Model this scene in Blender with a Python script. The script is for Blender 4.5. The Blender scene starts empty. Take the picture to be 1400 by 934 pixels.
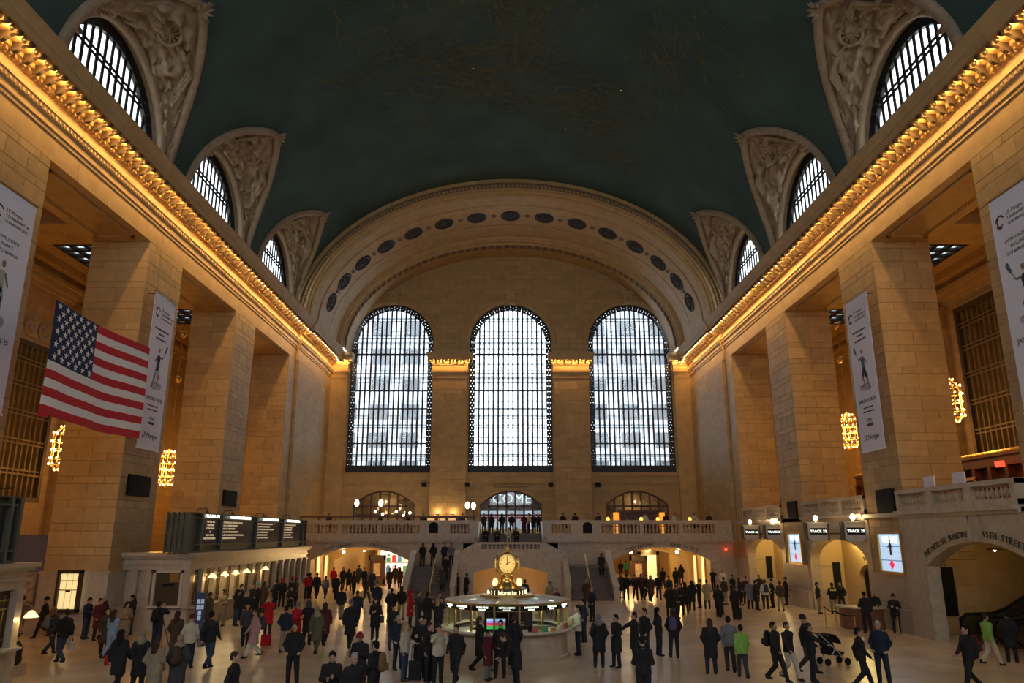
import bpy, bmesh, math, random
import numpy as np
from math import sin, cos, pi, radians, sqrt, atan2
from mathutils import Vector, Matrix

random.seed(7)
SC = bpy.context.scene
COL = SC.collection

# ------------------------------------------------------------------ camera
PITCH = math.atan(264 / 1020)
cd = bpy.data.cameras.new('camera')
cam = bpy.data.objects.new('camera', cd)
COL.objects.link(cam)
cam.location = (0, 0, 4.4)
cam.rotation_euler = (pi / 2 + PITCH, 0, 0)
cd.sensor_width = 36
cd.lens = 36 * 1020 / 1400
cd.shift_x = 2 / 1400
cd.clip_end = 400
SC.camera = cam
SC.render.resolution_x, SC.render.resolution_y = 1400, 934

# ------------------------------------------------------------------ world / exposure
W = bpy.data.worlds.new('overcast')
SC.world = W
W.use_nodes = True
bg = W.node_tree.nodes['Background']
bg.inputs[0].default_value = (0.86, 0.94, 1.0, 1)
bg.inputs[1].default_value = 5.4
SC.view_settings.view_transform = 'Standard'
SC.view_settings.look = 'None'
SC.view_settings.gamma = 1
SC.view_settings.use_curve_mapping = False
SC.view_settings.exposure = 0.0
SC.cycles.use_denoising = True
SC.cycles.max_bounces = 6
SC.cycles.diffuse_bounces = 3
SC.cycles.glossy_bounces = 3
SC.cycles.transparent_max_bounces = 12
SC.cycles.sample_clamp_indirect = 4.0
SC.cycles.caustics_reflective = False
SC.cycles.caustics_refractive = False

LAMP = 1.0          # overall level of the warm lamps


# ------------------------------------------------------------------ materials
def mat(name, col, rough=0.6, metal=0.0, noise=0.0, nscale=2.0, bump=0.0, bscale=30.0, emit=None, est=0.0, rand=0.0, spec=0.5, brick=None, col2=None, stretch=(1, 1, 1)):
    m = bpy.data.materials.new(name)
    m.use_nodes = True
    nt = m.node_tree
    N, L = nt.nodes, nt.links
    b = N['Principled BSDF']
    b.inputs['Roughness'].default_value = rough
    b.inputs['Metallic'].default_value = metal
    b.inputs['Specular IOR Level'].default_value = spec
    b.inputs['Base Color'].default_value = (*col, 1)
    src = None
    geo = N.new('ShaderNodeNewGeometry')
    mp = N.new('ShaderNodeMapping')
    mp.inputs['Scale'].default_value = stretch
    L.new(geo.outputs['Position'], mp.inputs['Vector'])
    if noise or col2:
        t = N.new('ShaderNodeTexNoise')
        t.inputs['Scale'].default_value = nscale
        t.inputs['Detail'].default_value = 5
        L.new(mp.outputs[0], t.inputs['Vector'])
        r = N.new('ShaderNodeValToRGB')
        c2 = col2 if col2 else tuple(c * (1 - noise) for c in col)
        c1 = col if col2 else tuple(min(1, c * (1 + noise)) for c in col)
        r.color_ramp.elements[0].color = (*c2, 1)
        r.color_ramp.elements[1].color = (*c1, 1)
        r.color_ramp.elements[0].position = 0.3
        r.color_ramp.elements[1].position = 0.7
        L.new(t.outputs['Fac'], r.inputs['Fac'])
        src = r.outputs['Color']
    if brick:
        bt = N.new('ShaderNodeTexBrick')
        bt.inputs['Scale'].default_value = 1.0
        bt.inputs['Brick Width'].default_value = brick[0]
        bt.inputs['Row Height'].default_value = brick[1]
        bt.inputs['Mortar Size'].default_value = 0.012
        bt.inputs['Color1'].default_value = (1, 1, 1, 1)
        bt.inputs['Color2'].default_value = (0.82, 0.82, 0.82, 1)
        bt.inputs['Mortar'].default_value = (0.6, 0.6, 0.6, 1)
        sx = N.new('ShaderNodeSeparateXYZ')
        cx = N.new('ShaderNodeCombineXYZ')
        ad = N.new('ShaderNodeMath')
        ad.operation = 'ADD'
        L.new(geo.outputs['Position'], sx.inputs[0])
        L.new(sx.outputs[0], ad.inputs[0])
        L.new(sx.outputs[1], ad.inputs[1])
        L.new(ad.outputs[0], cx.inputs[0])
        L.new(sx.outputs[2], cx.inputs[1])
        L.new(cx.outputs[0], bt.inputs['Vector'])
        mx = N.new('ShaderNodeMix')
        mx.data_type = 'RGBA'
        mx.blend_type = 'MULTIPLY'
        mx.inputs[0].default_value = 1
        if src:
            L.new(src, mx.inputs[6])
        else:
            mx.inputs[6].default_value = (*col, 1)
        L.new(bt.outputs['Color'], mx.inputs[7])
        src = mx.outputs[2]
    if rand:
        oi = N.new('ShaderNodeObjectInfo')
        mr = N.new('ShaderNodeMapRange')
        mr.inputs['To Min'].default_value = 1 - rand
        mr.inputs['To Max'].default_value = 1 + rand
        L.new(oi.outputs['Random'], mr.inputs['Value'])
        hs = N.new('ShaderNodeHueSaturation')
        L.new(mr.outputs[0], hs.inputs['Value'])
        if src:
            L.new(src, hs.inputs['Color'])
        else:
            hs.inputs['Color'].default_value = (*col, 1)
        src = hs.outputs[0]
    if src:
        L.new(src, b.inputs['Base Color'])
    if bump:
        t2 = N.new('ShaderNodeTexNoise')
        t2.inputs['Scale'].default_value = bscale
        t2.inputs['Detail'].default_value = 4
        L.new(mp.outputs[0], t2.inputs['Vector'])
        bp = N.new('ShaderNodeBump')
        bp.inputs['Strength'].default_value = bump
        bp.inputs['Distance'].default_value = 0.05
        L.new(t2.outputs['Fac'], bp.inputs['Height'])
        L.new(bp.outputs[0], b.inputs['Normal'])
    if emit:
        b.inputs['Emission Color'].default_value = (*emit, 1)
        b.inputs['Emission Strength'].default_value = est
    return m


def glass(name, tint=(0.8, 0.88, 0.92), gloss=0.08, frost=0.0):
    m = bpy.data.materials.new(name)
    m.use_nodes = True
    nt = m.node_tree
    N, L = nt.nodes, nt.links
    N.remove(N['Principled BSDF'])
    out = N['Material Output']
    tr = N.new('ShaderNodeBsdfTransparent')
    oi = N.new('ShaderNodeObjectInfo')
    hs = N.new('ShaderNodeHueSaturation')
    mr = N.new('ShaderNodeMapRange')
    mr.inputs['To Min'].default_value = 0.72
    mr.inputs['To Max'].default_value = 1.1
    L.new(oi.outputs['Random'], mr.inputs['Value'])
    L.new(mr.outputs[0], hs.inputs['Value'])
    hs.inputs['Color'].default_value = (*tint, 1)
    L.new(hs.outputs[0], tr.inputs['Color'])
    gl = N.new('ShaderNodeBsdfGlossy')
    gl.inputs['Roughness'].default_value = 0.05
    mx = N.new('ShaderNodeMixShader')
    mx.inputs[0].default_value = gloss
    L.new(tr.outputs[0], mx.inputs[1])
    L.new(gl.outputs[0], mx.inputs[2])
    last = mx
    if frost:
        df = N.new('ShaderNodeBsdfTranslucent')
        df.inputs['Color'].default_value = (*tint, 1)
        m2 = N.new('ShaderNodeMixShader')
        m2.inputs[0].default_value = frost
        L.new(mx.outputs[0], m2.inputs[1])
        L.new(df.outputs[0], m2.inputs[2])
        last = m2
    L.new(last.outputs[0], out.inputs[0])
    return m


M = {}
STONE = (0.455, 0.298, 0.130)
M['stone'] = mat('buff_stone', STONE, 0.62, noise=0.12, nscale=1.3, bump=0.12, bscale=14)
M['block'] = mat('buff_stone_block', STONE, 0.6, noise=0.10, nscale=2.2, bump=0.15, bscale=18, rand=0.12)
M['ashlar'] = mat('buff_ashlar', STONE, 0.62, noise=0.1, nscale=1.6, bump=0.12, bscale=14, brick=(1.5, 0.54))
M['plaster'] = mat('relief_plaster', (0.30, 0.218, 0.145), 0.75, noise=0.18, nscale=3, bump=0.25, bscale=8)
M['marble'] = mat('pinkish_marble', (0.47, 0.38, 0.29), 0.28, noise=0.14, nscale=3.5, bump=0.02)
M['marble_light'] = mat('pale_marble', (0.56, 0.50, 0.42), 0.25, noise=0.08, nscale=4)
M['floor'] = mat('polished_floor_marble', (0.67, 0.50, 0.34), 0.27, noise=0.16, nscale=0.55, bump=0.015, bscale=3, spec=0.6)
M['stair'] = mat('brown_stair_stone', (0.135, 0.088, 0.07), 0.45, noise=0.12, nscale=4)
M['vault'] = mat('teal_ceiling_paint', (0.050, 0.088, 0.082), 0.8, noise=0.22, nscale=0.25, spec=0.2)
M['goldpaint'] = mat('gold_line_paint', (0.088, 0.094, 0.056), 0.7, noise=0.3, nscale=2, spec=0.2)
M['gold'] = mat('gilded_brass', (0.95, 0.66, 0.22), 0.28, metal=1.0)
M['brass'] = mat('aged_brass', (0.55, 0.40, 0.17), 0.35, metal=1.0)
M['bronze'] = mat('dark_bronze', (0.10, 0.075, 0.05), 0.45, metal=0.6)
M['iron'] = mat('black_iron', (0.018, 0.018, 0.022), 0.5, metal=0.2)
M['bracket'] = mat('shade_painted_bracket_stone', (0.075, 0.048, 0.028), 0.7)  # backlit shade of the cornice modillions put into this dark colour
M['boardgreen'] = mat('olive_metal', (0.10, 0.105, 0.085), 0.45, metal=0.4)
M['black'] = mat('matt_black', (0.008, 0.008, 0.010), 0.7, spec=.2)
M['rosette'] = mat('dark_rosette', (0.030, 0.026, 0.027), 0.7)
M['bronzebar'] = mat('bronze_bar', (0.17, 0.115, 0.05), 0.5, metal=0.2)
M['band'] = mat('brown_ornament_band', (0.20, 0.135, 0.085), 0.8, noise=.35, nscale=5)
M['wood'] = mat('dark_red_wood', (0.10, 0.032, 0.016), 0.4, noise=0.25, nscale=6, stretch=(1, 1, .15))
M['white'] = mat('white_print', (0.84, 0.81, 0.94), 0.75)
M['ink'] = mat('dark_ink', (0.05, 0.055, 0.075), 0.7)
M['engrave'] = mat('engraved_letter', (0.085, 0.06, 0.04), 0.7)
M['red'] = mat('red_cloth', (0.62, 0.02, 0.035), 0.8)
M['flagwhite'] = mat('white_cloth', (0.93, 0.90, 0.86), 0.8)
M['flagblue'] = mat('navy_cloth', (0.018, 0.028, 0.10), 0.8)
M['bulb'] = mat('lamp_glow', (1, .8, .5), 0.5, emit=(1.0, 0.55, 0.15), est=720 * LAMP)
M['chandbulb'] = mat('chandelier_glow', (1, .8, .5), 0.5, emit=(1.0, 0.60, 0.22), est=15 * LAMP)
M['globe'] = mat('opal_globe_glow', (1, .9, .7), 0.5, emit=(1.0, 0.83, 0.55), est=9 * LAMP)
M['clockface'] = mat('lit_clock_dial', (.5, .35, .1), 0.5, emit=(1.0, 0.62, 0.17), est=0.85)
M['boothglobe'] = mat('booth_globe_glow', (1, .8, .5), 0.5, emit=(1.0, 0.66, 0.26), est=2.0)
M['signlit'] = mat('lit_sign_white', (1, 1, .9), 0.5, emit=(0.93, 1.0, 0.86), est=1.9)
M['signwarm'] = mat('lit_sign_warm', (1, .9, .6), 0.5, emit=(1.0, 0.82, 0.45), est=1.7)
M['ledtext'] = mat('board_letters_glow', (1, .9, .7), 0.5, emit=(1.0, 0.74, 0.44), est=0.36)
M['screen'] = mat('screen_glow_blue', (.6, .8, 1), 0.4, emit=(0.47, 0.66, 0.90), est=0.85)
M['screenred'] = mat('screen_glow_red', (1, .1, .2), 0.4, emit=(0.75, 0.03, 0.12), est=0.8)
M['screengreen'] = mat('screen_glow_green', (.1, .8, .2), 0.4, emit=(0.03, 0.50, 0.06), est=0.8)
M['screenviolet'] = mat('screen_glow_violet', (.4, .3, 1), 0.4, emit=(0.30, 0.26, 0.95), est=0.9)
M['screendark'] = mat('dark_screen', (0.012, 0.012, 0.02), 0.2, emit=(0.02, 0.018, 0.02), est=0.1)
M['exitred'] = mat('exit_sign_glow', (1, .1, .05), 0.4, emit=(1.0, 0.06, 0.03), est=1.6)
M['redlight'] = mat('red_beacon_glow', (1, .05, .02), 0.4, emit=(1.0, 0.03, 0.01), est=14)
M['litwindow'] = mat('lit_office_window', (1, .9, .5), 0.5, emit=(1.0, 0.80, 0.36), est=0.75)
M['shoplit'] = mat('shop_display_glow', (1, .9, .8), 0.5, noise=.5, nscale=1.6, emit=(1.0, 0.86, 0.68), est=1.3)
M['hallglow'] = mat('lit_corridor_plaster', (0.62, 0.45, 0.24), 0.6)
M['amber'] = mat('amber_panel_glow', (1, .5, .1), 0.5, emit=(1.0, 0.36, 0.03), est=0.9)
M['pane'] = glass('window_glass', (0.84, 0.89, 0.92), 0.015, 0.25)
M['skypane'] = glass('skylight_glass', (0.40, 0.42, 0.42), 0.01, 0.0)
M['pane_dim'] = mat('bronze_window_glass', (0.20, 0.135, 0.06), 0.25, noise=.4, nscale=.9, rand=.25)
M['clear'] = glass('booth_glass', (0.93, 0.95, 0.93), 0.07)
M['facade'] = mat('grey_facade', (0.62, 0.66, 0.72), 0.8, noise=.2, nscale=.4)


# ------------------------------------------------------------------ helpers
def link(o, parent=None):
    COL.objects.link(o)
    if parent is not None:
        o.parent = parent
    return o


def tag(o, label=None, cat=None, group=None, kind=None):
    if label:
        o['label'] = label
    if cat:
        o['category'] = cat
    if group:
        o['group'] = group
    if kind:
        o['kind'] = kind
    return o


def thing(name, loc=(0, 0, 0), rz=0.0, label=None, cat=None, group=None, kind=None):
    o = bpy.data.objects.new(name, None)
    o.empty_display_size = 0.2
    link(o)
    o.location = loc
    o.rotation_euler = (0, 0, rz)
    return tag(o, label, cat, group, kind)


def inst(name, mesh, parent=None, loc=(0, 0, 0), rot=(0, 0, 0), scale=None):
    o = bpy.data.objects.new(name, mesh)
    link(o, parent)
    o.location = loc
    o.rotation_euler = rot
    if scale:
        o.scale = scale
    return o


class MB:
    def __init__(self):
        self.v, self.f = [], []

    def add(self, vs, fs):
        n = len(self.v)
        self.v.extend(vs)
        self.f.extend([tuple(i + n for i in f) for f in fs])
        return self

    def box(self, x0, x1, y0, y1, z0, z1):
        return self.add([(x0, y0, z0), (x1, y0, z0), (x1, y1, z0), (x0, y1, z0), (x0, y0, z1), (x1, y0, z1), (x1, y1, z1), (x0, y1, z1)],
                        [(0, 3, 2, 1), (4, 5, 6, 7), (0, 1, 5, 4), (1, 2, 6, 5), (2, 3, 7, 6), (3, 0, 4, 7)])

    def cbox(self, x0, x1, y0, y1, z0, z1, c=0.02):
        # box with chamfered vertical edges and top
        p = [(x0 + c, y0), (x1 - c, y0), (x1, y0 + c), (x1, y1 - c), (x1 - c, y1), (x0 + c, y1), (x0, y1 - c), (x0, y0 + c)]
        return self.extrude(p, z0, z1)

    def extrude(self, poly, z0, z1):
        n = len(poly)
        vs = [(x, y, z0) for x, y in poly] + [(x, y, z1) for x, y in poly]
        fs = [tuple(range(n - 1, -1, -1)), tuple(range(n, 2 * n))] + [(i, (i + 1) % n, n + (i + 1) % n, n + i) for i in range(n)]
        return self.add(vs, fs)

    def sweep(self, prof, path, closed=True, cap=True):
        # prof: list of (a,b); path: list of functions giving a point from (a,b)
        n = len(prof)
        vs, fs = [], []
        for fn in path:
            vs += [fn(a, b) for a, b in prof]
        m = n if closed else n - 1
        for k in range(len(path) - 1):
            for i in range(m):
                j = (i + 1) % n
                fs.append((k * n + i, k * n + j, (k + 1) * n + j, (k + 1) * n + i))
        if cap and closed:
            fs.append(tuple(range(n - 1, -1, -1)))
            fs.append(tuple((len(path) - 1) * n + i for i in range(n)))
        return self.add(vs, fs)

    def lathe(self, prof, n=16, c=(0, 0, 0), a0=0.0, a1=2 * pi):
        full = abs(a1 - a0 - 2 * pi) < 1e-6
        k = n if full else n + 1
        vs, fs = [], []
        for r, z in prof:
            for i in range(k):
                a = a0 + (a1 - a0) * i / n
                vs.append((c[0] + r * cos(a), c[1] + r * sin(a), c[2] + z))
        for j in range(len(prof) - 1):
            for i in range(n):
                i2 = (i + 1) % k
                fs.append((j * k + i, j * k + i2, (j + 1) * k + i2, (j + 1) * k + i))
        return self.add(vs, fs)

    def sphere(self, c, r, n=10, m=6, sc=(1, 1, 1)):
        prof = [(max(1e-4, r * sin(pi * i / m)), -r * cos(pi * i / m)) for i in range(m + 1)]
        s = len(self.v)
        self.lathe(prof, n)
        for i in range(s, len(self.v)):
            x, y, z = self.v[i]
            self.v[i] = (c[0] + x * sc[0], c[1] + y * sc[1], c[2] + z * sc[2])
        return self

    def tube(self, pts, r, n=6, cap=True):
        P = [Vector(p) for p in pts]
        vs, fs = [], []
        up = Vector((0, 0, 1))
        u = None
        for i, p in enumerate(P):
            d = (P[min(i + 1, len(P) - 1)] - P[max(i - 1, 0)]).normalized()
            if u is not None:
                u = u - d * u.dot(d)
            if u is None or u.length < 1e-4:
                u = d.cross(up if abs(d.dot(up)) < 0.95 else Vector((1, 0, 0)))
            u = u.normalized()
            w = d.cross(u)
            rr = r[i] if isinstance(r, (list, tuple)) else r
            for k in range(n):
                a = 2 * pi * k / n
                q = p + u * (rr * cos(a)) + w * (rr * sin(a))
                vs.append(tuple(q))
        for i in range(len(P) - 1):
            for k in range(n):
                k2 = (k + 1) % n
                fs.append((i * n + k, i * n + k2, (i + 1) * n + k2, (i + 1) * n + k))
        if cap:
            fs.append(tuple(range(n)))
            fs.append(tuple((len(P) - 1) * n + k for k in range(n - 1, -1, -1)))
        return self.add(vs, fs)

    def strip(self, us, bot, top, t0, t1, axis='x'):
        # solid wall along u with varying lower and upper edge, from depth t0 to t1
        P = (lambda u, t, z: (u, t, z)) if axis == 'x' else (lambda u, t, z: (t, u, z))
        vs, fs = [], []
        for u in us:
            b, t = bot(u), top(u)
            vs += [P(u, t0, b), P(u, t0, t), P(u, t1, t), P(u, t1, b)]
        n = len(us)
        for i in range(n - 1):
            for k in range(4):
                k2 = (k + 1) % 4
                fs.append((4 * i + k, 4 * i + k2, 4 * (i + 1) + k2, 4 * (i + 1) + k))
        fs.append((0, 1, 2, 3))
        fs.append((4 * (n - 1) + 3, 4 * (n - 1) + 2, 4 * (n - 1) + 1, 4 * (n - 1)))
        return self.add(vs, fs)

    def mesh(self, name, material, smooth=False):
        me = bpy.data.meshes.new(name)
        me.from_pydata(self.v, [], self.f)
        if len(self.f) < 60000:
            bm = bmesh.new()
            bm.from_mesh(me)
            bmesh.ops.recalc_face_normals(bm, faces=bm.faces)
            bm.to_mesh(me)
            bm.free()
        if material is not None:
            me.materials.append(material)
        if smooth:
            me.shade_smooth()
        me.update()
        return me

    def build(self, name, material, parent=None, smooth=False, loc=(0, 0, 0), rot=(0, 0, 0)):
        return inst(name, self.mesh(name, material, smooth), parent, loc, rot)


def lin(a, b, n):
    return [a + (b - a) * i / (n - 1) for i in range(n)]


def arch_fn(c, hw, spring, crown):
    # segmental (elliptical) arch lower edge; inside half width hw the opening reaches it
    def f(u):
        k = (u - c) / hw
        return spring + (crown - spring) * sqrt(max(0.0, 1 - k * k))
    return f


_textcache = {}


def text_mesh(body, size, mat_, extrude=0.01, align='CENTER'):
    key = (body, size, mat_.name, extrude, align)
    if key in _textcache:
        return _textcache[key]
    cu = bpy.data.curves.new('lettering', 'FONT')
    cu.body = body
    cu.size = size
    cu.align_x = align
    cu.align_y = 'CENTER'
    cu.extrude = extrude
    cu.resolution_u = 2
    o = bpy.data.objects.new('lettering_source', cu)
    me = bpy.data.meshes.new_from_object(o)
    bpy.data.objects.remove(o)
    me.materials.clear()
    me.materials.append(mat_)
    me.name = 'lettering'
    _textcache[key] = me
    return me


def text(body, size, mat_, parent, loc, rz=0.0, sx=1.0, extrude=0.01, name='lettering', align='CENTER'):
    me = text_mesh(body, size, mat_, extrude, align)
    return inst(name, me, parent, loc, (pi / 2, 0, rz), (sx, 1, 1))


def arc_text(body, size, mat_, parent, centre, plane_t, crown_z, radius, axis, rz, spread, name='lettering', a_mid=0.0):
    # letters set one by one along an arc above an arch; joined into one lettering mesh
    out = bpy.data.meshes.new('lettering')
    bm = bmesh.new()
    step = spread / max(1, len(body) - 1)
    for i, ch in enumerate(body):
        if ch == ' ':
            continue
        a = a_mid + (i - (len(body) - 1) / 2) * step
        me = text_mesh(ch, size, mat_, 0.01)
        mt = Matrix.Translation((radius * sin(a), 0, crown_z - radius + radius * cos(a))) @ Matrix.Rotation(a, 4, 'Y') @ Matrix.Rotation(pi / 2, 4, 'X')
        tmp = me.copy()
        tmp.transform(mt)
        bm.from_mesh(tmp)
        bpy.data.meshes.remove(tmp)
    bm.to_mesh(out)
    bm.free()
    out.materials.append(mat_)
    loc = (centre, plane_t, 0) if axis == 'x' else (plane_t, centre, 0)
    return inst(name, out, parent, loc, (0, 0, rz))


# ------------------------------------------------------------------ stone facing
_slab = {}


def slab_mesh(w, h, d=0.05, g=0.009, c=0.015):
    key = (round(w, 3), round(h, 3))
    if key in _slab:
        return _slab[key]
    x, z = w / 2 - g / 2, h / 2 - g / 2
    vs = [(-x, d, -z), (x, d, -z), (x, d, z), (-x, d, z), (-x, c, -z), (x, c, -z), (x, c, z), (-x, c, z),
          (-x + c, 0, -z + c), (x - c, 0, -z + c), (x - c, 0, z - c), (-x + c, 0, z - c)]
    fs = [(0, 1, 5, 4), (1, 2, 6, 5), (2, 3, 7, 6), (3, 0, 4, 7), (4, 5, 9, 8), (5, 6, 10, 9), (6, 7, 11, 10), (7, 4, 8, 11), (8, 9, 10, 11)]
    m = MB().add(vs, fs).mesh('stone_block', M['block'])
    _slab[key] = m
    return m


def courses(z0, z1, big=0.74, small=0.37):
    out, z, k = [], z0, 0
    n = max(1, round((z1 - z0) / (big + small)))
    s = (z1 - z0) / (n * (big + small))
    for i in range(n):
        out.append((z, z + big * s))
        out.append((z + big * s, z + (big + small) * s))
        z += (big + small) * s
    return out


def face_blocks(parent, axis, at, facing, u0, u1, z0, z1, bw=1.3):
    # axis 'y': a face at Y=at looking towards -Y ; axis 'x': a face at X=at looking towards facing*X
    rz = 0.0 if axis == 'y' else (pi / 2 if facing > 0 else -pi / 2)
    n = max(1, round((u1 - u0) / bw))
    w = (u1 - u0) / n
    for k, (a, b) in enumerate(courses(z0, z1)):
        h = b - a
        if k % 2 == 0:
            cells = [(u0 + i * w, u0 + (i + 1) * w) for i in range(n)]
        else:
            cells = [(u0, u0 + w / 2)] + [(u0 + w / 2 + i * w, u0 + w / 2 + (i + 1) * w) for i in range(n - 1)] + [(u1 - w / 2, u1)]
        for (p, q) in cells:
            me = slab_mesh(q - p, h)
            u, z = (p + q) / 2, (a + b) / 2
            off = random.uniform(-0.004, 0.004)
            loc = (u, at + off, z) if axis == 'y' else (at + off, u, z)
            inst('stone_block', me, parent, loc, (0, 0, rz))

# ================================================================== THE SETTING
PIL = [(23.35, 27.25), (35.85, 39.75), (48.25, 52.15), (60.7, 75.0)]
HX = 18.5                 # face of the pillars
OX = 29.5                 # outer wall of the side halls

# ---- floor
fl = MB()
fl.box(-31, 31, -9, 96, -0.4, 0)
o = fl.build('floor', M['floor'])
tag(o, 'polished tan marble concourse floor', 'floor', kind='structure')

# ---- pillars
PNAMES = ['in front of the near banner', 'carrying the second banner from the camera', 'between the second and third openings', 'broad corner pier beside the far windows']


def pillar(side, k):
    y0, y1 = PIL[k]
    sname = 'flag' if side < 0 else 'escalator'
    t = thing('pillar', (0, 0, 0), 0, 'tall buff stone pillar on the %s side, %s' % (sname, PNAMES[k]), 'pillar', 'stone pillars', 'structure')
    c = MB()
    x0, x1 = sorted((side * (HX + .05), side * 21.5))
    c.box(x0, x1, y0 + .05, y1, 0, 19.0)
    c.build('pillar_core', M['ashlar'] if k == 3 else M['stone'], t)
    zb = 2.75 if side < 0 else 2.55
    if k == 3:
        f = MB()
        xa, xb = sorted((side * (HX - .02), side * (HX + .06)))
        f.box(xa, xb, 60.7, 62.6, zb, 19.0)
        xa, xb = sorted((side * (HX - .22), side * (HX + .06)))
        f.box(xa, xb, 62.9, 72.6, zb, 19.0)
        xa, xb = sorted((side * (HX - .05), side * (HX + .06)))
        f.box(xa, xb, 72.9, 75.0, zb, 19.0)
        f.build('pilaster_shaft', M['ashlar'], t)
    else:
        face_blocks(t, 'x', side * HX, -side, y0, y1, zb, 19.0, 1.3)
    if k > 0:
        a, b = sorted((side * HX, side * 21.5))
        face_blocks(t, 'y', y0, 0, a, b, zb, 19.0, 1.5)
        if side > 0 and k == 1:
            face_blocks(t, 'y', y0, 0, a + .4, b + .35, 0, zb, 1.5)
    # marble dado and plinth
    d = MB()
    for (e, z0, z1) in ((.30, 0, .95), (.34, .95, 1.03), (.22, 1.03, 1.12), (.08, 1.12, zb - .1), (.13, zb - .1, zb + .02)):
        xa, xb = sorted((side * (HX - e), side * (21.5 + e)))
        near = (y0 + .03) if (side > 0 and k == 1) else y0 - e
        d.box(xa, xb, near, y1 + (e if k < 3 else 0), z0, z1)
    d.build('plinth', M['marble'], t)
    return t


PILLARS = {(s, k): pillar(s, k) for s in (-1, 1) for k in range(4)}
# plain pillars behind the viewpoint close the arcade
for s in (-1, 1):
    for (y0, y1) in ((10.9, 14.8), (-1.5, 2.4)):
        p = MB()
        xa, xb = sorted((s * HX, s * 21.5))
        p.box(xa, xb, y0, y1, 0, 19)
        o = p.build('pillar', M['ashlar'])
        tag(o, 'plain stone pillar behind the viewpoint', 'pillar', 'pillars behind the viewpoint', 'structure')

# ---- entablature with cornice, one per side
CPROF = [(-3, 19.0), (0, 19.0), (0, 19.95), (.06, 19.98), (.06, 20.12), (.12, 20.16), (.12, 20.42), (.2, 20.5), (.26, 20.7), (.3, 20.72), (.3, 20.84), (.06, 20.9),
         (.06, 21.35), (.12, 21.38), (.2, 21.5), (.38, 21.56), (.38, 21.74), (1.2, 21.74), (1.2, 22.05), (1.28, 22.1), (1.32, 22.2), (1.5, 22.42), (1.5, 22.52), (.3, 22.7), (-3, 22.7)]

mod = MB()
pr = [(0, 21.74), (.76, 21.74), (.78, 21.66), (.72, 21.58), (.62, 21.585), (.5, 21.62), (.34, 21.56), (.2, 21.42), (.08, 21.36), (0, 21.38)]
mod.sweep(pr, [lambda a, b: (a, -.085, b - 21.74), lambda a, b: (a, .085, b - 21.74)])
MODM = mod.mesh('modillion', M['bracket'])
lb = MB().sphere((-.02, 0, -.13), .045, 8, 5)
BULBM = lb.mesh('bulb', M['bulb'])
ld = MB().lathe([(.012, -.25), (.06, -.235), (.10, -.19), (.115, -.13), (.10, -.07), (.07, -.03), (.05, 0)], 10, (0, 0, 0), -pi * .56, pi * .56)
DISHM = ld.mesh('gilded_dish', M['gold'])


def cornice_lamp(loc, label, group, rz=0.0):
    t = thing('cornice_lamp', loc, rz, label, 'lamp', group)
    inst('gilded_dish', DISHM, t)
    inst('bulb', BULBM, t)


for s in (-1, 1):
    nm = 'wall_left' if s < 0 else 'wall_right'
    side = 'flag' if s < 0 else 'escalator'
    t = thing(nm, (0, 0, 0), 0, 'long stone entablature and cornice above the %s side arcade' % side, 'wall', kind='structure')
    m = MB()
    for (ya, yb, e) in ((-8.5, 62.7, 0), (62.7, 72.8, .17), (72.8, 75.2, 0.03)):
        m.sweep(CPROF, [lambda a, b, y=ya, e=e: (s * (HX - a - (e if a >= 0 else 0)), y, b), lambda a, b, y=yb, e=e: (s * (HX - a - (e if a >= 0 else 0)), y, b)])
    m.build('cornice', M['stone'], t)
    # dentils, beads : too small to pick apart
    m = MB()
    y = 20.0
    while y < 75:
        e = .17 if 62.7 < y < 72.8 else 0
        a, b = sorted((s * (HX - .12 - e), s * (HX - .30 - e)))
        m.box(a, b, y, y + .13, 21.38, 21.52)
        a, b = sorted((s * (HX - 1.2 - e), s * (HX - 1.27 - e)))
        m.box(a, b, y + .05, y + .2, 22.12, 22.22)
        a, b = sorted((s * (HX - .2 - e), s * (HX - .26 - e)))
        m.box(a, b, y, y + .1, 20.52, 20.66)
        y += .26
    o = m.build('dentil_course', M['stone'], t)
    o['kind'] = 'stuff'
    # brackets and the lamps between them
    y = 19.5
    while y < 74.6:
        e = .17 if 62.7 < y < 72.8 else 0
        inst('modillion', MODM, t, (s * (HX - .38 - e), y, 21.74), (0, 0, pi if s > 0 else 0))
        cornice_lamp((s * (HX - 1.0 - e), y + .34, 21.74), 'small glowing bulb in a gilded dish under the %s side cornice' % side, '%s side cornice bulbs' % side, 0 if s < 0 else pi)
        y += .685
    # recessed soffit frames over the openings
    for k in range(-1, 4):
        ya = (PIL[k][1] if k >= 0 else 14.8)
        yb = (PIL[k + 1][0] if k + 1 < 4 else 60.7)
        if k == 3:
            continue
        f = MB()
        x0, x1 = 19.0, 21.0
        for (p0, p1, q0, q1) in ((x0, x0 + .18, ya + .7, yb - .7), (x1 - .18, x1, ya + .7, yb - .7), (x0, x1, ya + .7, ya + .88), (x0, x1, yb - .88, yb - .7)):
            a, b = sorted((s * p0, s * p1))
            f.box(a, b, q0, q1, 18.90, 19.02)
        for (p0, p1, q0, q1) in ((x0 + .18, x0 + .26, ya + .88, yb - .88), (x1 - .26, x1 - .18, ya + .88, yb - .88)):
            a, b = sorted((s * p0, s * p1))
            f.box(a, b, q0, q1, 18.95, 19.02)
        f.build('soffit_frame', M['stone'], t)

# ---- side halls : outer wall, ceiling, skylights, tall bronze windows
BAYS = [31.55, 44.0, 56.45]


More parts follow.
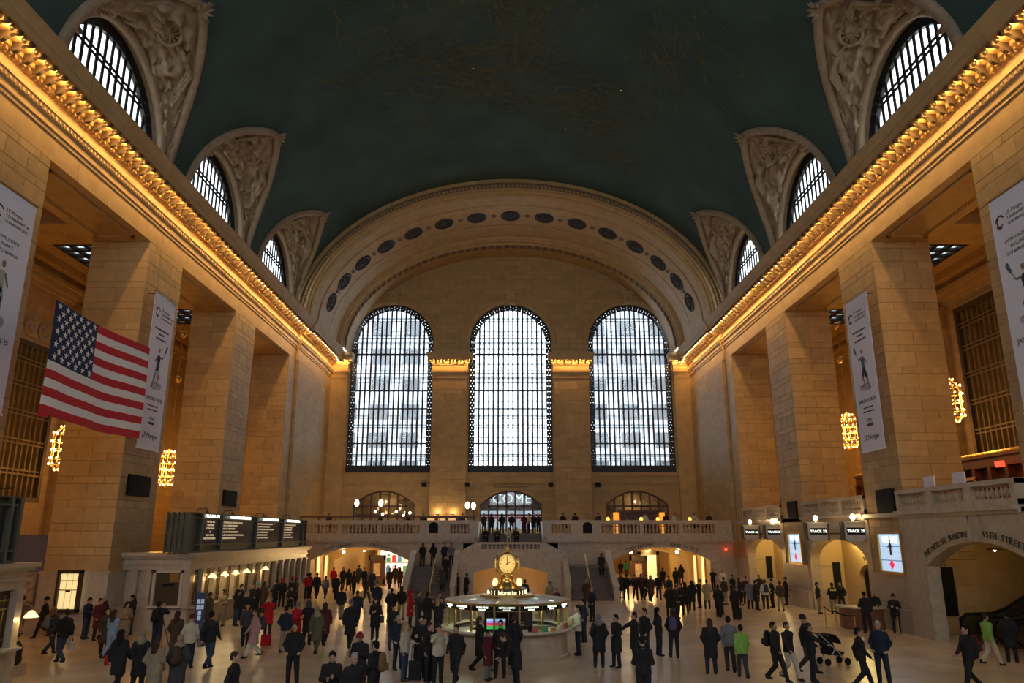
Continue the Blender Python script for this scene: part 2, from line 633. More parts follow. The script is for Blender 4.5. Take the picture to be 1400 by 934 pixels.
def bar_window(name, label, cx, cy, z0, z1, hw, side, nv, hz, n):
    t = thing(name, (cx, cy, 0), pi / 2 if side < 0 else -pi / 2, label, 'window', 'tall bronze side hall windows', 'structure')
    f = MB()
    for (a, b, c, d) in ((-hw - .3, -hw, z0 - .3, z1 + .3), (hw, hw + .3, z0 - .3, z1 + .3), (-hw, hw, z1, z1 + .3), (-hw, hw, z0 - .3, z0)):
        f.box(a, b, -.12, .25, c, d)
    f.build('frame', M['bronze'], t)
    xs = lin(-hw, hw, nv + 1)
    zs = [z0] + list(hz) + [z1]
    vb = MB().box(-.05, .05, -.06, .12, z0, z1).mesh('mullion', M['bronzebar'])
    for x in xs[1:-1]:
        inst('mullion', vb, t, (x, 0, 0))
    hb = MB().box(-hw, hw, -.07, .1, -.05, .05).mesh('transom', M['bronzebar'])
    for z in hz:
        inst('transom', hb, t, (0, 0, z - .12))
        inst('transom', hb, t, (0, 0, z + .12))
    pm = {}
    for i in range(nv):
        for j in range(len(zs) - 1):
            h = zs[j + 1] - zs[j]
            if round(h, 2) not in pm:
                pm[round(h, 2)] = MB().box(-hw / nv, hw / nv, 0, .02, 0, h).mesh('pane', M['pane_dim'])
            inst('pane', pm[round(h, 2)], t, ((xs[i] + xs[i + 1]) / 2, .14, zs[j]))
    return t


for s in (-1, 1):
    nm = 'wall_left' if s < 0 else 'wall_right'
    side = 'flag' if s < 0 else 'escalator'
    t = thing(nm + '_outer', (0, 0, 0), 0, 'outer stone wall of the side hall on the %s side' % side, 'wall', kind='structure')
    m = MB()
    a, b = sorted((s * OX, s * (OX + .6)))
    hw = 3.35
    zs0, zs1 = (9.2, 18.6) if s > 0 else (6.6, 15.6)
    edges = [-8.5]
    for c in BAYS:
        m.box(a, b, edges[-1], c - hw - .3, 0, 22)
        m.box(a, b, c - hw - .3, c + hw + .3, 0, zs0 - .3)
        m.box(a, b, c - hw - .3, c + hw + .3, zs1 + .3, 22)
        edges.append(c + hw + .3)
    m.box(a, b, edges[-1], 76, 0, 22)
    m.build('wall_face', M['ashlar'], t)
    m = MB()
    for e, z0, z1 in ((.15, 19.4, 19.7), (.35, 19.7, 20.1), (.55, 20.1, 20.4), (.3, 20.4, 20.9), (.8, 20.9, 21.4)):
        p, q = sorted((s * (OX - e), s * OX))
        m.box(p, q, -8.5, 76, z0, z1)
        p, q = sorted((s * (21.5 + e), s * 21.5))
        m.box(p, q, -8.5, 76, z0, z1)
    m.build('inner_cornice', M['stone'], t)
    for (y0, y1) in PIL[:3]:
        m = MB()
        p, q = sorted((s * (OX - .5), s * OX))
        m.box(p, q, y0 + .4, y1 - .4, 0, 19.4)
        m.box(p - .06, q + .06, y0 + .3, y1 - .3, 18.0, 18.3)
        m.box(p - .1, q + .1, y0 + .25, y1 - .25, 18.9, 19.4)
        m.build('wall_pilaster', M['ashlar'], t)
        m = MB()
        p, q = sorted((s * 21.5, s * OX))
        m.box(p, q, y0 + .5, y1 - .5, 20.2, 21.5)
        m.box(p, q, y0 + .3, y1 - .3, 20.9, 21.5)
        m.build('cross_beam', M['stone'], t)
    # scroll panels over the windows (flag side shows one)
    for c in BAYS:
        m = MB()
        for i in range(5):
            yy = c - 2.8 + 1.4 * i
            r = [(.05, 0), (.5, .04), (.55, .1), (.42, .13), (.3, .06), (.16, .06), (.1, .16), (.001, .18)]
            k0 = len(m.v)
            m.lathe(r, 14)
            for j in range(k0, len(m.v)):
                x, y, z = m.v[j]
                m.v[j] = (s * (OX - z), yy + x, zs1 + 1.15 + y * .9)
        p, q = sorted((s * (OX - .08), s * OX))
        m.box(p, q, c - 3.6, c + 3.6, zs1 + .4, zs1 + .52)
        m.box(p, q, c - 3.6, c + 3.6, zs1 + 1.78, zs1 + 1.9)
        m.build('scroll_panel', M['plaster'], t)
    for i, c in enumerate(BAYS):
        bar_window('window_%d' % (10 + i + (0 if s < 0 else 3)), 'tall bronze gridded window of the %s side hall in %s bay' % (side, ['the nearest', 'the middle', 'the far'][i]),
                   s * (OX + .1), c, zs0, zs1, hw, s, 13, [zs0 + (zs1 - zs0) * q for q in (.16, .36, .55, .74, .9)], i)
    # room behind the bronze windows
    m = MB()
    p, q = sorted((s * (OX + 1.4), s * (OX + 1.6)))
    m.box(p, q, -8.5, 76, 0, 22)
    m.build('corridor_back', M['hallglow'], t)
    # ceiling with skylights
    c_ = thing('ceiling', (0, 0, 0), 0, 'coffered side hall ceiling with skylights on the %s side' % side, 'ceiling', kind='structure')
    m = MB()
    sk = [(c - 3.6, c + 3.6) for c in BAYS]
    p0, p1 = sorted((s * 21.4, s * 31.2))
    e = -8.5
    xa, xb = sorted((s * 23.3, s * 27.8))
    for (y0, y1) in sk:
        m.box(p0, p1, e, y0, 21.4, 21.8)
        m.box(p0, xa, y0, y1, 21.4, 21.8)
        m.box(xb, p1, y0, y1, 21.4, 21.8)
        e = y1
    m.box(p0, p1, e, 76, 21.4, 21.8)
    m.build('ceiling_slab', M['stone'], c_)
    for (y0, y1) in sk:
        f = MB()
        for x in lin(xa, xb, 6):
            f.box(x - .13, x + .13, y0, y1, 21.45, 21.62)
        for y in lin(y0, y1, 8):
            f.box(xa, xb, y - .16, y + .16, 21.45, 21.62)
        fr = f.build('skylight_grid', M['iron'], c_)
        X, Y = lin(xa, xb, 6), lin(y0, y1, 8)
        pm = MB().box(-(X[1] - X[0]) / 2 + .14, (X[1] - X[0]) / 2 - .14, -(Y[1] - Y[0]) / 2 + .17, (Y[1] - Y[0]) / 2 - .17, 0, .02).mesh('pane', M['skypane'])
        for i in range(5):
            for j in range(7):
                inst('pane', pm, fr, ((X[i] + X[i + 1]) / 2, (Y[j] + Y[j + 1]) / 2, 21.6))

# end walls that close the side halls, and the wall behind the viewpoint
for s in (-1, 1):
    m = MB()
    a, b = sorted((s * 18.4, s * 31.2))
    m.box(a, b, 75.0, 75.6, 0, 22)
    m.box(a, b, -9.1, -8.5, 0, 22)
    o = m.build('wall_end', M['ashlar'])
    tag(o, 'end wall closing the side hall on the %s side' % ('flag' if s < 0 else 'escalator'), 'wall', kind='structure')

# ---- the vault
VA, VB_, VZ = 18.8, 13.1, 22.5
PH1 = 0.605
LUN = [31.85, 44.3, 56.75]


def vpt(y, ph, s, k=1.0):
    return (s * VA * k * cos(ph), y, VZ + VB_ * k * sin(ph))


def wlun(ph):
    r = min(1.0, max(0.0, ph / PH1))
    return 5.1 * max(0.0, 1 - r ** 3) ** 0.8


ceil = thing('ceiling', (0, 0, 0), 0, 'dark teal painted barrel vault with faint gold constellations', 'ceiling', kind='structure')
rows = [PH1 * (1 - (1 - i / 24) ** 1.6) for i in range(25)] + [PH1 + (pi / 2 - PH1) * i / 22 for i in range(1, 23)]
vm = MB()
for s in (-1, 1):
    segs = []
    for ph in rows:
        w = wlun(ph)
        e = [-8.6] + [v for c in LUN for v in (c - w, c + w)] + [62.4]
        segs.append([(e[2 * i], e[2 * i + 1]) for i in range(4)])
    for g in range(4):
        nc = 24 if g == 0 else 8
        base = len(vm.v)
        vs = []
        for ri, ph in enumerate(rows):
            a, b = segs[ri][g]
            vs += [vpt(y, ph, s) for y in lin(a, b, nc)]
        fs = [(ri * nc + i, ri * nc + i + 1, (ri + 1) * nc + i + 1, (ri + 1) * nc + i) for ri in range(len(rows) - 1) for i in range(nc - 1)]
        vm.add(vs, fs)
vm.build('vault_surface', M['vault'], ceil, smooth=True)


def painted_figure(xc, yc, sx, sy, n, ang, seed):
    rnd = random.Random(seed)
    m = MB()
    for i in range(n):
        px, py = rnd.gauss(0, .5), rnd.gauss(0, .5)
        a = ang + rnd.gauss(0, .5)
        pts = []
        for k in range(7):
            pts.append((px, py))
            a += rnd.gauss(0, .25)
            px += cos(a) * .12
            py += sin(a) * .12
        wd = rnd.uniform(.015, .045)
        L, R = [], []
        for k, (u, v) in enumerate(pts):
            X, Y = xc + u * sx, yc + v * sy
            k2 = min(k + 1, 6)
            k1 = k2 - 1
            dx, dy = (pts[k2][0] - pts[k1][0]) * sx, (pts[k2][1] - pts[k1][1]) * sy
            l = sqrt(dx * dx + dy * dy) or 1
            nx, ny = -dy / l * wd, dx / l * wd
            for (ox, oy, lst) in ((nx, ny, L), (-nx, -ny, R)):
                xx = max(-17.5, min(17.5, X + ox))
                zz = VZ + VB_ * sqrt(1 - (xx / VA) ** 2) - .03
                lst.append((xx, Y + oy, zz))
        vs = L + R
        m.add(vs, [(k, k + 1, 7 + k + 1, 7 + k) for k in range(6)])
    o = m.build('painted_figure', M['goldpaint'], ceil)
    o['kind'] = 'stuff'


FIGS = [(-3.4, 45.5, 5.5, 4.5, 150, .1, 1), (4.8, 50, 5.0, 4.0, 130, -.5, 2), (-2.0, 36.0, 4, 4, 120, 1.2, 3), (1.2, 42.0, 3.0, 6, 70, -1.0, 4), (9.5, 40, 3, 7, 60, .8, 5), (-9, 41, 4, 6, 50, .3, 6), (7.5, 55, 3, 3, 60, -.7, 7)]
for fgr in FIGS:
    painted_figure(*fgr)
st = MB()
for (x, y) in ((-2.55, 45.0), (4.3, 52.5), (7.7, 46)):
    st.sphere((x, y, VZ + VB_ * sqrt(1 - (x / VA) ** 2) - .04), .035, 6, 4)
o = st.build('star_lights', mat('star_glow', (1, .9, .6), .5, emit=(1, .85, .5), est=1.1), ceil)
o['kind'] = 'stuff'

# ---- lunettes : sculpted penetrations with their arched windows
WR, LZ = 4.2, 23.8


def lun_edge(c, sgn, u):
    ph = PH1 - (PH1 - 0.03) * abs(u) ** 1.5
    y = c + (1 if u >= 0 else -1) * wlun(ph)
    return Vector(vpt(y, ph, sgn, .998))


def lun_win(c, sgn, u, r):
    a = u * pi / 2
    return Vector((sgn * 18.98, c + r * sin(a), LZ + r * cos(a)))


def arch_bar_window(t, r, spring, sill, nv, hz, border, mats, mh=.05, thick=.10, glassy=.10, ornate=True):
    """arched window in local coordinates of t (faces -y): frame, mullions, transoms and panes"""
    f = MB()
    ang = lin(0, pi, 33)
    for (r0, r1, d0, d1) in ((r - .10, r + .06, -.14, .2), (r - border, r - border + .09, -.10, .14)):
        outer = [(r1 * cos(a), spring + r1 * sin(a)) for a in ang]
        inner = [(r0 * cos(a), spring + r0 * sin(a)) for a in ang]
        pts_o = [(r1, sill)] + outer + [(-r1, sill)]
        pts_i = [(r0, sill)] + inner + [(-r0, sill)]
        n = len(pts_o)
        vs = [(x, d0, z) for x, z in pts_o] + [(x, d0, z) for x, z in pts_i] + [(x, d1, z) for x, z in pts_o] + [(x, d1, z) for x, z in pts_i]
        fs = []
        for i in range(n - 1):
            fs += [(i, i + 1, n + i + 1, n + i), (2 * n + i, 2 * n + i + 1, 3 * n + i + 1, 3 * n + i), (n + i, n + i + 1, 3 * n + i + 1, 3 * n + i), (i, i + 1, 2 * n + i + 1, 2 * n + i)]
        f.add(vs, fs)
    f.box(-r, r, -.14, .2, sill - .1, sill + .12)
    f.build('frame', M['iron'], t)
    ri = r - border + .05
    # pierced iron border ornaments
    if border > .25:
        m = MB()
        step = border * 1.05
        pos = []
        z = sill + .4
        while z < spring:
            pos += [(-(r - border / 2), z), (r - border / 2, z)]
            z += step
        na = int(pi * (r - border / 2) / step)
        for i in range(1, na):
            a = pi * i / na
            pos.append(((r - border / 2) * cos(a), spring + (r - border / 2) * sin(a)))
        for (x, z) in pos:
            k0 = len(m.v)
            m.lathe([(border * .07, -.04), (border * .56, -.04), (border * .56, .04), (border * .07, .04), (border * .07, -.04)], 8)
            for j in range(k0, len(m.v)):
                a, b, c_ = m.v[j]
                m.v[j] = (x + a, c_, z + b)
        o = m.build('border_scrollwork', M['iron'], t)
        o['kind'] = 'stuff'
    xs = lin(-ri, ri, nv + 1)

    def top(x):
        return spring + sqrt(max(0, ri * ri - x * x))
    for x in xs[1:-1]:
        inst('mullion', MB().box(-mh, mh, -thick, thick, sill, top(x)).mesh('mullion', M['iron']), t, (x, 0, 0))
    for (z, hh, dbl) in hz:
        w = ri if z < spring else sqrt(max(0.01, ri * ri - (z - spring) ** 2))
        for dz in ((-dbl, dbl) if dbl else (0,)):
            inst('transom', MB().box(-w, w, -thick * .8, thick * .8, -hh, hh).mesh('transom', M['iron']), t, (0, 0, z + dz))
    zs = [sill] + sorted(z for z, _, _ in hz) + [spring + r + 1]
    cache = {}
    for i in range(nv):
        x0, x1 = xs[i], xs[i + 1]
        for j in range(len(zs) - 1):
            z0, z1 = zs[j], zs[j + 1]
            t0, t1 = min(z1, top(x0)), min(z1, top(x1))
            tm = min(z1, top((x0 + x1) / 2))
            if max(t0, t1, tm) <= z0 + .03:
                continue
            t0, t1 = max(t0, z0 + .01), max(t1, z0 + .01)
            if t0 == z1 and t1 == z1:
                key = (round(z0, 2), round(z1, 2))
                if key not in cache:
                    w = (x1 - x0) / 2
                    cache[key] = MB().add([(-w, 0, 0), (w, 0, 0), (w, 0, z1 - z0), (-w, 0, z1 - z0)], [(0, 1, 2, 3)]).mesh('pane', M['pane'])
                inst('pane', cache[key], t, ((x0 + x1) / 2, glassy, z0))
            else:
                me = MB().add([(x0, 0, z0), (x1, 0, z0), (x1, 0, t1), ((x0 + x1) / 2, 0, max(tm, z0 + .01)), (x0, 0, t0)], [(0, 1, 2, 3, 4)]).mesh('pane', M['pane'])
                inst('pane', me, t, (0, glassy, 0))


rngl = np.random.default_rng(3)


def vnoise(u, v, seed):
    # smooth value noise
    def h(i, j):
        x = np.sin(i * 127.1 + j * 311.7 + seed * 74.7) * 43758.5453
        return x - np.floor(x)
    iu, iv = np.floor(u), np.floor(v)
    fu, fv = u - iu, v - iv
    fu, fv = fu * fu * (3 - 2 * fu), fv * fv * (3 - 2 * fv)
    return (h(iu, iv) * (1 - fu) + h(iu + 1, iv) * fu) * (1 - fv) + (h(iu, iv + 1) * (1 - fu) + h(iu + 1, iv + 1) * fu) * fv


ORD = ['nearest', 'middle', 'farthest']
for s in (-1, 1):
    side = 'flag' if s < 0 else 'escalator'
    for li, c in enumerate(LUN):
        t = thing('trim_%d' % (li + (1 if s < 0 else 4)), (0, 0, 0), 0, '%s plaster lunette with winged wheel relief on the %s side vault' % (ORD[li], side), 'lunette', 'sculpted lunettes', 'structure')
        # relief field
        nu, nt = 120, 44
        vs = []
        for i in range(nu + 1):
            u = -1 + 2 * i / nu
            A, B = lun_win(c, s, u, WR + .55), lun_edge(c, s, u)
            tang = lun_edge(c, s, min(1, u + .02)) - lun_edge(c, s, max(-1, u - .02))
            nrm = (B - A).cross(tang)
            nrm = nrm.normalized() if nrm.length > 1e-6 else Vector((0, 0, -1))
            ctr = Vector((s * 14.0, c, 22.0))
            if nrm.dot(ctr - (A + B) / 2) < 0:
                nrm = -nrm
            L = (B - A).length
            for j in range(nt + 1):
                q = j / nt
                p = A.lerp(B, q)
                mk = max(0.0, min(1, q * 8, (1 - q) * L / .5 - .5, (1 - abs(u)) * 12))
                d = 0
                if mk > 0 and L > .8:
                    uu, vv = u * 9.0, q * L * 1.2
                    d1 = float(vnoise(np.float64(uu * 1.3 + 50), np.float64(vv * 1.6), li + 10 * (s > 0)))
                    d2 = float(vnoise(np.float64(uu * 3.4 + 9), np.float64(vv * 3.6 + 5 * u), li + 3))
                    d3 = abs(math.sin(uu * 4 + 5 * d1)) * .5
                    d = mk * (max(0, d1 - .35) * .8 + max(0, d2 - .4) * .8 + d3 * .12)
                vs.append(tuple(p + nrm * d))
        fs = [(i * (nt + 1) + j, (i + 1) * (nt + 1) + j, (i + 1) * (nt + 1) + j + 1, i * (nt + 1) + j + 1) for i in range(nu) for j in range(nt)]
        MB().add(vs, fs).build('relief', M['plaster'], t, smooth=True)
        # smooth rim on the vault edge and torus round the window
        us = lin(-1, 1, 61)
        m = MB()
        m.tube([tuple(lun_edge(c, s, u) + Vector((-s * .0, 0, -.02))) for u in us], .25, 8)
        m.build('rim', M['plaster'], t, smooth=True)
        m = MB()
        m.tube([tuple(lun_win(c, s, u, WR + .38) + Vector((-s * .12, 0, 0))) for u in us], .24, 8)
        m.build('window_torus', M['plaster'], t, smooth=True)
        m = MB()
        m.sweep([(0, 0), (1, 1)], [lambda a, b, u=u: (s * (18.98 + .62 * a), c + (WR + .42) * sin(u * pi / 2), LZ + (WR + .42) * cos(u * pi / 2)) for u in us], closed=False)
        m.build('reveal', M['plaster'], t, smooth=True)
        # wheel, wings and sprigs of the sculpture
        def on(u, q, d=0.0):
            A, B = lun_win(c, s, u, WR + .55), lun_edge(c, s, u)
            p = A.lerp(B, q)
            return p + (Vector((s * 13.0, c, 20.0)) - p).normalized() * d
        m = MB()
        P = on(.10, .50, .32)
        nn = (Vector((s * 10.0, c - 6, 18.0)) - P).normalized()
        e1 = nn.cross(Vector((0, 0, 1))).normalized()
        e2 = nn.cross(e1)
        m.tube([tuple(P + e1 * (.55 * cos(a)) + e2 * (.55 * sin(a))) for a in lin(0, 2 * pi, 17)], .09, 6)
        for a in lin(0, pi, 6)[:-1]:
            m.tube([tuple(P + e1 * (.5 * cos(a)) + e2 * (.5 * sin(a))), tuple(P - e1 * (.5 * cos(a)) - e2 * (.5 * sin(a)))], .045, 5)
        m.build('wheel', M['plaster'], t)
        for sg in (-1, 1):
            m = MB()
            for k in range(7):
                u0 = .10 + sg * .08
                u1 = .10 + sg * (.22 + .05 * k)
                m.tube([tuple(on(u0, .55, .22)), tuple(on((u0 + u1) / 2, .66 + .03 * k, .30)), tuple(on(u1, .8 - .075 * k, .18))], [.05, .12, .03], 5)
            o = m.build('wing', M['plaster'], t)
            o['kind'] = 'stuff'
        for sg in (-1, 1):
            m = MB()
            rnd = random.Random(li + 5 * sg)
            for k in range(26):
                u0 = sg * rnd.uniform(.3, .85)
                q0 = rnd.uniform(.15, .7)
                u1 = u0 + rnd.uniform(-.1, .1)
                m.tube([tuple(on(u0, q0, .16)), tuple(on((u0 + u1) / 2, q0 + .06, .26)), tuple(on(u1, min(.85, q0 + .16), .14))], [.03, .075, .02], 5)
            o = m.build('laurel_sprig', M['plaster'], t)
            o['kind'] = 'stuff'
        # palmette at the tip
        m = MB()
        T = lun_edge(c, s, 0)
        for k in range(-3, 4):
            a = k * .42
            d = Vector((-s * .75 * cos(a), .8 * sin(a), .38 * cos(a) - .15 * abs(k)))
            m.tube([tuple(T + Vector((0, 0, -.12))), tuple(T + d * .5 + Vector((0, 0, -.22))), tuple(T + d * .85 + Vector((0, 0, -.16)))], [.07, .11, .02], 5)
        m.sphere(tuple(T + Vector((-s * .05, 0, -.2))), .2, 8, 6)
        o = m.build('palmette', M['plaster'], t)
        w = thing('window_%d' % (4 + li + (0 if s < 0 else 3)), (s * 19.5, c, 0), pi / 2 if s < 0 else -pi / 2, '%s arched clerestory window above the %s side cornice' % (ORD[li], side), 'window', 'arched clerestory windows', 'structure')
        arch_bar_window(w, WR + .35, LZ, 22.4, 14, [(26.35, .08, .14)], .5, None, mh=.115, thick=.02)

# ---- far end : arch, tympanum, window wall
def ell(off, th, y):
    return ((VA - off) * cos(th), y, VZ + (VB_ - off) * sin(th))


t = thing('trim_7', (0, 0, 0), 0, 'broad coffered stone arch framing the far end wall', 'arch', kind='structure')
TH = lin(0, pi, 73)


def ring(prof, name, material, smooth=False):
    m = MB()
    m.sweep(prof, [lambda a, b, th=th: ell(a, th, b) for th in TH], closed=False)
    return m.build(name, material, t, smooth)


ring([(-.4, 61.75), (.18, 61.75), (.22, 61.62), (.42, 61.62), (.46, 61.8), (.52, 61.85), (.84, 61.85), (.88, 61.7), (1.08, 61.7), (1.12, 61.9), (1.3, 61.95), (1.36, 62.15), (1.6, 62.2)], 'archivolt', M['stone'])
ring([(1.6, 62.2), (1.6, 63.7), (1.52, 63.75), (1.52, 63.95), (1.66, 64.0), (1.66, 68.2), (1.52, 68.25), (1.52, 68.45), (1.6, 68.5), (1.6, 71.4)], 'soffit', M['stone'])
ring([(1.6, 71.4), (1.75, 71.5), (1.8, 71.7), (1.95, 71.75), (1.95, 72.2), (2.1, 72.3), (2.15, 73.4), (2.15, 75.7)], 'inner_archivolt', M['stone'])
ring([(1.945, 71.78), (1.93, 71.8), (1.93, 72.18), (1.945, 72.2)], 'inner_band', M['band'])
ring([(.42, 61.60), (.46, 61.78), (.52, 61.83), (.84, 61.83), (.88, 61.68)], 'guilloche_band', M['band'])
ring([(1.655, 64.9), (1.64, 65.0), (1.64, 67.2), (1.655, 67.3)], 'rosette_band', M['band'])
m = MB()
for th in lin(.03, pi - .03, 150):
    p = ell(.68, th, 61.80)
    m.sphere(p, .13, 6, 4)
for th in lin(.03, pi - .03, 190):
    m.sphere(ell(.32, th, 61.60), .06, 5, 4)
o = m.build('guilloche', M['stone'], t)
o['kind'] = 'stuff'
m = MB()
for th in lin(.05, pi - .05, 64):
    p = ell(2.12, th, 72.8)
    k0 = len(m.v)
    m.lathe([(.36, 0), (.36, .08), (.22, .02), (.12, .12), (.001, .14)], 8)
    nx, nz = -cos(th), -sin(th)
    for j in range(k0, len(m.v)):
        a, b, c = m.v[j]
        m.v[j] = (p[0] + a * nz + c * nx, p[1] + b, p[2] - a * nx + c * nz)
o = m.build('inner_rosette_band', M['band'], t)
o['kind'] = 'stuff'
# the row of big soffit rosettes
for i in range(15):
    th = radians(14 + 152 * i / 14)
    p = ell(1.66, th, 66.1)
    nx, nz = -cos(th) / 17.1, -sin(th) / 11.4
    nl = sqrt(nx * nx + nz * nz)
    nx, nz = nx / nl, nz / nl
    # orthonormal frame: outward normal into the hall
    rot = Matrix(((nz, 0, nx), (0, 1, 0), (-nx, 0, nz))).to_euler()
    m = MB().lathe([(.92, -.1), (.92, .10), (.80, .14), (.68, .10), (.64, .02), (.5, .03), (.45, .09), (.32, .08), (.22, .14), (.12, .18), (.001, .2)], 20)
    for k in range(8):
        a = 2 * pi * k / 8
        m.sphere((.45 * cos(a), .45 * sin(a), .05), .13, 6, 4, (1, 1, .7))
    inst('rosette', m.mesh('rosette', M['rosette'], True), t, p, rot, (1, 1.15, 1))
m = MB()
for i in range(14):
    th = radians(14 + 152 * (i + .5) / 14)
    p = ell(1.62, th, 66.1)
    m.sphere(p, .22, 8, 5, (1.4, 2.0, .6))
o = m.build('leaf_knots', M['band'], t)
o['kind'] = 'stuff'

# wall with three windows
WINC = [-12.35, 0.0, 12.4]
WRR, SILL, SPR = 4.28, 10.55, 23.8
tb = thing('wall_back', (0, 0, 0), 0, 'far end stone wall with three tall arched windows', 'wall', kind='structure')


def tymp_top(x):
    k = min(1, abs(x) / (VA - 2.0))
    return VZ + (VB_ - 2.0) * sqrt(1 - k * k) + .3


m = MB()
edges = [-18.6]
for c in WINC:
    edges += [c - WRR, c + WRR]
edges.append(18.6)
for i in range(0, 8, 2):
    xs = lin(edges[i], edges[i + 1], 9)
    m.strip(xs, lambda x: 8.9, tymp_top, 75.6, 76.6)
for c in WINC:
    xs = [c + WRR * math.sin(a) for a in lin(-pi / 2, pi / 2, 41)]
    m.strip(xs, lambda x: SPR + sqrt(max(0, WRR ** 2 - (x - c) ** 2)), lambda x: max(tymp_top(x), SPR + 4.5), 75.6, 76.6)
    m.strip([c - WRR, c + WRR], lambda x: 8.9, lambda x: SILL - .1, 75.6, 76.6)
m.build('wall_face', M['ashlar'], tb)
# lower zone with the three segmental door arches
m = MB()
DHW = 3.08
edges = [-18.6]
for c in (-12.55, 0.03, 12.55):
    edges += [c - DHW, c + DHW]
edges.append(18.6)
for i in range(0, 8, 2):
    m.strip([edges[i], edges[i + 1]], lambda x: 4.05, lambda x: 8.9, 75.6, 76.6)
for c in (-12.55, 0.03, 12.55):
    xs = lin(c - DHW, c + DHW, 25)
    m.strip(xs, lambda x: 7.3 + 1.35 * (1 - ((x - c) / DHW) ** 2), lambda x: 8.9, 75.6, 76.6)
m.strip([-18.6, 18.6], lambda x: 3.9, lambda x: 4.5, 75.6, 76.6)
m.box(-7.8, 7.8, 68.0, 68.5, 0, 4.06)
m.box(-19.0, -16.5, 75.6, 76.6, 0, 4.06)
m.box(16.5, 19.0, 75.6, 76.6, 0, 4.06)
m.build('lower_wall', M['ashlar'], tb)
# stone band below the windows
for c in WINC:
    m = MB()
    for e, z0, z1 in ((.12, 9.35, 9.5), (.06, 9.5, 10.0), (.2, 10.0, 10.12), (.3, 10.12, 10.3)):
        m.box(c - WRR - .15, c + WRR + .15, 75.6 - e, 75.62, z0, z1)
    m.build('sill_band', M['stone'], tb)
    # arch moulding and keystone
    m = MB()
    m.sweep([(0, 75.62), (0, 75.45), (.18, 75.38), (.32, 75.45), (.42, 75.42), (.5, 75.62)], [lambda a, b, q=q: (c + (WRR + .05 + a) * cos(q), b, SPR + (WRR + .05 + a) * sin(q)) for q in lin(0, pi, 41)], closed=False)
    m.build('arch_moulding', M['stone'], tb, smooth=False)
    m = MB()
    m.extrude([(-.45, 75.25), (.45, 75.25), (.6, 75.62), (-.6, 75.62)], SPR + WRR - .1, SPR + WRR + 1.0)
    m.box(-.72, .72, 75.15, 75.62, SPR + WRR + 1.0, SPR + WRR + 1.2)
    m.box(-.62, .62, 75.22, 75.62, SPR + WRR + 1.2, SPR + WRR + 1.32)
    m.lathe([(.02, 0), (.2, .1), (.26, .3), (.18, .5), (.02, .55)], 10, (0, 75.22, SPR + WRR + .25))
    o = m.build('keystone', M['stone'], tb, loc=(c, 0, 0))
# pilasters with block facing and lit capitals
PIX = [(-8.02, -4.42), (4.42, 8.02)]
for (x0, x1) in PIX:
    m = MB()
    m.box(x0 + .05, x1 - .05, 75.2, 75.65, 4.5, 20.0)
    for e, z0, z1 in ((.25, 4.5, 5.0), (.15, 5.0, 5.2)):
        m.box(x0 - e, x1 + e, 75.15 - e, 75.65, z0, z1)
    m.build('pilaster_core', M['stone'], tb)
    face_blocks(tb, 'y', 75.15, 0, x0, x1, 5.2, 19.9, 1.2)
CAPS = [(.04, 19.9, 19.98), (.1, 19.98, 20.1), (.04, 20.1, 20.4), (.12, 20.4, 20.55), (.24, 20.55, 20.8), (.05, 20.8, 21.35), (.15, 21.35, 21.5), (.28, 21.5, 21.74), (.85, 21.74, 22.05), (.92, 22.05, 22.2), (1.05, 22.2, 22.5), (.3, 22.5, 22.75)]
for ci, (x0, x1) in enumerate(PIX + [(-18.4, -16.75), (16.8, 18.4)]):
    m = MB()
    for e, z0, z1 in CAPS:
        m.box(x0 - e * .55, x1 + e * .55, 75.15 - e, 75.65, z0, z1)
    if ci > 1:
        m.box(x0, x1, 75.15, 75.65, 4.5, 19.95)
    m.build('capital', M['stone'], tb)
    n = 6 if ci < 2 else 2
    xs = lin(x0 - .05, x1 + .05, n)
    if ci == 2:
        xs = [-16.6, -17.15]
    if ci == 3:
        xs = [16.65, 17.2]
    for x in xs:
        cornice_lamp((x, 74.5, 21.74), 'glowing bulb on the %s' % ['pilaster capital between the flag side and centre windows', 'pilaster capital between the centre and escalator side windows', 'corner capital on the flag side of the far wall', 'corner capital on the escalator side of the far wall'][ci], 'far wall capital bulbs', -pi / 2)
    for x in (lin(x0 - .4, x1 + .4, 7) if ci < 2 else []):
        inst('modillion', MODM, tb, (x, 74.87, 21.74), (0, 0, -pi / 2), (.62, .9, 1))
# small square vents beside the doors
for x in (-6.9 + 2.6, -8.6, 4.0, 8.7):
    m = MB().box(x - .22, x + .22, 75.1, 75.62, 9.0, 9.42)
    m.build('vent', M['black'], tb)
for sx in (-1, 1):
    m = MB()
    m.box(sx * 17.5 - .55, sx * 17.5 + .55, 75.3, 75.62, 4.6, 7.6)
    m.box(sx * 17.5 - .65, sx * 17.5 + .65, 75.2, 75.62, 7.6, 7.9)
    m.build('corner_niche', M['bronze'], tb)

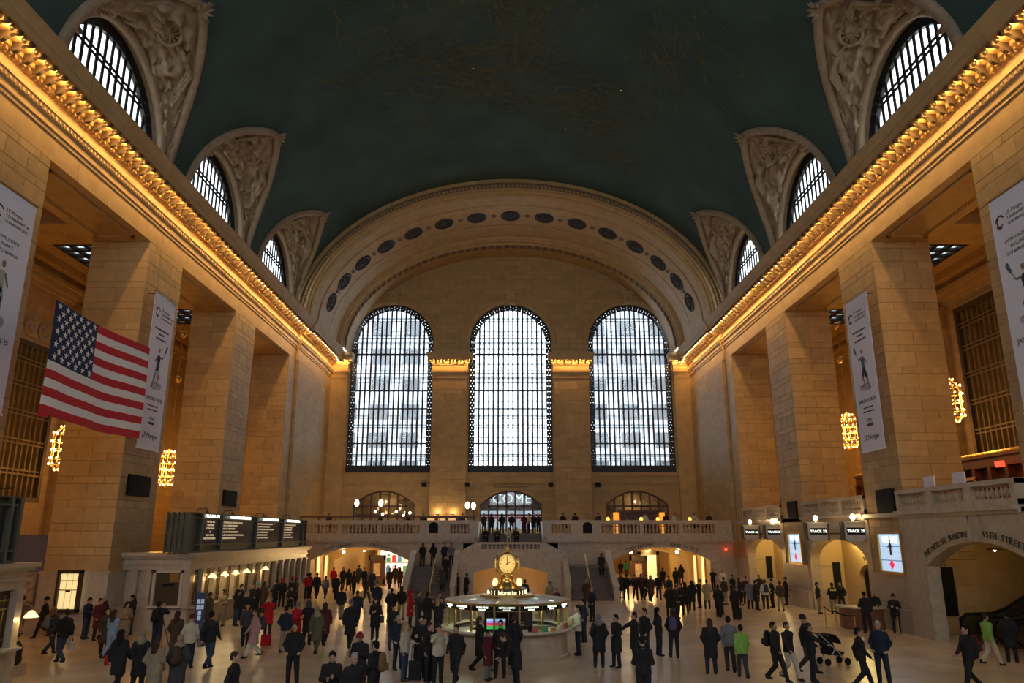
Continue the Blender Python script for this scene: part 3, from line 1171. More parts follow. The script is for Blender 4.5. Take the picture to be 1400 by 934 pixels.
hz = [(26.45, .05, .16), (24.6, .04, .14), (22.69, .12, 0), (20.81, .04, .14), (18.83, .07, 0), (16.96, .07, 0), (15.14, .04, .14), (13.38, .07, 0), (12.05, .05, .2), (11.1, .04, 0)]
WLAB = ['tall arched iron window next to the flag side corner', 'tall brightest arched iron window in the centre of the far wall', 'tall arched iron window next to the escalator side corner']
for i, c in enumerate(WINC):
    w = thing('window_%d' % (i + 1), (c, 76.2, 0), 0, WLAB[i], 'window', 'far wall windows', 'structure')
    arch_bar_window(w, WRR - .02, SPR, SILL, 15, hz, .55, None, mh=.085, thick=.03)
    b = MB().box(-WRR, WRR, -.05, .1, SILL + .0, SILL + .62)
    b.build('base_panel', M['iron'], w)
    # outer glazing layer across the glass walkway
    m = MB()
    for x in lin(-4.1, 4.1, 16):
        m.box(x - .03, x + .03, 1.5, 1.6, SILL, SPR + 4.2)
    for z in (11.8, 14.2, 16.2, 18.0, 20.0, 22.0, 23.7, 25.6):
        m.box(-4.3, 4.3, 1.48, 1.62, z - .05, z + .05)
    for z in (12.2, 16.4, 20.4, 24.2):
        m.box(-4.3, 4.3, .35, 1.5, z - .05, z)
    o = m.build('outer_glazing_bars', M['facade'], w)
    o['kind'] = 'stuff'
# roof and cheeks of the walkway so that light enters only by the glass
m = MB()
m.box(-19, 19, 77.9, 78.4, 4.1, 10.4)
m.box(-19, -16.9, 76.6, 78.4, 8, 29)
m.box(16.9, 19, 76.6, 78.4, 8, 29)
m.box(-7.9, -4.5, 76.6, 78.4, 8, 29)
m.box(4.5, 7.9, 76.6, 78.4, 8, 29)
m.box(-19, 19, 76.6, 78.4, 28.3, 37)
m.box(-19, 19, 76.5, 78.4, 9.2, 10.4)
o = m.build('wall_outer_skin', M['facade'])
tag(o, 'grey outer skin of the window walkways', 'wall', kind='structure')
# grey blocks added across the street to darken the side windows
for (x0, x1, z1, lab) in ((-40, -9.5, 41, 'added grey block dimming the window next to the flag side corner'), (8.5, 40, 41, 'added grey block dimming the window next to the escalator side corner')):
    t = thing('window_dimming_block', ((x0 + x1) / 2, 104, 0), 0, lab, 'building')
    hw = (x1 - x0) / 2
    m = MB().box(-hw, hw, 0, 12, -2, z1)
    m.build('wall', M['facade'], t)
    for k in range(9):
        for i in range(6):
            xx = -hw + 2.5 + i * (2 * hw - 4) / 6
            inst('window', MB().box(0, 2.6, -.05, .05, 0, 2.2).mesh('window', M['screendark']), t, (xx, 0, 4 + 4 * k))

# wall behind the viewpoint, with its own daylight windows
m = MB()
edges = [-19]
for c in WINC:
    edges += [c - WRR, c + WRR]
edges.append(19)
for i in range(0, 8, 2):
    m.strip([edges[i], edges[i + 1]], lambda x: 0, lambda x: 37, -9.1, -8.5)
for c in WINC:
    xs = [c + WRR * math.sin(a) for a in lin(-pi / 2, pi / 2, 21)]
    m.strip(xs, lambda x: SPR + sqrt(max(0, WRR ** 2 - (x - c) ** 2)), lambda x: 37, -9.1, -8.5)
    m.strip([c - WRR, c + WRR], lambda x: 0, lambda x: SILL, -9.1, -8.5)
    for x in lin(c - WRR, c + WRR, 14):
        m.box(x - .05, x + .05, -8.9, -8.7, SILL, SPR + 4)
    for z in (13, 15.5, 18, 20.5, 23, 25.5):
        m.box(c - WRR, c + WRR, -8.9, -8.7, z - .05, z + .05)
o = m.build('wall_front', M['ashlar'])
tag(o, 'stone end wall with arched windows behind the viewpoint', 'wall', kind='structure')

# ================================================================== BALCONIES, STAIRS, PASSAGES
_b = [(.10, 0), (.10, .05), (.05, .08), (.055, .12), (.10, .22), (.085, .32), (.045, .45), (.05, .5), (.09, .53), (.09, .6)]
BALM = MB().lathe(_b, 8).mesh('baluster', M['marble'], True)


def balustrade(t, axis, at, groups, posts, z0, z1, depth=.32, sgn=1, u0=None, u1=None):
    """stone balustrade: base course z0.., rail, pedestals and single balusters"""
    h = z1 - z0
    base, rail = .22 * h, .2 * h
    m = MB()
    for (a, b, c, d) in ((u0, u1, z0, z0 + base), (u0, u1, z1 - rail, z1)):
        e = .06 if c > z0 else 0
        if axis == 'x':
            m.box(a, b, at - depth / 2 - e, at + depth / 2 + e, c, d)
        else:
            m.box(at - depth / 2 - e, at + depth / 2 + e, a, b, c, d)
    m.build('rail', M['marble'], t)
    for (a, b) in posts:
        m = MB()
        if axis == 'x':
            m.box(a, b, at - depth / 2 - .03, at + depth / 2 + .03, z0, z1 - .02)
        else:
            m.box(at - depth / 2 - .03, at + depth / 2 + .03, a, b, z0, z1 - .02)
        m.build('pedestal', M['marble'], t)
    hh = h - base - rail
    for (a, b) in groups:
        n = max(2, round((b - a) / .30))
        for i in range(n):
            u = a + (i + .5) * (b - a) / n
            loc = (u, at, z0 + base) if axis == 'x' else (at, u, z0 + base)
            inst('baluster', BALM, t, loc, (0, 0, 0), (1, 1, hh / .6))


# ---- far balcony
YB = 63.5
t = thing('balcony', (0, 0, 0), 0, 'far stone balcony with balustrade above two lit passages', 'balcony', kind='structure')
m = MB()
TUN = [(-12.35, 3.98), (12.4, 4.05)]
edges = [-18.5, -12.35 - 3.98, -12.35 + 3.98, -3.9]
for sg in (1, -1):
    e = edges
    for (a, b) in ((e[0], e[1]), (e[2], e[3])):
        p, q = sorted((sg * a, sg * b))
        m.strip([p, q], lambda x: 0, lambda x: 4.05, YB, YB + .7)
    c = sg * -12.35
    xs = [c + 3.98 * sin(a) for a in lin(-pi / 2, pi / 2, 31)]
    m.strip(xs, lambda x: 2.35 + 1.05 * (1 - ((x - c) / 3.98) ** 2), lambda x: 4.05, YB, YB + .7)
m.build('front_wall', M['marble'], t)
m = MB()
for (a, b) in ((-18.5, -2.7), (2.7, 18.5)):
    m.box(a, b, YB - .25, YB + .6, 3.72, 3.84)
    m.box(a, b, YB - .45, YB + .6, 3.84, 4.05)
    m.box(a, b, YB - .1, 75.7, 4.05, 4.5)
m.box(-2.7, 2.7, 67.2, 75.7, 4.05, 4.5)
m.build('ledge', M['marble'], t)
for sg in (-1, 1):
    for c in (-12.35,):
        m = MB()
        p = sg * c
        m.box(p - .35, p + .35, YB - .12, YB + .05, 3.38, 3.75)
        m.build('keystone', M['marble'], t)
gr = [(-16.8, -14.3), (-13.85, -11.05), (-10.65, -7.6), (-4.9, -3.45)]
ps = [(-18.5, -16.9), (-14.25, -13.9), (-11.0, -10.7), (-7.5, -5.0), (-3.4, -2.65)]
balustrade(t, 'x', YB + .15, gr, ps, 4.05, 5.55, u0=-18.5, u1=-2.65)
balustrade(t, 'x', YB + .15, [(-b, -a) for a, b in gr], [(-b, -a) for a, b in ps], 4.05, 5.55, u0=2.65, u1=18.5)
for sg in (-1, 1):
    m = MB()
    xs = lin(-.38, .38, 9)
    m.strip(xs, lambda x: 4.5, lambda x: 5.15 + .25 * sqrt(max(0, 1 - (x / .38) ** 2)), YB - .08, YB - .02)
    m.build('niche', M['black'], t, loc=(sg * 6.35, 0, 0))
for (c, a, b) in ((-12.35, 'TICKET MACHINES', 'SUBWAY & SHUTTLE'), (12.4, 'TICKET MACHINES', 'TRACKS 116 TO 42')):
    arc_text(a, .34, M['engrave'], t, c, YB - .02, 3.62, 9.5, 'x', 0, .24, a_mid=-.195)
    arc_text(b, .34, M['engrave'], t, c, YB - .02, 3.62, 9.5, 'x', 0, .24, a_mid=.20)

# ---- passages behind the far arches
M['passage'] = mat('warm_passage_stone', (0.56, 0.40, 0.20), .5, noise=.08, nscale=1.2)


def lamp_light(parent, loc, energy, col=(1.0, .64, .24), r=.15):
    l = bpy.data.lights.new('lamp_light', 'POINT')
    l.energy = energy * LAMP
    l.color = col
    l.shadow_soft_size = r
    o = bpy.data.objects.new('lamp_light', l)
    link(o, parent)
    o.location = loc
    return o


GLB = MB().sphere((0, 0, 0), .2, 12, 8).mesh('globe', M['globe'], True)
ROD = MB().tube([(0, 0, .18), (0, 0, .75)], .02, 6).mesh('stem', M['brass'])


def pendant(loc, label, energy, group, sc=1.0, stem=True, col=(1.0, .62, .22)):
    t = thing('globe_lamp', loc, 0, label, 'lamp', group)
    inst('globe', GLB, t, (0, 0, 0), (0, 0, 0), (sc, sc, sc))
    if stem:
        inst('stem', ROD, t, (0, 0, 0), (0, 0, 0), (1, 1, sc))
    if energy:
        lamp_light(t, (0, 0, -.3 * sc), energy, col)
    return t


for sg in (-1, 1):
    c = sg * 12.38
    lab = 'flag side' if sg < 0 else 'escalator side'
    t = thing('wall_passage', (0, 0, 0), 0, 'warmly lit stone passage behind the %s far arch' % lab, 'passage', kind='structure')
    m = MB()
    m.box(c - 4.6, c - 4.05, YB + .7, 94, 0, 4.05)
    m.box(c + 4.05, c + 4.6, YB + .7, 94, 0, 4.05)
    m.box(c - 4.6, c + 4.6, 94, 94.5, 0, 4.05)
    m.box(c - 4.6, c + 4.6, 75.6, 94.5, 4.05, 4.5)
    m.build('passage_shell', M['passage'], t)
    # second inner arch with its own lettering
    m = MB()
    xs = [c + 3.6 * sin(a) for a in lin(-pi / 2, pi / 2, 25)]
    m.strip(xs, lambda x: 2.2 + .85 * (1 - ((x - c) / 3.6) ** 2), lambda x: 4.05, 70.5, 71.1)
    m.strip([c - 4.05, c - 3.6], lambda x: 0, lambda x: 4.05, 70.5, 71.1)
    m.strip([c + 3.6, c + 4.05], lambda x: 0, lambda x: 4.05, 70.5, 71.1)
    m.build('inner_arch', M['passage'], t)
    arc_text('SUBWAY' if sg < 0 else 'DINING CONCOURSE', .3, M['engrave'], t, c, 70.48, 3.3, 9, 'x', 0, .16 if sg < 0 else .36, a_mid=.05)
    for i, (dx, yy) in enumerate(((-2.0, 66.8), (2.0, 67.0), (-1.6, 74.0), (1.8, 79), (-1.5, 86))):
        pendant((c + dx, yy, 2.95), 'glowing globe lamp hanging in the %s passage, %s' % (lab, ['first by the outer wall', 'first by the inner side', 'just past the inner arch', 'fourth from the concourse', 'deepest of all'][i]), 170, '%s passage globes' % lab, .7)
    # door frames on the passage side walls
    for i, yy in enumerate((66.2, 69.0)):
        m = MB()
        for s2 in (-1,):
            x = c + sg * 4.05
            a, b = sorted((x, x - sg * .12))
            m.box(a, b, yy - .75, yy - .6, 0, 2.6)
            m.box(a, b, yy + .6, yy + .75, 0, 2.6)
            m.box(a, b, yy - .75, yy + .75, 2.6, 2.8)
        fr = m.build('door_surround', M['brass'], t)
        x = c + sg * 4.04
        MB().box(min(x, x - sg * .04), max(x, x - sg * .04), yy - .6, yy + .6, .05, 2.6).build('door_glass', M['litwindow'], t)
# shop front at the back of the left passage and a lit doorway in the right one
t = thing('shop_window', (-11.2, 80.0, 0), 0, 'bright shop window display at the back of the flag side passage', 'shop window')
m = MB()
for (a, b, c, d) in ((-2.5, -2.35, 0, 3.1), (2.35, 2.5, 0, 3.1), (-2.5, 2.5, 2.95, 3.1), (-2.5, 2.5, 0, .35)):
    m.box(a, b, -.1, .1, c, d)
m.build('frame', M['brass'], t)
MB().box(-2.35, 2.35, .8, .85, .35, 2.95).build('backdrop', M['shoplit'], t)
rnd = random.Random(5)
SHOPM = [mat('goods_%d' % i, c, .5, emit=c, est=.35) for i, c in enumerate(((.7, .06, .05), (.1, .3, .6), (.9, .8, .6), (.5, .1, .3), (.15, .4, .2)))]
for i in range(16):
    x, z = -2.0 + 4.0 * (i % 8) / 7, .505 + 1.15 * (i // 8)
    b = MB().cbox(-.2, .2, -.15, .15, 0, rnd.uniform(.3, .8), .05)
    b.sphere((0, 0, rnd.uniform(.35, .7)), .17, 8, 6)
    o = b.build('goods', SHOPM[i % 5], None, loc=(-11.2 + x, 80.45, z))
    tag(o, 'small colourful item on show inside the bright shop window', 'goods', 'goods in the shop window')
m = MB().box(-2.3, 2.3, .2, .7, .42, .5).box(-2.3, 2.3, .2, .7, 1.57, 1.65)
m.build('shelf', M['brass'], t)
t = thing('doorway', (14.2, 80.0, 0), 0, 'bright framed doorway at the back of the escalator side passage', 'doorway')
m = MB().box(-1.1, -.8, -.2, .2, 0, 2.7).box(.8, 1.1, -.2, .2, 0, 2.7).box(-1.1, 1.1, -.2, .2, 2.4, 2.9)
m.build('frame', M['bronze'], t)
MB().box(-.8, .8, .05, .1, 0, 2.4).build('lit_glass', M['litwindow'], t)


def kiosk(loc, label):
    t = thing('directory_board', loc, 0, label, 'sign board', 'dark framed directory boards')
    m = MB().box(-.75, -.6, -.2, .2, 0, 2.6).box(.6, .75, -.2, .2, 0, 2.6).box(-.75, .75, -.2, .2, 2.15, 2.6).box(-.75, .75, -.2, .2, 0, .55).box(-.85, .85, -.25, .25, 0, .15)
    m.build('frame', M['bronze'], t)
    MB().box(-.6, .6, -.05, .05, .55, 2.15).build('panel', M['wood'], t)
    MB().box(-.3, .3, -.07, -.05, .8, 1.9).build('poster', mat('kiosk_poster', (.55, .42, .25), .5, noise=.3, nscale=6), t)


kiosk((-12.0, 70.0, 0), 'dark framed directory board standing in the flag side passage')
kiosk((11.3, 68.8, 0), 'dark framed directory board standing in the escalator side passage')

# ---- stairs
st = thing('staircase', (0, 0, 0), 0, 'double stone staircase rising to the far balcony', 'staircase', kind='structure')
NS, RISE, RUN = 12, 2.05 / 12, 4.0 / 12
for sg in (-1, 1):
    for i in range(NS):
        x0, x1 = sorted((sg * 7.1, sg * 4.15))
        m = MB()
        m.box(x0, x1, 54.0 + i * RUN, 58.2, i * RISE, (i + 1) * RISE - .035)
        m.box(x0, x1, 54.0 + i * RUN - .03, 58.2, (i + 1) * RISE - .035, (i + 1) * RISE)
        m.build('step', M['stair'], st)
    x0, x1 = sorted((sg * 7.4, sg * 3.2))
    m = MB().box(x0, x1, 58.2, YB, 0, 2.05)
    m.build('landing', M['stair'], st)
    for i in range(5):
        a, b = sorted((sg * (3.9 - .28 * i), sg * 2.3))
        MB().box(a, b, 59.6, 62.5, 2.05, 2.05 + .17 * (i + 1)).build('step', M['stair'], st)
    # sloped marble parapets
    for (xa, xb) in ((7.1, 7.42), (3.85, 4.15)):
        a, b = sorted((sg * xa, sg * xb))
        m = MB()
        m.strip([53.7, 53.95, 54.1, 58.2, 58.4, 62], lambda y: 0, lambda y: .95 if y < 54.0 else min(3.05, 1.0 + (y - 54.1) * .5125), a, b, axis='y')
        m.build('parapet', M['marble'], st)
        m = MB()
        m.strip([53.9, 58.3], lambda y: 1.0 + (y - 54.1) * .5125, lambda y: 1.12 + (y - 54.1) * .5125, a - .05, b + .05, axis='y')
        m.build('parapet_coping', M['marble_light'], st)
    # brass handrail in the middle
    xm = sg * 5.55
    m = MB()
    m.tube([(xm, 53.9, 0), (xm, 53.9, .95), (xm, 58.1, 3.0), (xm, 58.1, 2.05)], .035, 8)
    m.tube([(xm, 56.0, 1.0), (xm, 56.0, 1.97)], .025, 6)
    m.build('handrail', M['brass'], st)
m = MB()
m.box(-3.2, 3.2, 57.3, 62.6, 2.5, 2.9)
m.build('centre_landing', M['stair'], st)
for i in range(9):
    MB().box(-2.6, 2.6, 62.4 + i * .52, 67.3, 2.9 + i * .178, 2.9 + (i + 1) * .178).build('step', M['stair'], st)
for sg in (-1, 1):
    a, b = sorted((sg * 2.6, sg * 2.95))
    MB().strip([62.0, 67.3], lambda y: 2.0, lambda y: 3.7 + (y - 62) * .34, a, b, axis='y').build('parapet', M['marble'], st)
# bowed front wall with low arch, lit underneath
m = MB()


def ftop(x):
    k = max(0, (abs(x) - 2.3) / 1.75)
    return 3.25 - .55 * k ** 1.6


def fdep(x):
    return 0.0


for sg in (-1, 1):
    m.strip(sorted([sg * 2.65, sg * 3.3, sg * 3.85, sg * 4.1]), lambda x: 0, ftop, 57.0, 57.35)
xs = lin(-2.65, 2.65, 25)
m.strip(xs, lambda x: 1.72 + .42 * (1 - (x / 2.65) ** 2), ftop, 57.0, 57.35)
m.build('front_wall', M['marble'], st)
m = MB()
for sg in (-1, 1):
    xs = [sg * v for v in lin(2.3, 4.1, 9)]
    m.strip(sorted(xs), lambda x: ftop(x), lambda x: 3.85 - 1.0 * ((abs(x) - 2.3) / 1.8) ** 1.5, 56.97, 57.38)
m.build('swept_parapet', M['marble'], st)
balustrade(st, 'x', 57.18, [(-2.15, 2.15)], [(-2.35, -2.15), (2.15, 2.35)], 3.2, 3.85, depth=.3, u0=-2.35, u1=2.35)
m = MB()
m.box(-3.2, -2.75, 57.3, 62, 0, 2.5)
m.box(2.75, 3.2, 57.3, 62, 0, 2.5)
m.box(-3.2, 3.2, 61.5, 62, 0, 2.5)
m.build('undercroft', M['passage'], st)
for x in (-1.6, 1.6):
    pendant((x, 59.0, 2.05), 'small globe lamp under the staircase arch behind the clock', 60, 'undercroft lamps', .5, False, (1, .62, .28))

# ---- doors and rooms on the far balcony
for (c, lab, kind) in ((-12.55, 'wood framed arched restaurant screen on the balcony near the flag side corner', 'rest'), (0.03, 'arched exit doors at the top of the stairs under the centre window', 'exit'), (12.55, 'wood framed arched bar screen on the balcony near the escalator side corner', 'bar')):
    t = thing('door_%d' % (1 + [-12.55, .03, 12.55].index(c)), (c, 76.0, 4.5), 0, lab, 'door', 'arched doors on the far balcony', 'structure')

    def dtop(x):
        return 2.8 + 1.35 * (1 - (x / DHW) ** 2)
    n = 7
    xs = lin(-DHW, DHW, n + 1)
    for x in xs:
        MB().box(x - .09, x + .09, -.1, .1, 0, dtop(min(max(x, -DHW + .01), DHW - .01))).build('mullion', M['wood'], t)
    for z in (1.75, 2.62):
        MB().box(-DHW, DHW, -.1, .1, z - .1, z + .1).build('transom', M['wood'], t)
    m = MB()
    m.strip(lin(-DHW, DHW, 25), lambda x: dtop(x) - .16, lambda x: dtop(x), -.1, .1)
    m.build('arch_frame', M['wood'], t)
    for i in range(n):
        a, b = xs[i] + .09, xs[i + 1] - .09
        top = min(dtop(a), dtop(b)) - .16
        MB().box(a, b, -.01, .01, 2.72, top).build('pane', M['clear'], t)
        MB().box(a, b, -.01, .01, 1.85, 2.52).build('pane', M['clear'], t)
        if kind == 'exit':
            MB().box(a, b, -.03, .03, 0, .45).build('kick_plate', M['brass'], t)
            MB().box(a, b, -.01, .01, .45, 1.65).build('pane', M['clear'], t)
        elif kind == 'rest' or i > 4:
            MB().box(a, b, -.03, .03, 0, .55).build('lower_panel', M['wood'], t)
    if kind == 'exit':
        # daylit vestibule with lit lettering
        MB().box(-3.1, 3.1, .9, .95, 0, 2.2).build('vestibule_glow', mat('daylit_vestibule', (.7, .8, .9), .6, noise=.5, nscale=3, emit=(.62, .78, .95), est=.75, stretch=(3, 1, .4)), t)
        MB().box(-3.1, 3.1, 1.5, 1.55, 2.2, 4.4).build('vestibule_wall', M['stair'], t)
        text('COME', 1.35, mat('neon_white', (.8, .95, 1), .5, emit=(.70, .93, 1.0), est=.95), t, (.1, .55, 3.35), sx=1.05)
        for i in (0, 1, 2, 3, 4, 5, 6):
            a, b = xs[i] + .1, xs[i + 1] - .1
            MB().box(a, b, .3, .34, 1.4, 1.62).build('red_sign', mat('red_door_sign', (.6, .03, .05), .5, emit=(.8, .05, .07), est=.35), t)
        text('TO VANDERBILT AVENUE', .3, M['engrave'], t, (0, -.47, 4.85))
        text('AND CAMPBELL APARTMENT', .26, M['engrave'], t, (0, -.47, 4.5))
    else:
        MB().box(-3.1, 3.1, 1.7, 1.75, 0, 4.2).build('room_back', mat('room_back_' + kind, (.5, .36, .2), .6, noise=.5, nscale=1.5), t)
        pendant((c, 76.8, 7.6), 'added globe lamp lighting the room inside the %s' % ('restaurant screen' if kind == 'rest' else 'bar screen'), 40, 'added lamps inside the balcony screens', .6)  # globe lamp added to brighten the room behind the screen
# restaurant interior lights and bar shelves
t = thing('back_bar', (12.6, 75.2, 4.5), 0, 'dark wooden back bar with amber side panels on the far balcony', 'bar shelf')
m = MB().box(-2.0, 2.0, -.2, .2, 1.95, 2.2).box(-2.0, 2.0, -.2, .2, 1.05, 1.12).box(-2.0, 2.0, -.2, .2, .0, .3).box(-2.0, 2.0, .12, .2, 0, 2.0)
m.build('shelves', M['wood'], t)
for x in (-2.25, 2.25):
    MB().box(x - .25, x + .25, -.2, .2, 0, 2.0).build('amber_panel', M['amber'], t)
BOT = MB().lathe([(.001, 0), (.05, 0), (.05, .2), (.02, .28), (.02, .38), (.001, .38)], 8)
BOTM = [BOT.mesh('bottle', mat('bottle_%d' % i, c, .15)) for i, c in enumerate(((.3, .12, .03), (.05, .12, .06), (.4, .3, .15)))]
for i in range(12):
    o = inst('bottle', BOTM[i % 3], None, (12.6 - 1.8 + .32 * i, 75.1, 5.62))
    tag(o, 'bottle standing on the back bar shelf of the far balcony', 'bottle', 'bottles on the back bar')
t = thing('bar_cabinet', (-6.2, 74.6, 4.5), 0, 'wooden liquor cabinet with lit shelves under two uplights', 'cabinet')
m = MB().box(-2.0, 2.0, -.2, .2, 1.5, 1.65).box(-2.0, 2.0, -.25, .2, 0, .5).box(-2.0, -1.9, -.2, .2, 0, 1.6).box(1.9, 2.0, -.2, .2, 0, 1.6).box(-.05, .05, -.2, .2, 0, 1.6).box(-2, 2, .15, .2, 0, 1.6).box(-2, 2, -.2, .2, 1.0, 1.05)
m.build('carcass', M['wood'], t)
for x in (-1.55, -.5, .5, 1.55):
    MB().box(x - .35, x + .35, .1, .14, 1.08, 1.45).build('lit_panel', mat('peach_shelf_glow', (1, .6, .3), .5, emit=(1, .5, .2), est=.7), t)
for x in (-.9, .6):
    u = thing('uplight', (-6.2 + x, 74.75, 6.17), 0, 'brass uplight on the bar cabinet washing the far wall pilaster', 'uplight', 'pilaster uplights')
    MB().lathe([(.04, 0), (.05, .1), (.12, .2), (.14, .24)], 10).build('cup', M['brass'], u)
    MB().sphere((0, 0, .2), .08, 8, 6).build('bulb', M['globe'], u)
    lamp_light(u, (0, -.05, .34), 35, (1, .66, .3), .05)
for (x, z) in ((-14.1, 7.2), (-11.9, 7.2), (-3.95, 7.0), (-3.4, 6.95)):
    u = thing('post_lamp', (x, 70.0, 4.5), 0, 'opal torch lamp on a dark post on the restaurant balcony', 'lamp', 'restaurant post lamps')
    MB().lathe([(.14, 0), (.14, .05), (.04, .1), (.035, z - 4.8), (.1, z - 4.72)], 10).build('post', M['bronze'], u)
    MB().sphere((0, 0, z - 4.5), .2, 10, 8, (1, 1, 1.6)).build('globe', M['globe'], u)
    lamp_light(u, (0, -.3, z - 4.3), 30)
for (x, z) in ((-12.9, 6.5), (-12.2, 6.3), (-10.9, 6.5), (-10.2, 6.15), (-9.6, 6.4)):
    u = thing('post_lamp', (x, 73.0, 4.5), 0, 'small round lamp on a thin pole in front of the restaurant screen', 'lamp', 'small restaurant lamps')
    MB().lathe([(.12, 0), (.12, .04), (.02, .08), (.02, z - 4.6)], 8).build('pole', M['bronze'], u)
    MB().sphere((0, 0, z - 4.5), .12, 10, 7).build('globe', M['globe'], u)
    lamp_light(u, (0, -.2, z - 4.4), 12)
for x in (8.2, 11.0, 12.4, 15.1):
    u = thing('table_lamp', (x, 64.6, 5.1), 0, 'small amber table lamp on the bar balcony rail', 'lamp', 'bar table lamps')
    MB().lathe([(.1, 0), (.1, .03), (.02, .06), (.02, .3)], 8).build('base', M['brass'], u)
    MB().sphere((0, 0, .5), .15, 10, 7, (1, 1, 1.5)).build('shade', mat('amber_shade', (1, .6, .1), .5, emit=(1, .52, .08), est=2.2), u)
# table run along the balustrade that carries the lamps, and restaurant rail
for sg, lab in ((-1, 'restaurant'), (1, 'bar')):
    u = thing('long_table', (sg * 12.0, 64.75, 4.5), 0, 'long narrow wooden table behind the balustrade of the %s balcony' % lab, 'table')
    MB().box(-4.4, 4.4, -.3, .3, .54, .6).build('table_top', M['wood'], u)
    for x in (-4.2, -1.4, 1.4, 4.2):
        MB().box(x - .05, x + .05, -.2, .2, 0, .54).build('leg', M['wood'], u)
u = thing('wooden_railing', (-10.5, 65.6, 4.5), 0, 'long dark wooden restaurant railing behind the far balustrade', 'railing')
MB().box(-7.5, 7.5, -.05, .05, 1.3, 1.42).build('handrail', M['wood'], u)
MB().box(-7.5, 7.5, -.03, .03, .75, .82).build('mid_rail', M['wood'], u)
for i in range(11):
    x = -7.4 + i * 1.48
    MB().box(x - .05, x + .05, -.05, .05, 0, 1.3).build('post', M['wood'], u)

# ---- escalator side : balustrades, arches to the tracks
YO = [(27.25, 35.85), (39.75, 48.25), (52.15, 60.7)]
for k, (ya, yb) in enumerate(YO):
    t = thing('balcony', (0, 0, 0), 0, ['marble balcony front over the escalator arch', 'marble balcony front over the middle track gate', 'marble balcony front over the far track gate'][k], 'balcony', 'escalator side balconies', 'structure')
    m = MB()
    X0 = 18.2 if k == 0 else 18.45
    if k == 0:
        oa, ob, spr, cr = 26.3, 34.1, 3.05, 4.13
    else:
        oa, ob, spr, cr = ya + .45, yb - .45, 2.9, 4.15
    c, hw = (oa + ob) / 2, (ob - oa) / 2
    ys = [c + hw * sin(a) for a in lin(-pi / 2, pi / 2, 31)]
    m.strip(ys, lambda y: spr + (cr - spr) * sqrt(max(0, 1 - ((y - c) / hw) ** 2)) if k else spr + (cr - spr) * (1 - ((y - c) / hw) ** 2), lambda y: 5.35, X0, X0 + .6, axis='y')
    m.strip([ob, yb + .1], lambda y: 0, lambda y: 5.35, X0, X0 + .6, axis='y')
    if k:
        m.strip([ya - .1, oa], lambda y: 0, lambda y: 5.35, X0, X0 + .6, axis='y')
    m.build('arch_wall', M['marble'], t)
    m = MB()
    m.box(X0 - .12, X0 + .3, ya, yb, 5.15, 5.28)
    m.box(X0 - .28, X0 + .3, ya, yb, 5.28, 5.45)
    m.box(X0, OX, ya - 4, yb + 4, 5.2, 5.4)
    m.build('ledge', M['marble'], t)
    n = 3
    e = lin(ya, yb, n + 1)
    g = [(e[i] + .35, e[i + 1] - .25) for i in range(n)]
    p = [(e[0], e[0] + .3)] + [(e[i] - .22, e[i] + .3) for i in range(1, n)] + [(e[n] - .25, e[n])]
    balustrade(t, 'y', X0 + .1, g, p, 5.45, 6.4, u0=ya, u1=yb)
    if k == 0:
        arc_text('THE METLIFE BUILDING', .34, M['engrave'], t, c, X0 - .02, 4.42, 8.5, 'y', -pi / 2, .40, a_mid=-.26)
        arc_text('45TH STREET', .36, M['engrave'], t, c, X0 - .02, 4.42, 8.5, 'y', -pi / 2, .27, a_mid=.20)
        m = MB().box(X0 - .06, X0 + .05, c - .42, c - .3, 4.2, 5.15).box(X0 - .06, X0 + .05, c + .3, c + .42, 4.2, 5.15)
        m.build('keystone_trim', M['marble'], t)
    # recess behind the arch
    m = MB()
    dx = 28.5 if k == 0 else 22.2
    m.box(dx, dx + .3, ya - 1, yb + .4, 0, 5.2)
    if k == 0:
        m.box(X0 + .6, dx, 35.9, 36.2, 0, 5.2)
        m.box(X0 + .6, dx, 25.5, 25.9, 0, 5.2)
    else:
        m.box(X0 + .6, dx, yb - .1, yb + .3, 0, 5.2)
        m.box(X0 + .6, dx, ya - .3, ya + .1, 0, 5.2)
    m.build('recess_wall', M['hallglow'] if k else M['stone'], t)
    if k:
        # small inner arch leading to the platform
        cy = ya + 4.85
        m = MB()
        xs = [cy + 1.5 * sin(a) for a in lin(-pi / 2, pi / 2, 21)]
        m.strip(xs, lambda y: 2.0 + .75 * sqrt(max(0, 1 - ((y - cy) / 1.5) ** 2)), lambda y: 5.2, 20.6, 20.9, axis='y')
        m.strip([ya + .1, cy - 1.5], lambda y: 0, lambda y: 5.2, 20.6, 20.9, axis='y')
        m.strip([cy + 1.5, yb - .1], lambda y: 0, lambda y: 5.2, 20.6, 20.9, axis='y')
        m.build('inner_arch', M['hallglow'], t)
        MB().box(21.9, 22.15, cy - 1.4, cy + 1.4, 0, 2.6).build('opening_shade_panel', M['black'], t)  # black panel stands for the dark of the platform opening
        arc_text('TRACKS', .3, M['engrave'], t, cy, 20.58, 3.1, 2.6, 'y', -pi / 2, .5)
        pendant((20.0, cy + .3, 4.2), 'small lamp under the %s track gate arch' % ('middle' if k == 1 else 'far'), 110, 'track gate lamps', .45, False, (1, .74, .25))
        pendant((20.4, yb - 2.2, 4.3), 'small lamp under the %s track gate arch' % ('middle' if k == 1 else 'far'), 60, 'track gate lamps', .4, False, (1, .74, .25))
        MB().box(19.9, 20.35, yb - .2, yb - .12, .75, 2.75).build('black_screen', M['black'], t)
        if k == 1:
            MB().box(19.4, 20.2, ya + .1, ya + .18, .3, 2.5).build('black_screen', M['black'], t)
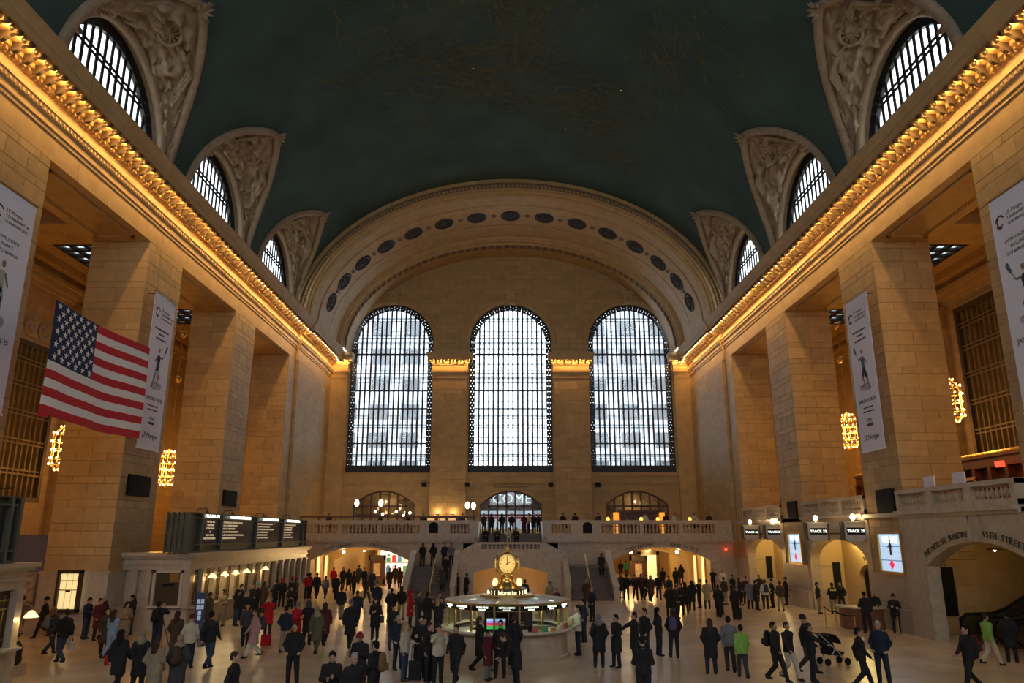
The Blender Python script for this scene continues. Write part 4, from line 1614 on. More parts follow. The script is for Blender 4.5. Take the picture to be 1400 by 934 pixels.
# escalators inside the near arch
for i, yy in enumerate((33.9, 31.6)):
    t = thing('escalator', (19.6, yy, 0), 0, ['dark escalator next to the passage wall under the 45th Street arch', 'dark escalator nearer the viewpoint under the 45th Street arch'][i], 'escalator', 'escalators')
    for dy, nm in ((-.62, 'balustrade_panel'), (.62, 'balustrade_panel')):
        m = MB()
        us = [0, .15, .5, 1.4, 2.0, 8.0]
        bt = [.35, .12, .0, .0, .1, 3.3]
        tp = [.7, .95, 1.0, 1.02, 1.2, 4.4]
        fb, ft = (lambda u: bt[us.index(u)]), (lambda u: tp[us.index(u)])
        m.strip(us, fb, ft, dy - .05, dy + .05)
        m.build(nm, M['bronze'], t)
        m = MB()
        m.tube([(.3, dy, .15), (.0, dy, .45), (.02, dy, .85), (.3, dy, 1.03), (1.4, dy, 1.06), (2.0, dy, 1.24), (8, dy, 4.44)], .07, 8)
        m.build('handrail', M['black'], t)
    for k in range(14):
        x = 1.2 + k * .42
        z = max(0.02, (x - 1.9) * .533)
        MB().box(x, x + .42, -.55, .55, z - .2, z + .06).build('step', M['boardgreen'], t)
    MB().box(0, 1.2, -.57, .57, 0, .03).build('landing_plate', M['brass'], t)
    MB().sphere((.9, -.7, .55), .16, 10, 7, (1, .3, 1)).build('mirror_disc', M['brass'], t)
MB().box(18.95, 19.02, 0, 0, 0, 0)
t = thing('wall_screen', (19.9, 35.8, 0), 0, 'tall blank black screen on the passage wall beside the escalators', 'screen')
MB().box(-.38, .38, -.06, .03, .85, 2.95).build('panel', M['black'], t)
for (x, y, e) in ((22.0, 31.0, 0), (21.0, 33.6, 0), (24.5, 29.5, 0)):
    u = thing('dish_lamp', (x, y, 3.75), 0, 'dim metal dish lamp hanging in the escalator passage', 'lamp', 'escalator passage lamps')
    MB().lathe([(.02, .5), (.02, .08), (.3, .05), (.32, 0), (.05, .02)], 12).build('shade', M['brass'], u)
    MB().sphere((0, 0, 0), .06, 8, 5).build('bulb', M['globe'], u)
    lamp_light(u, (0, 0, -.15), 22, (1, .68, .3))

# ---- track signs standing out from the wall
SIGNS = [(1116, 43.0, 'TRACK 32', 'farther of the two'), (1167, 40.2, 'TRACK 29', 'nearer of the two'), (1026, 56.0, 'TRACK 36', 'farther of the two'), (1057, 52.9, 'TRACK 34', 'nearer of the two')]
for (px, yy, tx, which) in SIGNS:
    x = (px - 698) / 1020 * (yy * .9681 + .1)
    t = thing('track_sign', (x, yy, 4.15), 0, 'bronze box track sign with lit lettering, %s over the %s gate' % (which, 'middle' if yy < 48 else 'far'), 'sign', 'track signs')
    m = MB()
    m.cbox(-.55, .55, -.2, .2, 0, .85, .03)
    m.box(-.6, .6, -.24, .24, .85, .92)
    m.box(-.45, .45, -.16, .16, -.1, 0)
    m.build('case', M['marble_light'], t)
    MB().box(-.62, .66, -.12, .3, -.06, .9).build('side_casing', M['bronze'], t)
    MB().box(-.46, .46, -.23, -.2, .25, .6).build('face', M['black'], t)
    text(tx, .2, M['signlit'], t, (0, -.24, .42), extrude=.012)
    MB().tube([(.2, 0, .3), (18.5 - x, .0, .3)], .04, 6).build('bracket', M['bronze'], t)
    MB().lathe([(.1, .92), (.04, .98), (.03, 1.02)], 8).build('socket', M['brass'], t)
    MB().sphere((0, 0, 1.14), .13, 10, 8, (1, 1, 1.2)).build('globe', M['globe'], t)
    lamp_light(t, (0, -.3, 1.15), 12)

# red beacon by the corner
t = thing('beacon_lamp', (17.6, 63.3, 3.1), 0, 'small red beacon lamp on the corner wall', 'lamp')
MB().lathe([(.08, 0), (.08, .06), (.02, .08)], 8).build('base', M['black'], t)
MB().sphere((0, -.05, .12), .08, 8, 6).build('bulb', M['redlight'], t)

# ---- video screens and dark speaker panels on the pillars
for (y0, y1, lab) in ((48.4, 50.45, 'video screen with a suspended acrobat on the pillar past the middle gate'), (36.0, 38.1, 'video screen with a suspended acrobat on the pillar by the escalator arch')):
    t = thing('video_screen', (18.2, (y0 + y1) / 2, 2.7), -pi / 2, lab, 'screen', 'acrobat video screens')
    h = (y1 - y0) / 2
    m = MB()
    for (a, b, c, d) in ((-h - .12, -h, -.12, 1.85), (h, h + .12, -.12, 1.85), (-h, h, 1.72, 1.85), (-h, h, -.12, 0)):
        m.box(a, b, -.08, .3, c, d)
    m.build('frame', M['brass'], t)
    MB().box(-h, h, 0, .1, 0, 1.72).build('display', M['screen'], t)
    for z in (.5, 1.15):
        MB().box(-h, h, -.02, 0, z - .02, z + .03).build('picture_band', mat('screen_band', (.1, .2, .3), .4, emit=(.14, .25, .38), est=.8), t)
    m = MB()
    m.extrude([(-.09, -.03), (.09, -.03), (.09, -.02), (-.09, -.02)], .75, 1.3)
    m.extrude([(-.05, -.03), (.05, -.03), (.05, -.02), (-.05, -.02)], 1.3, 1.62)
    m.add([(-.08, -.03, 1.28), (-.28, -.03, 1.08), (-.24, -.03, 1.05), (-.06, -.03, 1.18), (.08, -.03, 1.28), (.28, -.03, 1.08), (.24, -.03, 1.05), (.06, -.03, 1.18)], [(0, 1, 2, 3), (4, 5, 6, 7)])
    m.build('acrobat_picture', M['ink'], t)
    MB().add([(0, -.03, .08), (.26, -.03, .32), (0, -.03, .56), (-.26, -.03, .32)], [(0, 1, 2, 3)]).build('red_logo', M['screenred'], t)
    text('UPSENSE', .42, M['signlit'], t, (0, -.025, 1.45), extrude=.002, sx=.9)
for (s, y0, y1, z0, z1) in ((1, 49.2, 50.75, 5.45, 6.5), (1, 36.55, 38.3, 5.45, 6.55), (-1, 36.5, 38.7, 6.24, 7.24), (-1, 48.85, 51.1, 6.2, 7.2)):
    t = thing('speaker_panel', (s * 18.42, (y0 + y1) / 2, z0), -s * pi / 2, 'square dark speaker grille on the %s pillar of the %s side' % ('second' if y0 < 40 else 'third', 'escalator' if s > 0 else 'flag'), 'speaker', 'pillar speaker panels')
    h = (y1 - y0) / 2
    MB().cbox(-h, h, -.06, .07, 0, z1 - z0, .02).build('grille', M['black'], t)
    m = MB()
    for i in range(9):
        z = .08 + i * (z1 - z0 - .16) / 8
        m.box(-h + .05, h - .05, -.08, -.06, z - .02, z + .02)
    o = m.build('slats', M['black'], t)
    o['kind'] = 'stuff'

# ---- wooden pavilion, exit sign on the upper balcony of the escalator side
for k, (ya, yb) in enumerate(((40.2, 47.8), (52.6, 60.2))):
    t = thing('wood_pavilion', (27.6, (ya + yb) / 2, 5.4), -pi / 2, 'dark red wood bar front with gilded cresting on the upper balcony, %s bay' % ('middle' if k == 0 else 'far'), 'bar front', 'wood bar fronts')
    h = (yb - ya) / 2
    m = MB().box(-h, h, -.15, .3, 2.75, 3.3).box(-h, h, -.3, .3, 3.3, 3.45)
    m.build('fascia', M['wood'], t)
    for x in lin(-h, h, 6):
        MB().box(x - .14, x + .14, -.18, .2, 0, 2.75).build('post', M['wood'], t)
    m = MB()
    for x in lin(-h, h, 44):
        m.sphere((x, -.1, 3.55), .08, 6, 4, (1, .6, 1.4))
    o = m.build('gilded_cresting', M['gold'], t)
    o['kind'] = 'stuff'
    MB().box(-h, h, .3, .4, 0, 2.75).build('back_panel', M['wood'], t)
    m = MB().box(-2.2, -2.0, -.25, -.15, .4, 2.2).box(-.7, -.5, -.25, -.15, .4, 2.2).box(-2.2, -.5, -.25, -.15, 2.1, 2.3)
    m.build('mirror_frame', M['gold'], t)
    MB().sphere((-1.35, -.2, 1.2), .3, 8, 6, (.8, .4, 1.6)).build('ornament', M['flagwhite'], t)
t = thing('exit_sign', (26.9, 41.4, 8.0), -pi / 2, 'red lit exit sign above the upper balcony bar front', 'sign')
MB().box(-.34, .34, -.06, .06, 0, .32).build('case', M['exitred'], t)
text('EXIT', .26, M['flagwhite'], t, (0, -.08, .16), extrude=.005)
for y in (34.2, 31.9):
    o = MB().box(-.03, .03, -.45, .45, 0, .55).build('menu_board', M['white'], None, loc=(18.9, y, 6.4))
    tag(o, 'pale menu board standing on the balustrade over the escalator arch', 'board', 'menu boards')

# ---- chandeliers in the side halls
CH = {}


def chandelier(loc, label, drop):
    t = thing('chandelier', loc, 0, label, 'chandelier', 'side hall chandeliers')
    if 'frame' not in CH:
        m = MB()
        R = [(.30, 1.15), (.62, .8), (.66, .35), (.62, -.1), (.64, -.55), (.66, -.85), (.36, -1.15)]
        for r, z in R:
            m.tube([(r * cos(a), r * sin(a), z) for a in lin(0, 2 * pi, 19)], .035, 5)
        for i in range(12):
            a = 2 * pi * i / 12
            m.tube([(r * cos(a), r * sin(a), z) for r, z in [(.06, 1.35)] + R + [(.05, -1.3)]], .025, 5)
        CH['frame'] = m.mesh('cage', M['gold'])
        m = MB()
        for j, (r, z) in enumerate(R):
            n = 12 if r > .5 else 8
            for i in range(n):
                a = 2 * pi * (i + .5 * (j % 2)) / n
                m.sphere(((r + .05) * cos(a), (r + .05) * sin(a), z), .05, 6, 4)
        CH['bulbs'] = m.mesh('bulbs', M['chandbulb'])
        CH['ball'] = MB().sphere((0, 0, 0), .28, 12, 8).mesh('chain_ball', M['gold'], True)
    inst('cage', CH['frame'], t)
    o = inst('bulbs', CH['bulbs'], t)
    o['kind'] = 'stuff'
    z1 = 21.4 - loc[2]
    MB().tube([(0, 0, 1.3), (0, 0, z1)], .03, 6).build('chain', M['brass'], t)
    for f in (.45, .75):
        inst('chain_ball', CH['ball'], t, (0, 0, 1.3 + (z1 - 1.3) * f))
    lamp_light(t, (0, 0, 0), 640, (1, .47, .10), .6)


for s in (-1, 1):
    for k, y in enumerate((27.9, 40.4, 52.8, 65.0)):
        chandelier((s * 24.0, y, 11.5 if s > 0 else 8.9), 'glowing gilded basket chandelier in the %s side hall, %s from the camera' % ('flag' if s < 0 else 'escalator', ['first', 'second', 'third', 'fourth'][k]), 0)

# ================================================================== TICKET OFFICE
def ticket_office(y0, y1, label, lamps, detail_near):
    t = thing('ticket_office', (0, 0, 0), 0, label, 'ticket office', 'marble ticket offices')
    XF, XB = -15.3, -18.9
    m = MB()
    m.box(XB, XF - .25, y0 + .25, y1 - .25, 0, 3.0)
    m.build('core', M['marble'], t)
    m = MB()
    for e, z0, z1 in ((.0, 2.75, 3.0), (.08, 3.0, 3.08), (.03, 3.08, 3.3), (.2, 3.3, 3.4), (.3, 3.4, 3.55)):
        m.box(XB, XF + e, y0 - e, y1 + e, z0, z1)
    m.build('entablature', M['marble'], t)
    m = MB()
    m.box(XB, XF + .06, y0 - .06, y1 + .06, 0, .95)
    m.box(XB, XF + .02, y0 - .02, y1 + .02, .95, 1.0)
    m.build('base', M['marble'], t)
    # pilasters and windows along the concourse front
    n = int((y1 - y0 - .6) / 1.42)
    step = (y1 - y0 - .3) / n
    pil = MB().box(-.2, .06, -.16, .16, 1.0, 2.75).box(-.2, .1, -.2, .2, 2.6, 2.75).box(-.2, .1, -.2, .2, 1.0, 1.1).mesh('pilaster', M['marble'])
    back = MB().box(0, .05, -step / 2 + .16, step / 2 - .16, 1.0, 2.75).mesh('ticket_window', M['bronze'])
    grill = MB()
    for z in (1.3, 2.2, 2.45):
        grill.box(.05, .09, -step / 2 + .2, step / 2 - .2, z - .02, z + .02)
    for q in (-.3, 0, .3):
        grill.box(.05, .09, q - .015, q + .015, 1.0, 2.6)
    gm = grill.mesh('grille', M['brass'])
    for i in range(n + 1):
        yy = y0 + .15 + i * step
        inst('pilaster', pil, t, (XF, yy, 0))
        if i < n:
            w = inst('ticket_window', back, t, (XF - .22, yy + step / 2, 0))
            inst('grille', gm, w)
    MB().box(XF - .2, XF + .32, y0 + .1, y1 - .1, 1.0, 1.07).build('counter', M['marble_light'], t)
    # near end face
    if detail_near:
        for x in (-18.6, -17.95, -17.3, -15.45):
            MB().box(x - .16, x + .16, y0 + .02, y0 + .3, 1.0, 2.75).build('pilaster', M['marble'], t)
        m = MB().box(-17.02, -16.9, y0 - .02, y0 + .3, 1.15, 2.75).box(-15.72, -15.6, y0 - .02, y0 + .3, 1.15, 2.75).box(-17.02, -15.6, y0 - .02, y0 + .3, 2.63, 2.75)
        m.build('window_frame', M['marble_light'], t)
        w = MB().box(-16.9, -15.72, y0 + .12, y0 + .2, 1.15, 2.63).build('end_window', M['bronze'], t)
        MB().box(-16.55, -16.0, y0 + .06, y0 + .1, 2.0, 2.12).build('name_plate', M['black'], w)
        m = MB()
        m.box(-16.25, -15.8, y0 + .05, y0 + .1, 2.2, 2.6)
        m.build('posted_notice', M['brass'], w)
        MB().box(-17.1, -15.5, y0 - .22, y0 + .2, 1.05, 1.15).build('end_counter', M['marble_light'], t)
    return t


ticket_office(37.2, 58.2, 'long marble ticket office under the departure board', True, True)
ticket_office(4.0, 24.6, 'corner of the nearer marble ticket office at the edge of the photo', False, False)


def lamp_ticket(loc, label, group, e=14, reach=.3):
    t = thing('counter_lamp', loc, 0, label, 'lamp', group)
    MB().tube([(-reach, 0, .30), (-reach * .5, 0, .34), (0, 0, .26), (0, 0, .12)], .02, 6).build('arm', M['brass'], t)
    m = MB().lathe([(.05, .14), (.09, .11), (.2, -.02), (.21, -.06), (.19, -.06), (.05, .08)], 14)
    m.build('shade', mat('opal_shade_glow', (1, .9, .6), .5, emit=(1, .74, .34), est=1.7) if 'opal_shade_glow' not in bpy.data.materials else bpy.data.materials['opal_shade_glow'], t, smooth=True)
    lamp_light(t, (0, 0, -.12), e, (1, .72, .32), .08)


for i, y in enumerate((39.15, 40.85, 42.45, 44.2, 47.55)):
    lamp_ticket((-14.95, y, 2.38), 'lit opal shade lamp over the ticket counter, %s from the corner' % ['first', 'second', 'third', 'fourth', 'fifth'][i], 'ticket counter lamps', 16)
lamp_ticket((-15.0, 24.75, 1.95), 'lit opal shade lamp at the edge of the nearer ticket office', 'ticket counter lamps', 10, .3)


# ---- departure boards
def board(y0, y1, zz0, zz1, label, full):
    t = thing('departure_board', (-15.35, 0, 0), 0, label, 'departure board', 'departure boards')
    m = MB()
    m.box(-1.0, -.1, y0, y1, zz0 + .03, zz1 - .05)
    m.build('casing', M['boardgreen'], t)
    m = MB()
    for z in (zz0, zz0 + .32, zz1 - .3, zz1 - .06):
        m.box(-.12, .06, y0 - .05, y1 + .05, z, z + .06)
    o = m.build('rails', M['boardgreen'], t)
    cuts = [y0, y0 + .12 * (y1 - y0), y0 + .40 * (y1 - y0), y0 + .69 * (y1 - y0), y0 + .96 * (y1 - y0), y1]
    if full:
        cuts = [y0, y0 + 1.5, y0 + 4.2, y0 + 9.8, y0 + 15.2, y0 + 20.2, y1]
        for y in cuts:
            MB().box(-.12, .08, y - .07, y + .07, zz0, zz1).build('stile', M['boardgreen'], t)
        heads = ['', 'HUDSON', 'HUDSON LINE DEPARTURES', 'HARLEM DEPARTURES', 'NEW HAVEN DEPARTURES', '']
        first = ['TIMES AT', 'GRAND', 'CENTRAL', '&', 'ON TIME', 'DEPARTURES']
        rnd = random.Random(2)
        dest = ['CROTON', 'POUGHKEEPSIE', 'NORTH WHITE PLAINS', 'SOUTHEAST', 'STAMFORD', 'NEW HAVEN']
        for i in range(1, 5):
            a, b = cuts[i] + .09, cuts[i + 1] - .09
            MB().box(-.11, -.06, a, b, zz0 + .38, zz1 - .3).build('panel', M['screendark'], t)
            if heads[i]:
                text(heads[i], .30, M['signlit'], t, (.02, (a + b) / 2, zz1 - .12), pi / 2, sx=min(1.6, .72 * (b - a) / (len(heads[i]) * .2)), extrude=.01)
            rows_ = 6
            for r in range(rows_):
                z = zz1 - .42 - r * .165
                if i == 1:
                    text(first[r], .13, M['ledtext'], t, (-.04, (a + b) / 2, z), pi / 2, sx=2.0)
                else:
                    s_ = 'TIME TRACK DESTINATION' if r == 0 else '%d:%02d %d %s' % (rnd.randint(1, 4), rnd.randint(0, 59), rnd.randint(11, 42), dest[(r + 2 * i) % 6])
                    text(s_, .125, M['ledtext'], t, (-.04, a + .25, z), pi / 2, sx=1.9, align='LEFT')
        for y in (cuts[1], cuts[2] + .8, cuts[3] + .5, cuts[4] + .6):
            m = MB().tube([(-.3, y, zz1 - .05), (-.2, y, zz1 + .2), (.2, y, zz1 + .22), (.25, y, zz1 + .1)], .03, 6)
            m.lathe([(.02, .14), (.12, 0), (.1, 0)], 8, (.25, y, zz1 - .02))
            m.build('spotlight', M['bronze'], t)
        # end cage seen from the camera
        for x in lin(-1.0, 0, 5):
            MB().box(x - .04, x + .04, y0 - .08, y0 + .02, zz0, zz1).build('end_bar', M['boardgreen'], t)
        MB().box(-1.0, 0, y0 - .06, y0, zz1 - .3, zz1 - .22).build('end_bar', M['boardgreen'], t)
    else:
        MB().box(-.11, -.06, y0, y1 - .5, zz0 + .38, zz1 - .3).build('panel', M['screendark'], t)
        for y in (y1, y1 - .45):
            MB().box(-.12, .08, y - .07, y + .07, zz0, zz1).build('stile', M['boardgreen'], t)
        m = MB().tube([(-.3, y1 - .8, zz1 - .05), (-.2, y1 - .8, zz1 + .2), (.2, y1 - .8, zz1 + .22)], .03, 6)
        m.build('spotlight', M['bronze'], t)


board(36.6, 57.6, 3.56, 5.45, 'long dark departure board with lit letters on top of the ticket office', True)
board(6.0, 23.9, 3.56, 5.55, 'end of the nearer departure board at the edge of the photo', False)

# display hoarding and lit office window by the flag side pillar
t = thing('display_wall', (-24.6, 38.6, 0), 0, 'blue grey exhibition hoarding with white lettering behind the nearer ticket office', 'hoarding')
M['hoard'] = mat('blue_grey_board', (.15, .16, .26), .5)
MB().box(-3.0, 1.6, 0, .2, 0, 4.4).build('panel', M['hoard'], t)
MB().box(1.6, 2.3, -.1, .4, 0, 4.4).build('end_panel', M['hoard'], t)
text('Special', .34, M['flagwhite'], t, (-.6, -.05, 3.85), extrude=.01)
text('Reminder', .34, M['flagwhite'], t, (-.6, -.05, 3.45), extrude=.01)
MB().box(-3.0, 1.2, -.06, 0, 1.2, 2.6).build('picture_panel', mat('sepia_picture', (.4, .33, .25), .6, noise=.5, nscale=4), t)
t = thing('office_window', (-19.95, 35.42, 0), 0, 'glowing yellow office window low in the flag side pillar', 'window')
m = MB().box(-.55, -.42, -.12, .1, 1.05, 2.8).box(.42, .55, -.12, .1, 1.05, 2.8).box(-.55, .55, -.12, .1, 2.7, 2.85).box(-.55, .55, -.12, .1, 1.0, 1.15)
m.build('frame', M['bronze'], t)
for i, x in enumerate((-.28, 0, .28)):
    for (z0, z1) in ((1.17, 1.95), (2.0, 2.35), (2.4, 2.68)):
        MB().box(x - .12, x + .12, -.03, 0, z0, z1).build('pane', M['litwindow'], t)
MB().box(-.1, .1, -.06, -.03, 1.9, 1.97).build('latch', M['black'], t)
t = thing('info_totem', (-14.4, 36.6, 0), .3, 'slim blue information totem at the corner of the ticket office', 'totem')
MB().cbox(-.22, .22, -.1, .1, 0, 1.78, .02).build('body', mat('totem_blue', (.03, .05, .13), .35), t)
for (x, z) in ((-.08, 1.4), (.09, 1.4), (-.08, 1.15), (.09, 1.15), (0, .9), (0, .68)):
    MB().box(x - .07, x + .07, -.115, -.1, z - .1, z + .1).build('screen_icon', mat('icon_white', (.6, .7, .85), .5, emit=(.5, .62, .85), est=.2) if 'icon_white' not in bpy.data.materials else bpy.data.materials['icon_white'], t)

# ================================================================== FLAG AND BANNERS
t = thing('flag', (-16.0, 25.0, 8.4), 0, 'large american flag hanging beside the arcade', 'flag')
FL, FH = 7.08, 4.0


def flag_pt(u, v, off=0.0):
    # u along, v up ; gentle folds
    x = .10 * sin(u * 7 + v * 2) * (1 - .4 * v) + .05 * sin(u * 17 + 1) * (1 - v) + off
    sag = -.10 * sin(pi * u) * 1.0 - (.12 if v < .05 and u < .06 else 0)
    return (x, u * FL, v * FH + sag)


def flag_patch(u0, u1, v0, v1, off=0.0, n=28):
    m = MB()
    U, V = lin(u0, u1, n), lin(v0, v1, 4)
    vs = [flag_pt(u, v, off) for u in U for v in V]
    vs += [flag_pt(u, v, off - .012) for u in U for v in V]
    k = len(U) * 4
    fs = []
    for i in range(n - 1):
        for j in range(3):
            fs.append((i * 4 + j, (i + 1) * 4 + j, (i + 1) * 4 + j + 1, i * 4 + j + 1))
            fs.append((k + i * 4 + j, k + i * 4 + j + 1, k + (i + 1) * 4 + j + 1, k + (i + 1) * 4 + j))
    return m.add(vs, fs)


UC, VC = .42, 6 / 13
for i in range(13):
    v0, v1 = i / 13, (i + 1) / 13
    u0 = UC if v0 >= VC - .01 else 0
    flag_patch(u0, 1, v0, v1).build('stripe', M['red'] if i % 2 == 0 else M['flagwhite'], t, True)
flag_patch(0, UC, VC, 1).build('canton', M['flagblue'], t, True)
STAR = []
for i in range(10):
    a = pi / 2 + i * pi / 5
    r = .155 if i % 2 == 0 else .06
    STAR.append((r * cos(a), r * sin(a)))
for row in range(9):
    nst = 6 if row % 2 == 0 else 5
    for k in range(nst):
        u = UC * ((k + .5 + (0 if nst == 6 else .5)) / 6)
        v = VC + (1 - VC) * (row + .7) / 9.4
        p = flag_pt(u, v, .03)
        m = MB().add([(0, 0, 0)] + [(0, a, b) for a, b in STAR], [(0, 1 + i, 1 + (i + 1) % 10) for i in range(10)])
        m.build('star', M['flagwhite'], t, loc=p)
m = MB()
for u in (0.01, .99):
    p = flag_pt(u, 1)
    m.tube([p, (p[0], p[1], 14.0 + 4)], .004, 4)
o = m.build('hanging_wire', M['iron'], t)
o['kind'] = 'stuff'


def figure_print(t, col_top, col_low, mirror, lunge, z):
    """flat printed player picture on a banner: head, torso, arms, legs and racket as one flat print"""
    sk = mat('print_skin', (.30, .19, .14), .7) if 'print_skin' not in bpy.data.materials else bpy.data.materials['print_skin']
    k = -1 if mirror else 1

    def cap(p, q, r0, r1, name, m_, y=-.02):
        (x0, z0), (x1, z1) = p, q
        x0, x1 = k * x0, k * x1
        dx, dz = x1 - x0, z1 - z0
        l = sqrt(dx * dx + dz * dz) or 1
        nx, nz = -dz / l, dx / l
        pts = []
        for i in range(7):
            a = pi * i / 6
            pts.append((x0 + r0 * (nx * cos(a) - dx / l * sin(a)), z0 + r0 * (nz * cos(a) - dz / l * sin(a))))
        for i in range(7):
            a = pi * i / 6
            pts.append((x1 + r1 * (-nx * cos(a) + dx / l * sin(a)), z1 + r1 * (-nz * cos(a) + dz / l * sin(a))))
        MB().add([(x, y, z + zz) for x, zz in pts], [tuple(range(14))]).build(name, m_, t)
    if lunge:
        cap((0, 1.55), (.05, 1.0), .17, .13, 'print_shirt', col_top)
        cap((.03, .98), (.28, .62), .14, .11, 'print_shorts', col_low)
        cap((.03, .98), (-.18, .66), .14, .11, 'print_shorts', col_low, -.018)
        cap((.28, .6), (.42, .06), .07, .045, 'print_leg', sk)
        cap((-.18, .64), (-.02, .28), .07, .05, 'print_leg', sk)
        cap((-.02, .28), (-.35, .2), .05, .04, 'print_leg', sk)
        cap((.13, 1.6), (.38, 1.35), .055, .045, 'print_arm', sk)
        cap((-.12, 1.6), (-.42, 1.62), .055, .04, 'print_arm', sk)
        cap((-.42, 1.62), (-.62, 1.95), .02, .015, 'print_racket', M['ink'])
        cap((-.64, 1.98), (-.76, 2.25), .07, .09, 'print_racket', mat('racket_teal', (.03, .10, .10), .6) if 'racket_teal' not in bpy.data.materials else bpy.data.materials['racket_teal'])
        cap((.0, 1.92), (.0, 1.98), .09, .09, 'print_head', sk)
        cap((.42, .06), (.52, .03), .05, .04, 'print_shoe', M['ink'])
    else:
        cap((0, 1.75), (.0, 1.2), .17, .14, 'print_shirt', col_top)
        cap((0, 1.15), (.02, .95), .17, .22, 'print_skirt', col_low)
        cap((-.08, .9), (-.22, .35), .08, .05, 'print_leg', sk)
        cap((.1, .9), (.16, .1), .08, .05, 'print_leg', sk)
        cap((-.22, .35), (-.2, .12), .05, .04, 'print_leg', sk)
        cap((.15, 1.8), (.35, 1.4), .055, .045, 'print_arm', sk)
        cap((-.15, 1.8), (-.36, 1.55), .055, .045, 'print_arm', sk)
        cap((-.36, 1.55), (-.1, 1.5), .045, .04, 'print_arm', sk)
        cap((.0, 2.1), (.0, 2.17), .1, .1, 'print_head', sk)
        cap((.16, .08), (.28, .05), .055, .045, 'print_shoe', M['ink'])
    cap((-.45, .15), (.3, .1), .14, .2, 'print_shadow_tint', mat('print_tint', (.45, .42, .48), .7) if 'print_tint' not in bpy.data.materials else bpy.data.materials['print_tint'], -.012)


def banner(s, yc, w, z0, z1, label, lines, date, top, low, lunge, mirror):
    t = thing('banner', (s * 17.85, yc, 0), -s * pi / 2, label, 'banner', 'tournament banners')
    h = w / 2
    MB().box(-h, h, -.008, .008, z0, z1).build('cloth', M['white'], t)
    MB().box(-h - .05, h + .05, -.04, .04, z1, z1 + .08).build('top_bar', M['brass'], t)
    MB().box(-h - .03, h + .03, -.04, .04, z0 - .08, z0).build('bottom_bar', M['flagwhite'], t)
    for x in (-h * .6, h * .6):
        MB().tube([(x, 0, z1 + .04), (x, .6, z1 + .04)], .03, 6).build('bracket', M['bronze'], t)
    # ring emblem
    m = MB()
    for (r0, r1, a0, a1) in ((.20, .27, .5, 2.9), (.14, .20, 1.9, 5.6), (.20, .26, 3.6, 5.0)):
        A = lin(a0, a1, 15)
        vs = [(r0 * cos(a), 0, r0 * sin(a)) for a in A] + [(r1 * cos(a), 0, r1 * sin(a)) for a in A]
        m.add(vs, [(i, i + 1, 15 + i + 1, 15 + i) for i in range(14)])
    m.build('emblem', M['ink'], t, loc=(-h + .48, -.02, z1 - .95))
    q = (0,)
    text('J.P. Morgan', .19, M['ink'], t, (-h + .86, -.02, z1 - .74), extrude=.002, align='LEFT')
    text('TOURNAMENT OF', .155, M['ink'], t, (-h + .86, -.02, z1 - .96), extrude=.002, align='LEFT')
    text('CHAMPIONS 2018', .155, M['ink'], t, (-h + .86, -.02, z1 - 1.16), extrude=.002, align='LEFT')
    for i, l in enumerate(lines):
        if isinstance(l, float):      # print too small to read in the photograph
            MB().box(-l, l, -.015, -.01, z1 - 1.79 - .24 * i, z1 - 1.71 - .24 * i).build('small_print', M['ink'], t)
        else:
            text(l, .17, M['ink'], t, (0, -.02, z1 - 1.75 - .24 * i), extrude=.002)
    figure_print(t, top, low, mirror, lunge, z0 + 3.0)
    text(date, .26, M['ink'], t, (0, -.02, z0 + 2.45), extrude=.004)
    MB().box(-.5, .5, -.015, -.01, z0 + 2.07, z0 + 2.13).build('small_print', M['ink'], t)
    MB().box(-.55, .55, -.015, -.01, z0 + 1.87, z0 + 1.93).build('small_print', M['ink'], t)
    text('PSA', .26, M['ink'], t, (0, -.02, z0 + 1.45), extrude=.004)
    MB().box(-.3, .3, -.02, -.01, z0 + 1.18, z0 + 1.3).build('logo_bar', M['ink'], t)
    text('J.P.Morgan', .36, M['ink'], t, (0, -.02, z0 + .62), extrude=.003)


CT = lambda n, c: mat(n, c, .7)
pw, pn, pt, pb = CT('print_white', (.45, .5, .5)), CT('print_black', (.03, .03, .04)), CT('print_teal', (.05, .14, .15)), CT('print_blue', (.02, .03, .10))
banner(-1, 36.85, 2.3, 8.5, 16.25, 'tall white tournament banner behind the flag', [.75, .28, .55], 'JANUARY 18-25', pn, pw, True, True)
banner(1, 36.85, 2.45, 8.45, 16.25, 'tall white tournament banner beside the escalator side chandelier', [.72, .32, .6], 'JANUARY 18-25', pt, pn, True, False)
banner(-1, 24.75, 2.4, 8.5, 16.3, 'white tournament banner cut by the edge of the photo nearest the flag', ['CAMILLE SERME', 'FRANCE', '2017 CHAMPION'], 'JANUARY 18-25', pw, pw, False, False)
banner(1, 24.5, 2.4, 8.5, 16.35, 'white tournament banner cut by the edge of the photo above the escalators', ['LAURA MASSARO', 'ENGLAND', '2017 RUNNER-UP'], 'JANUARY 18-25', pb, pb, True, False)

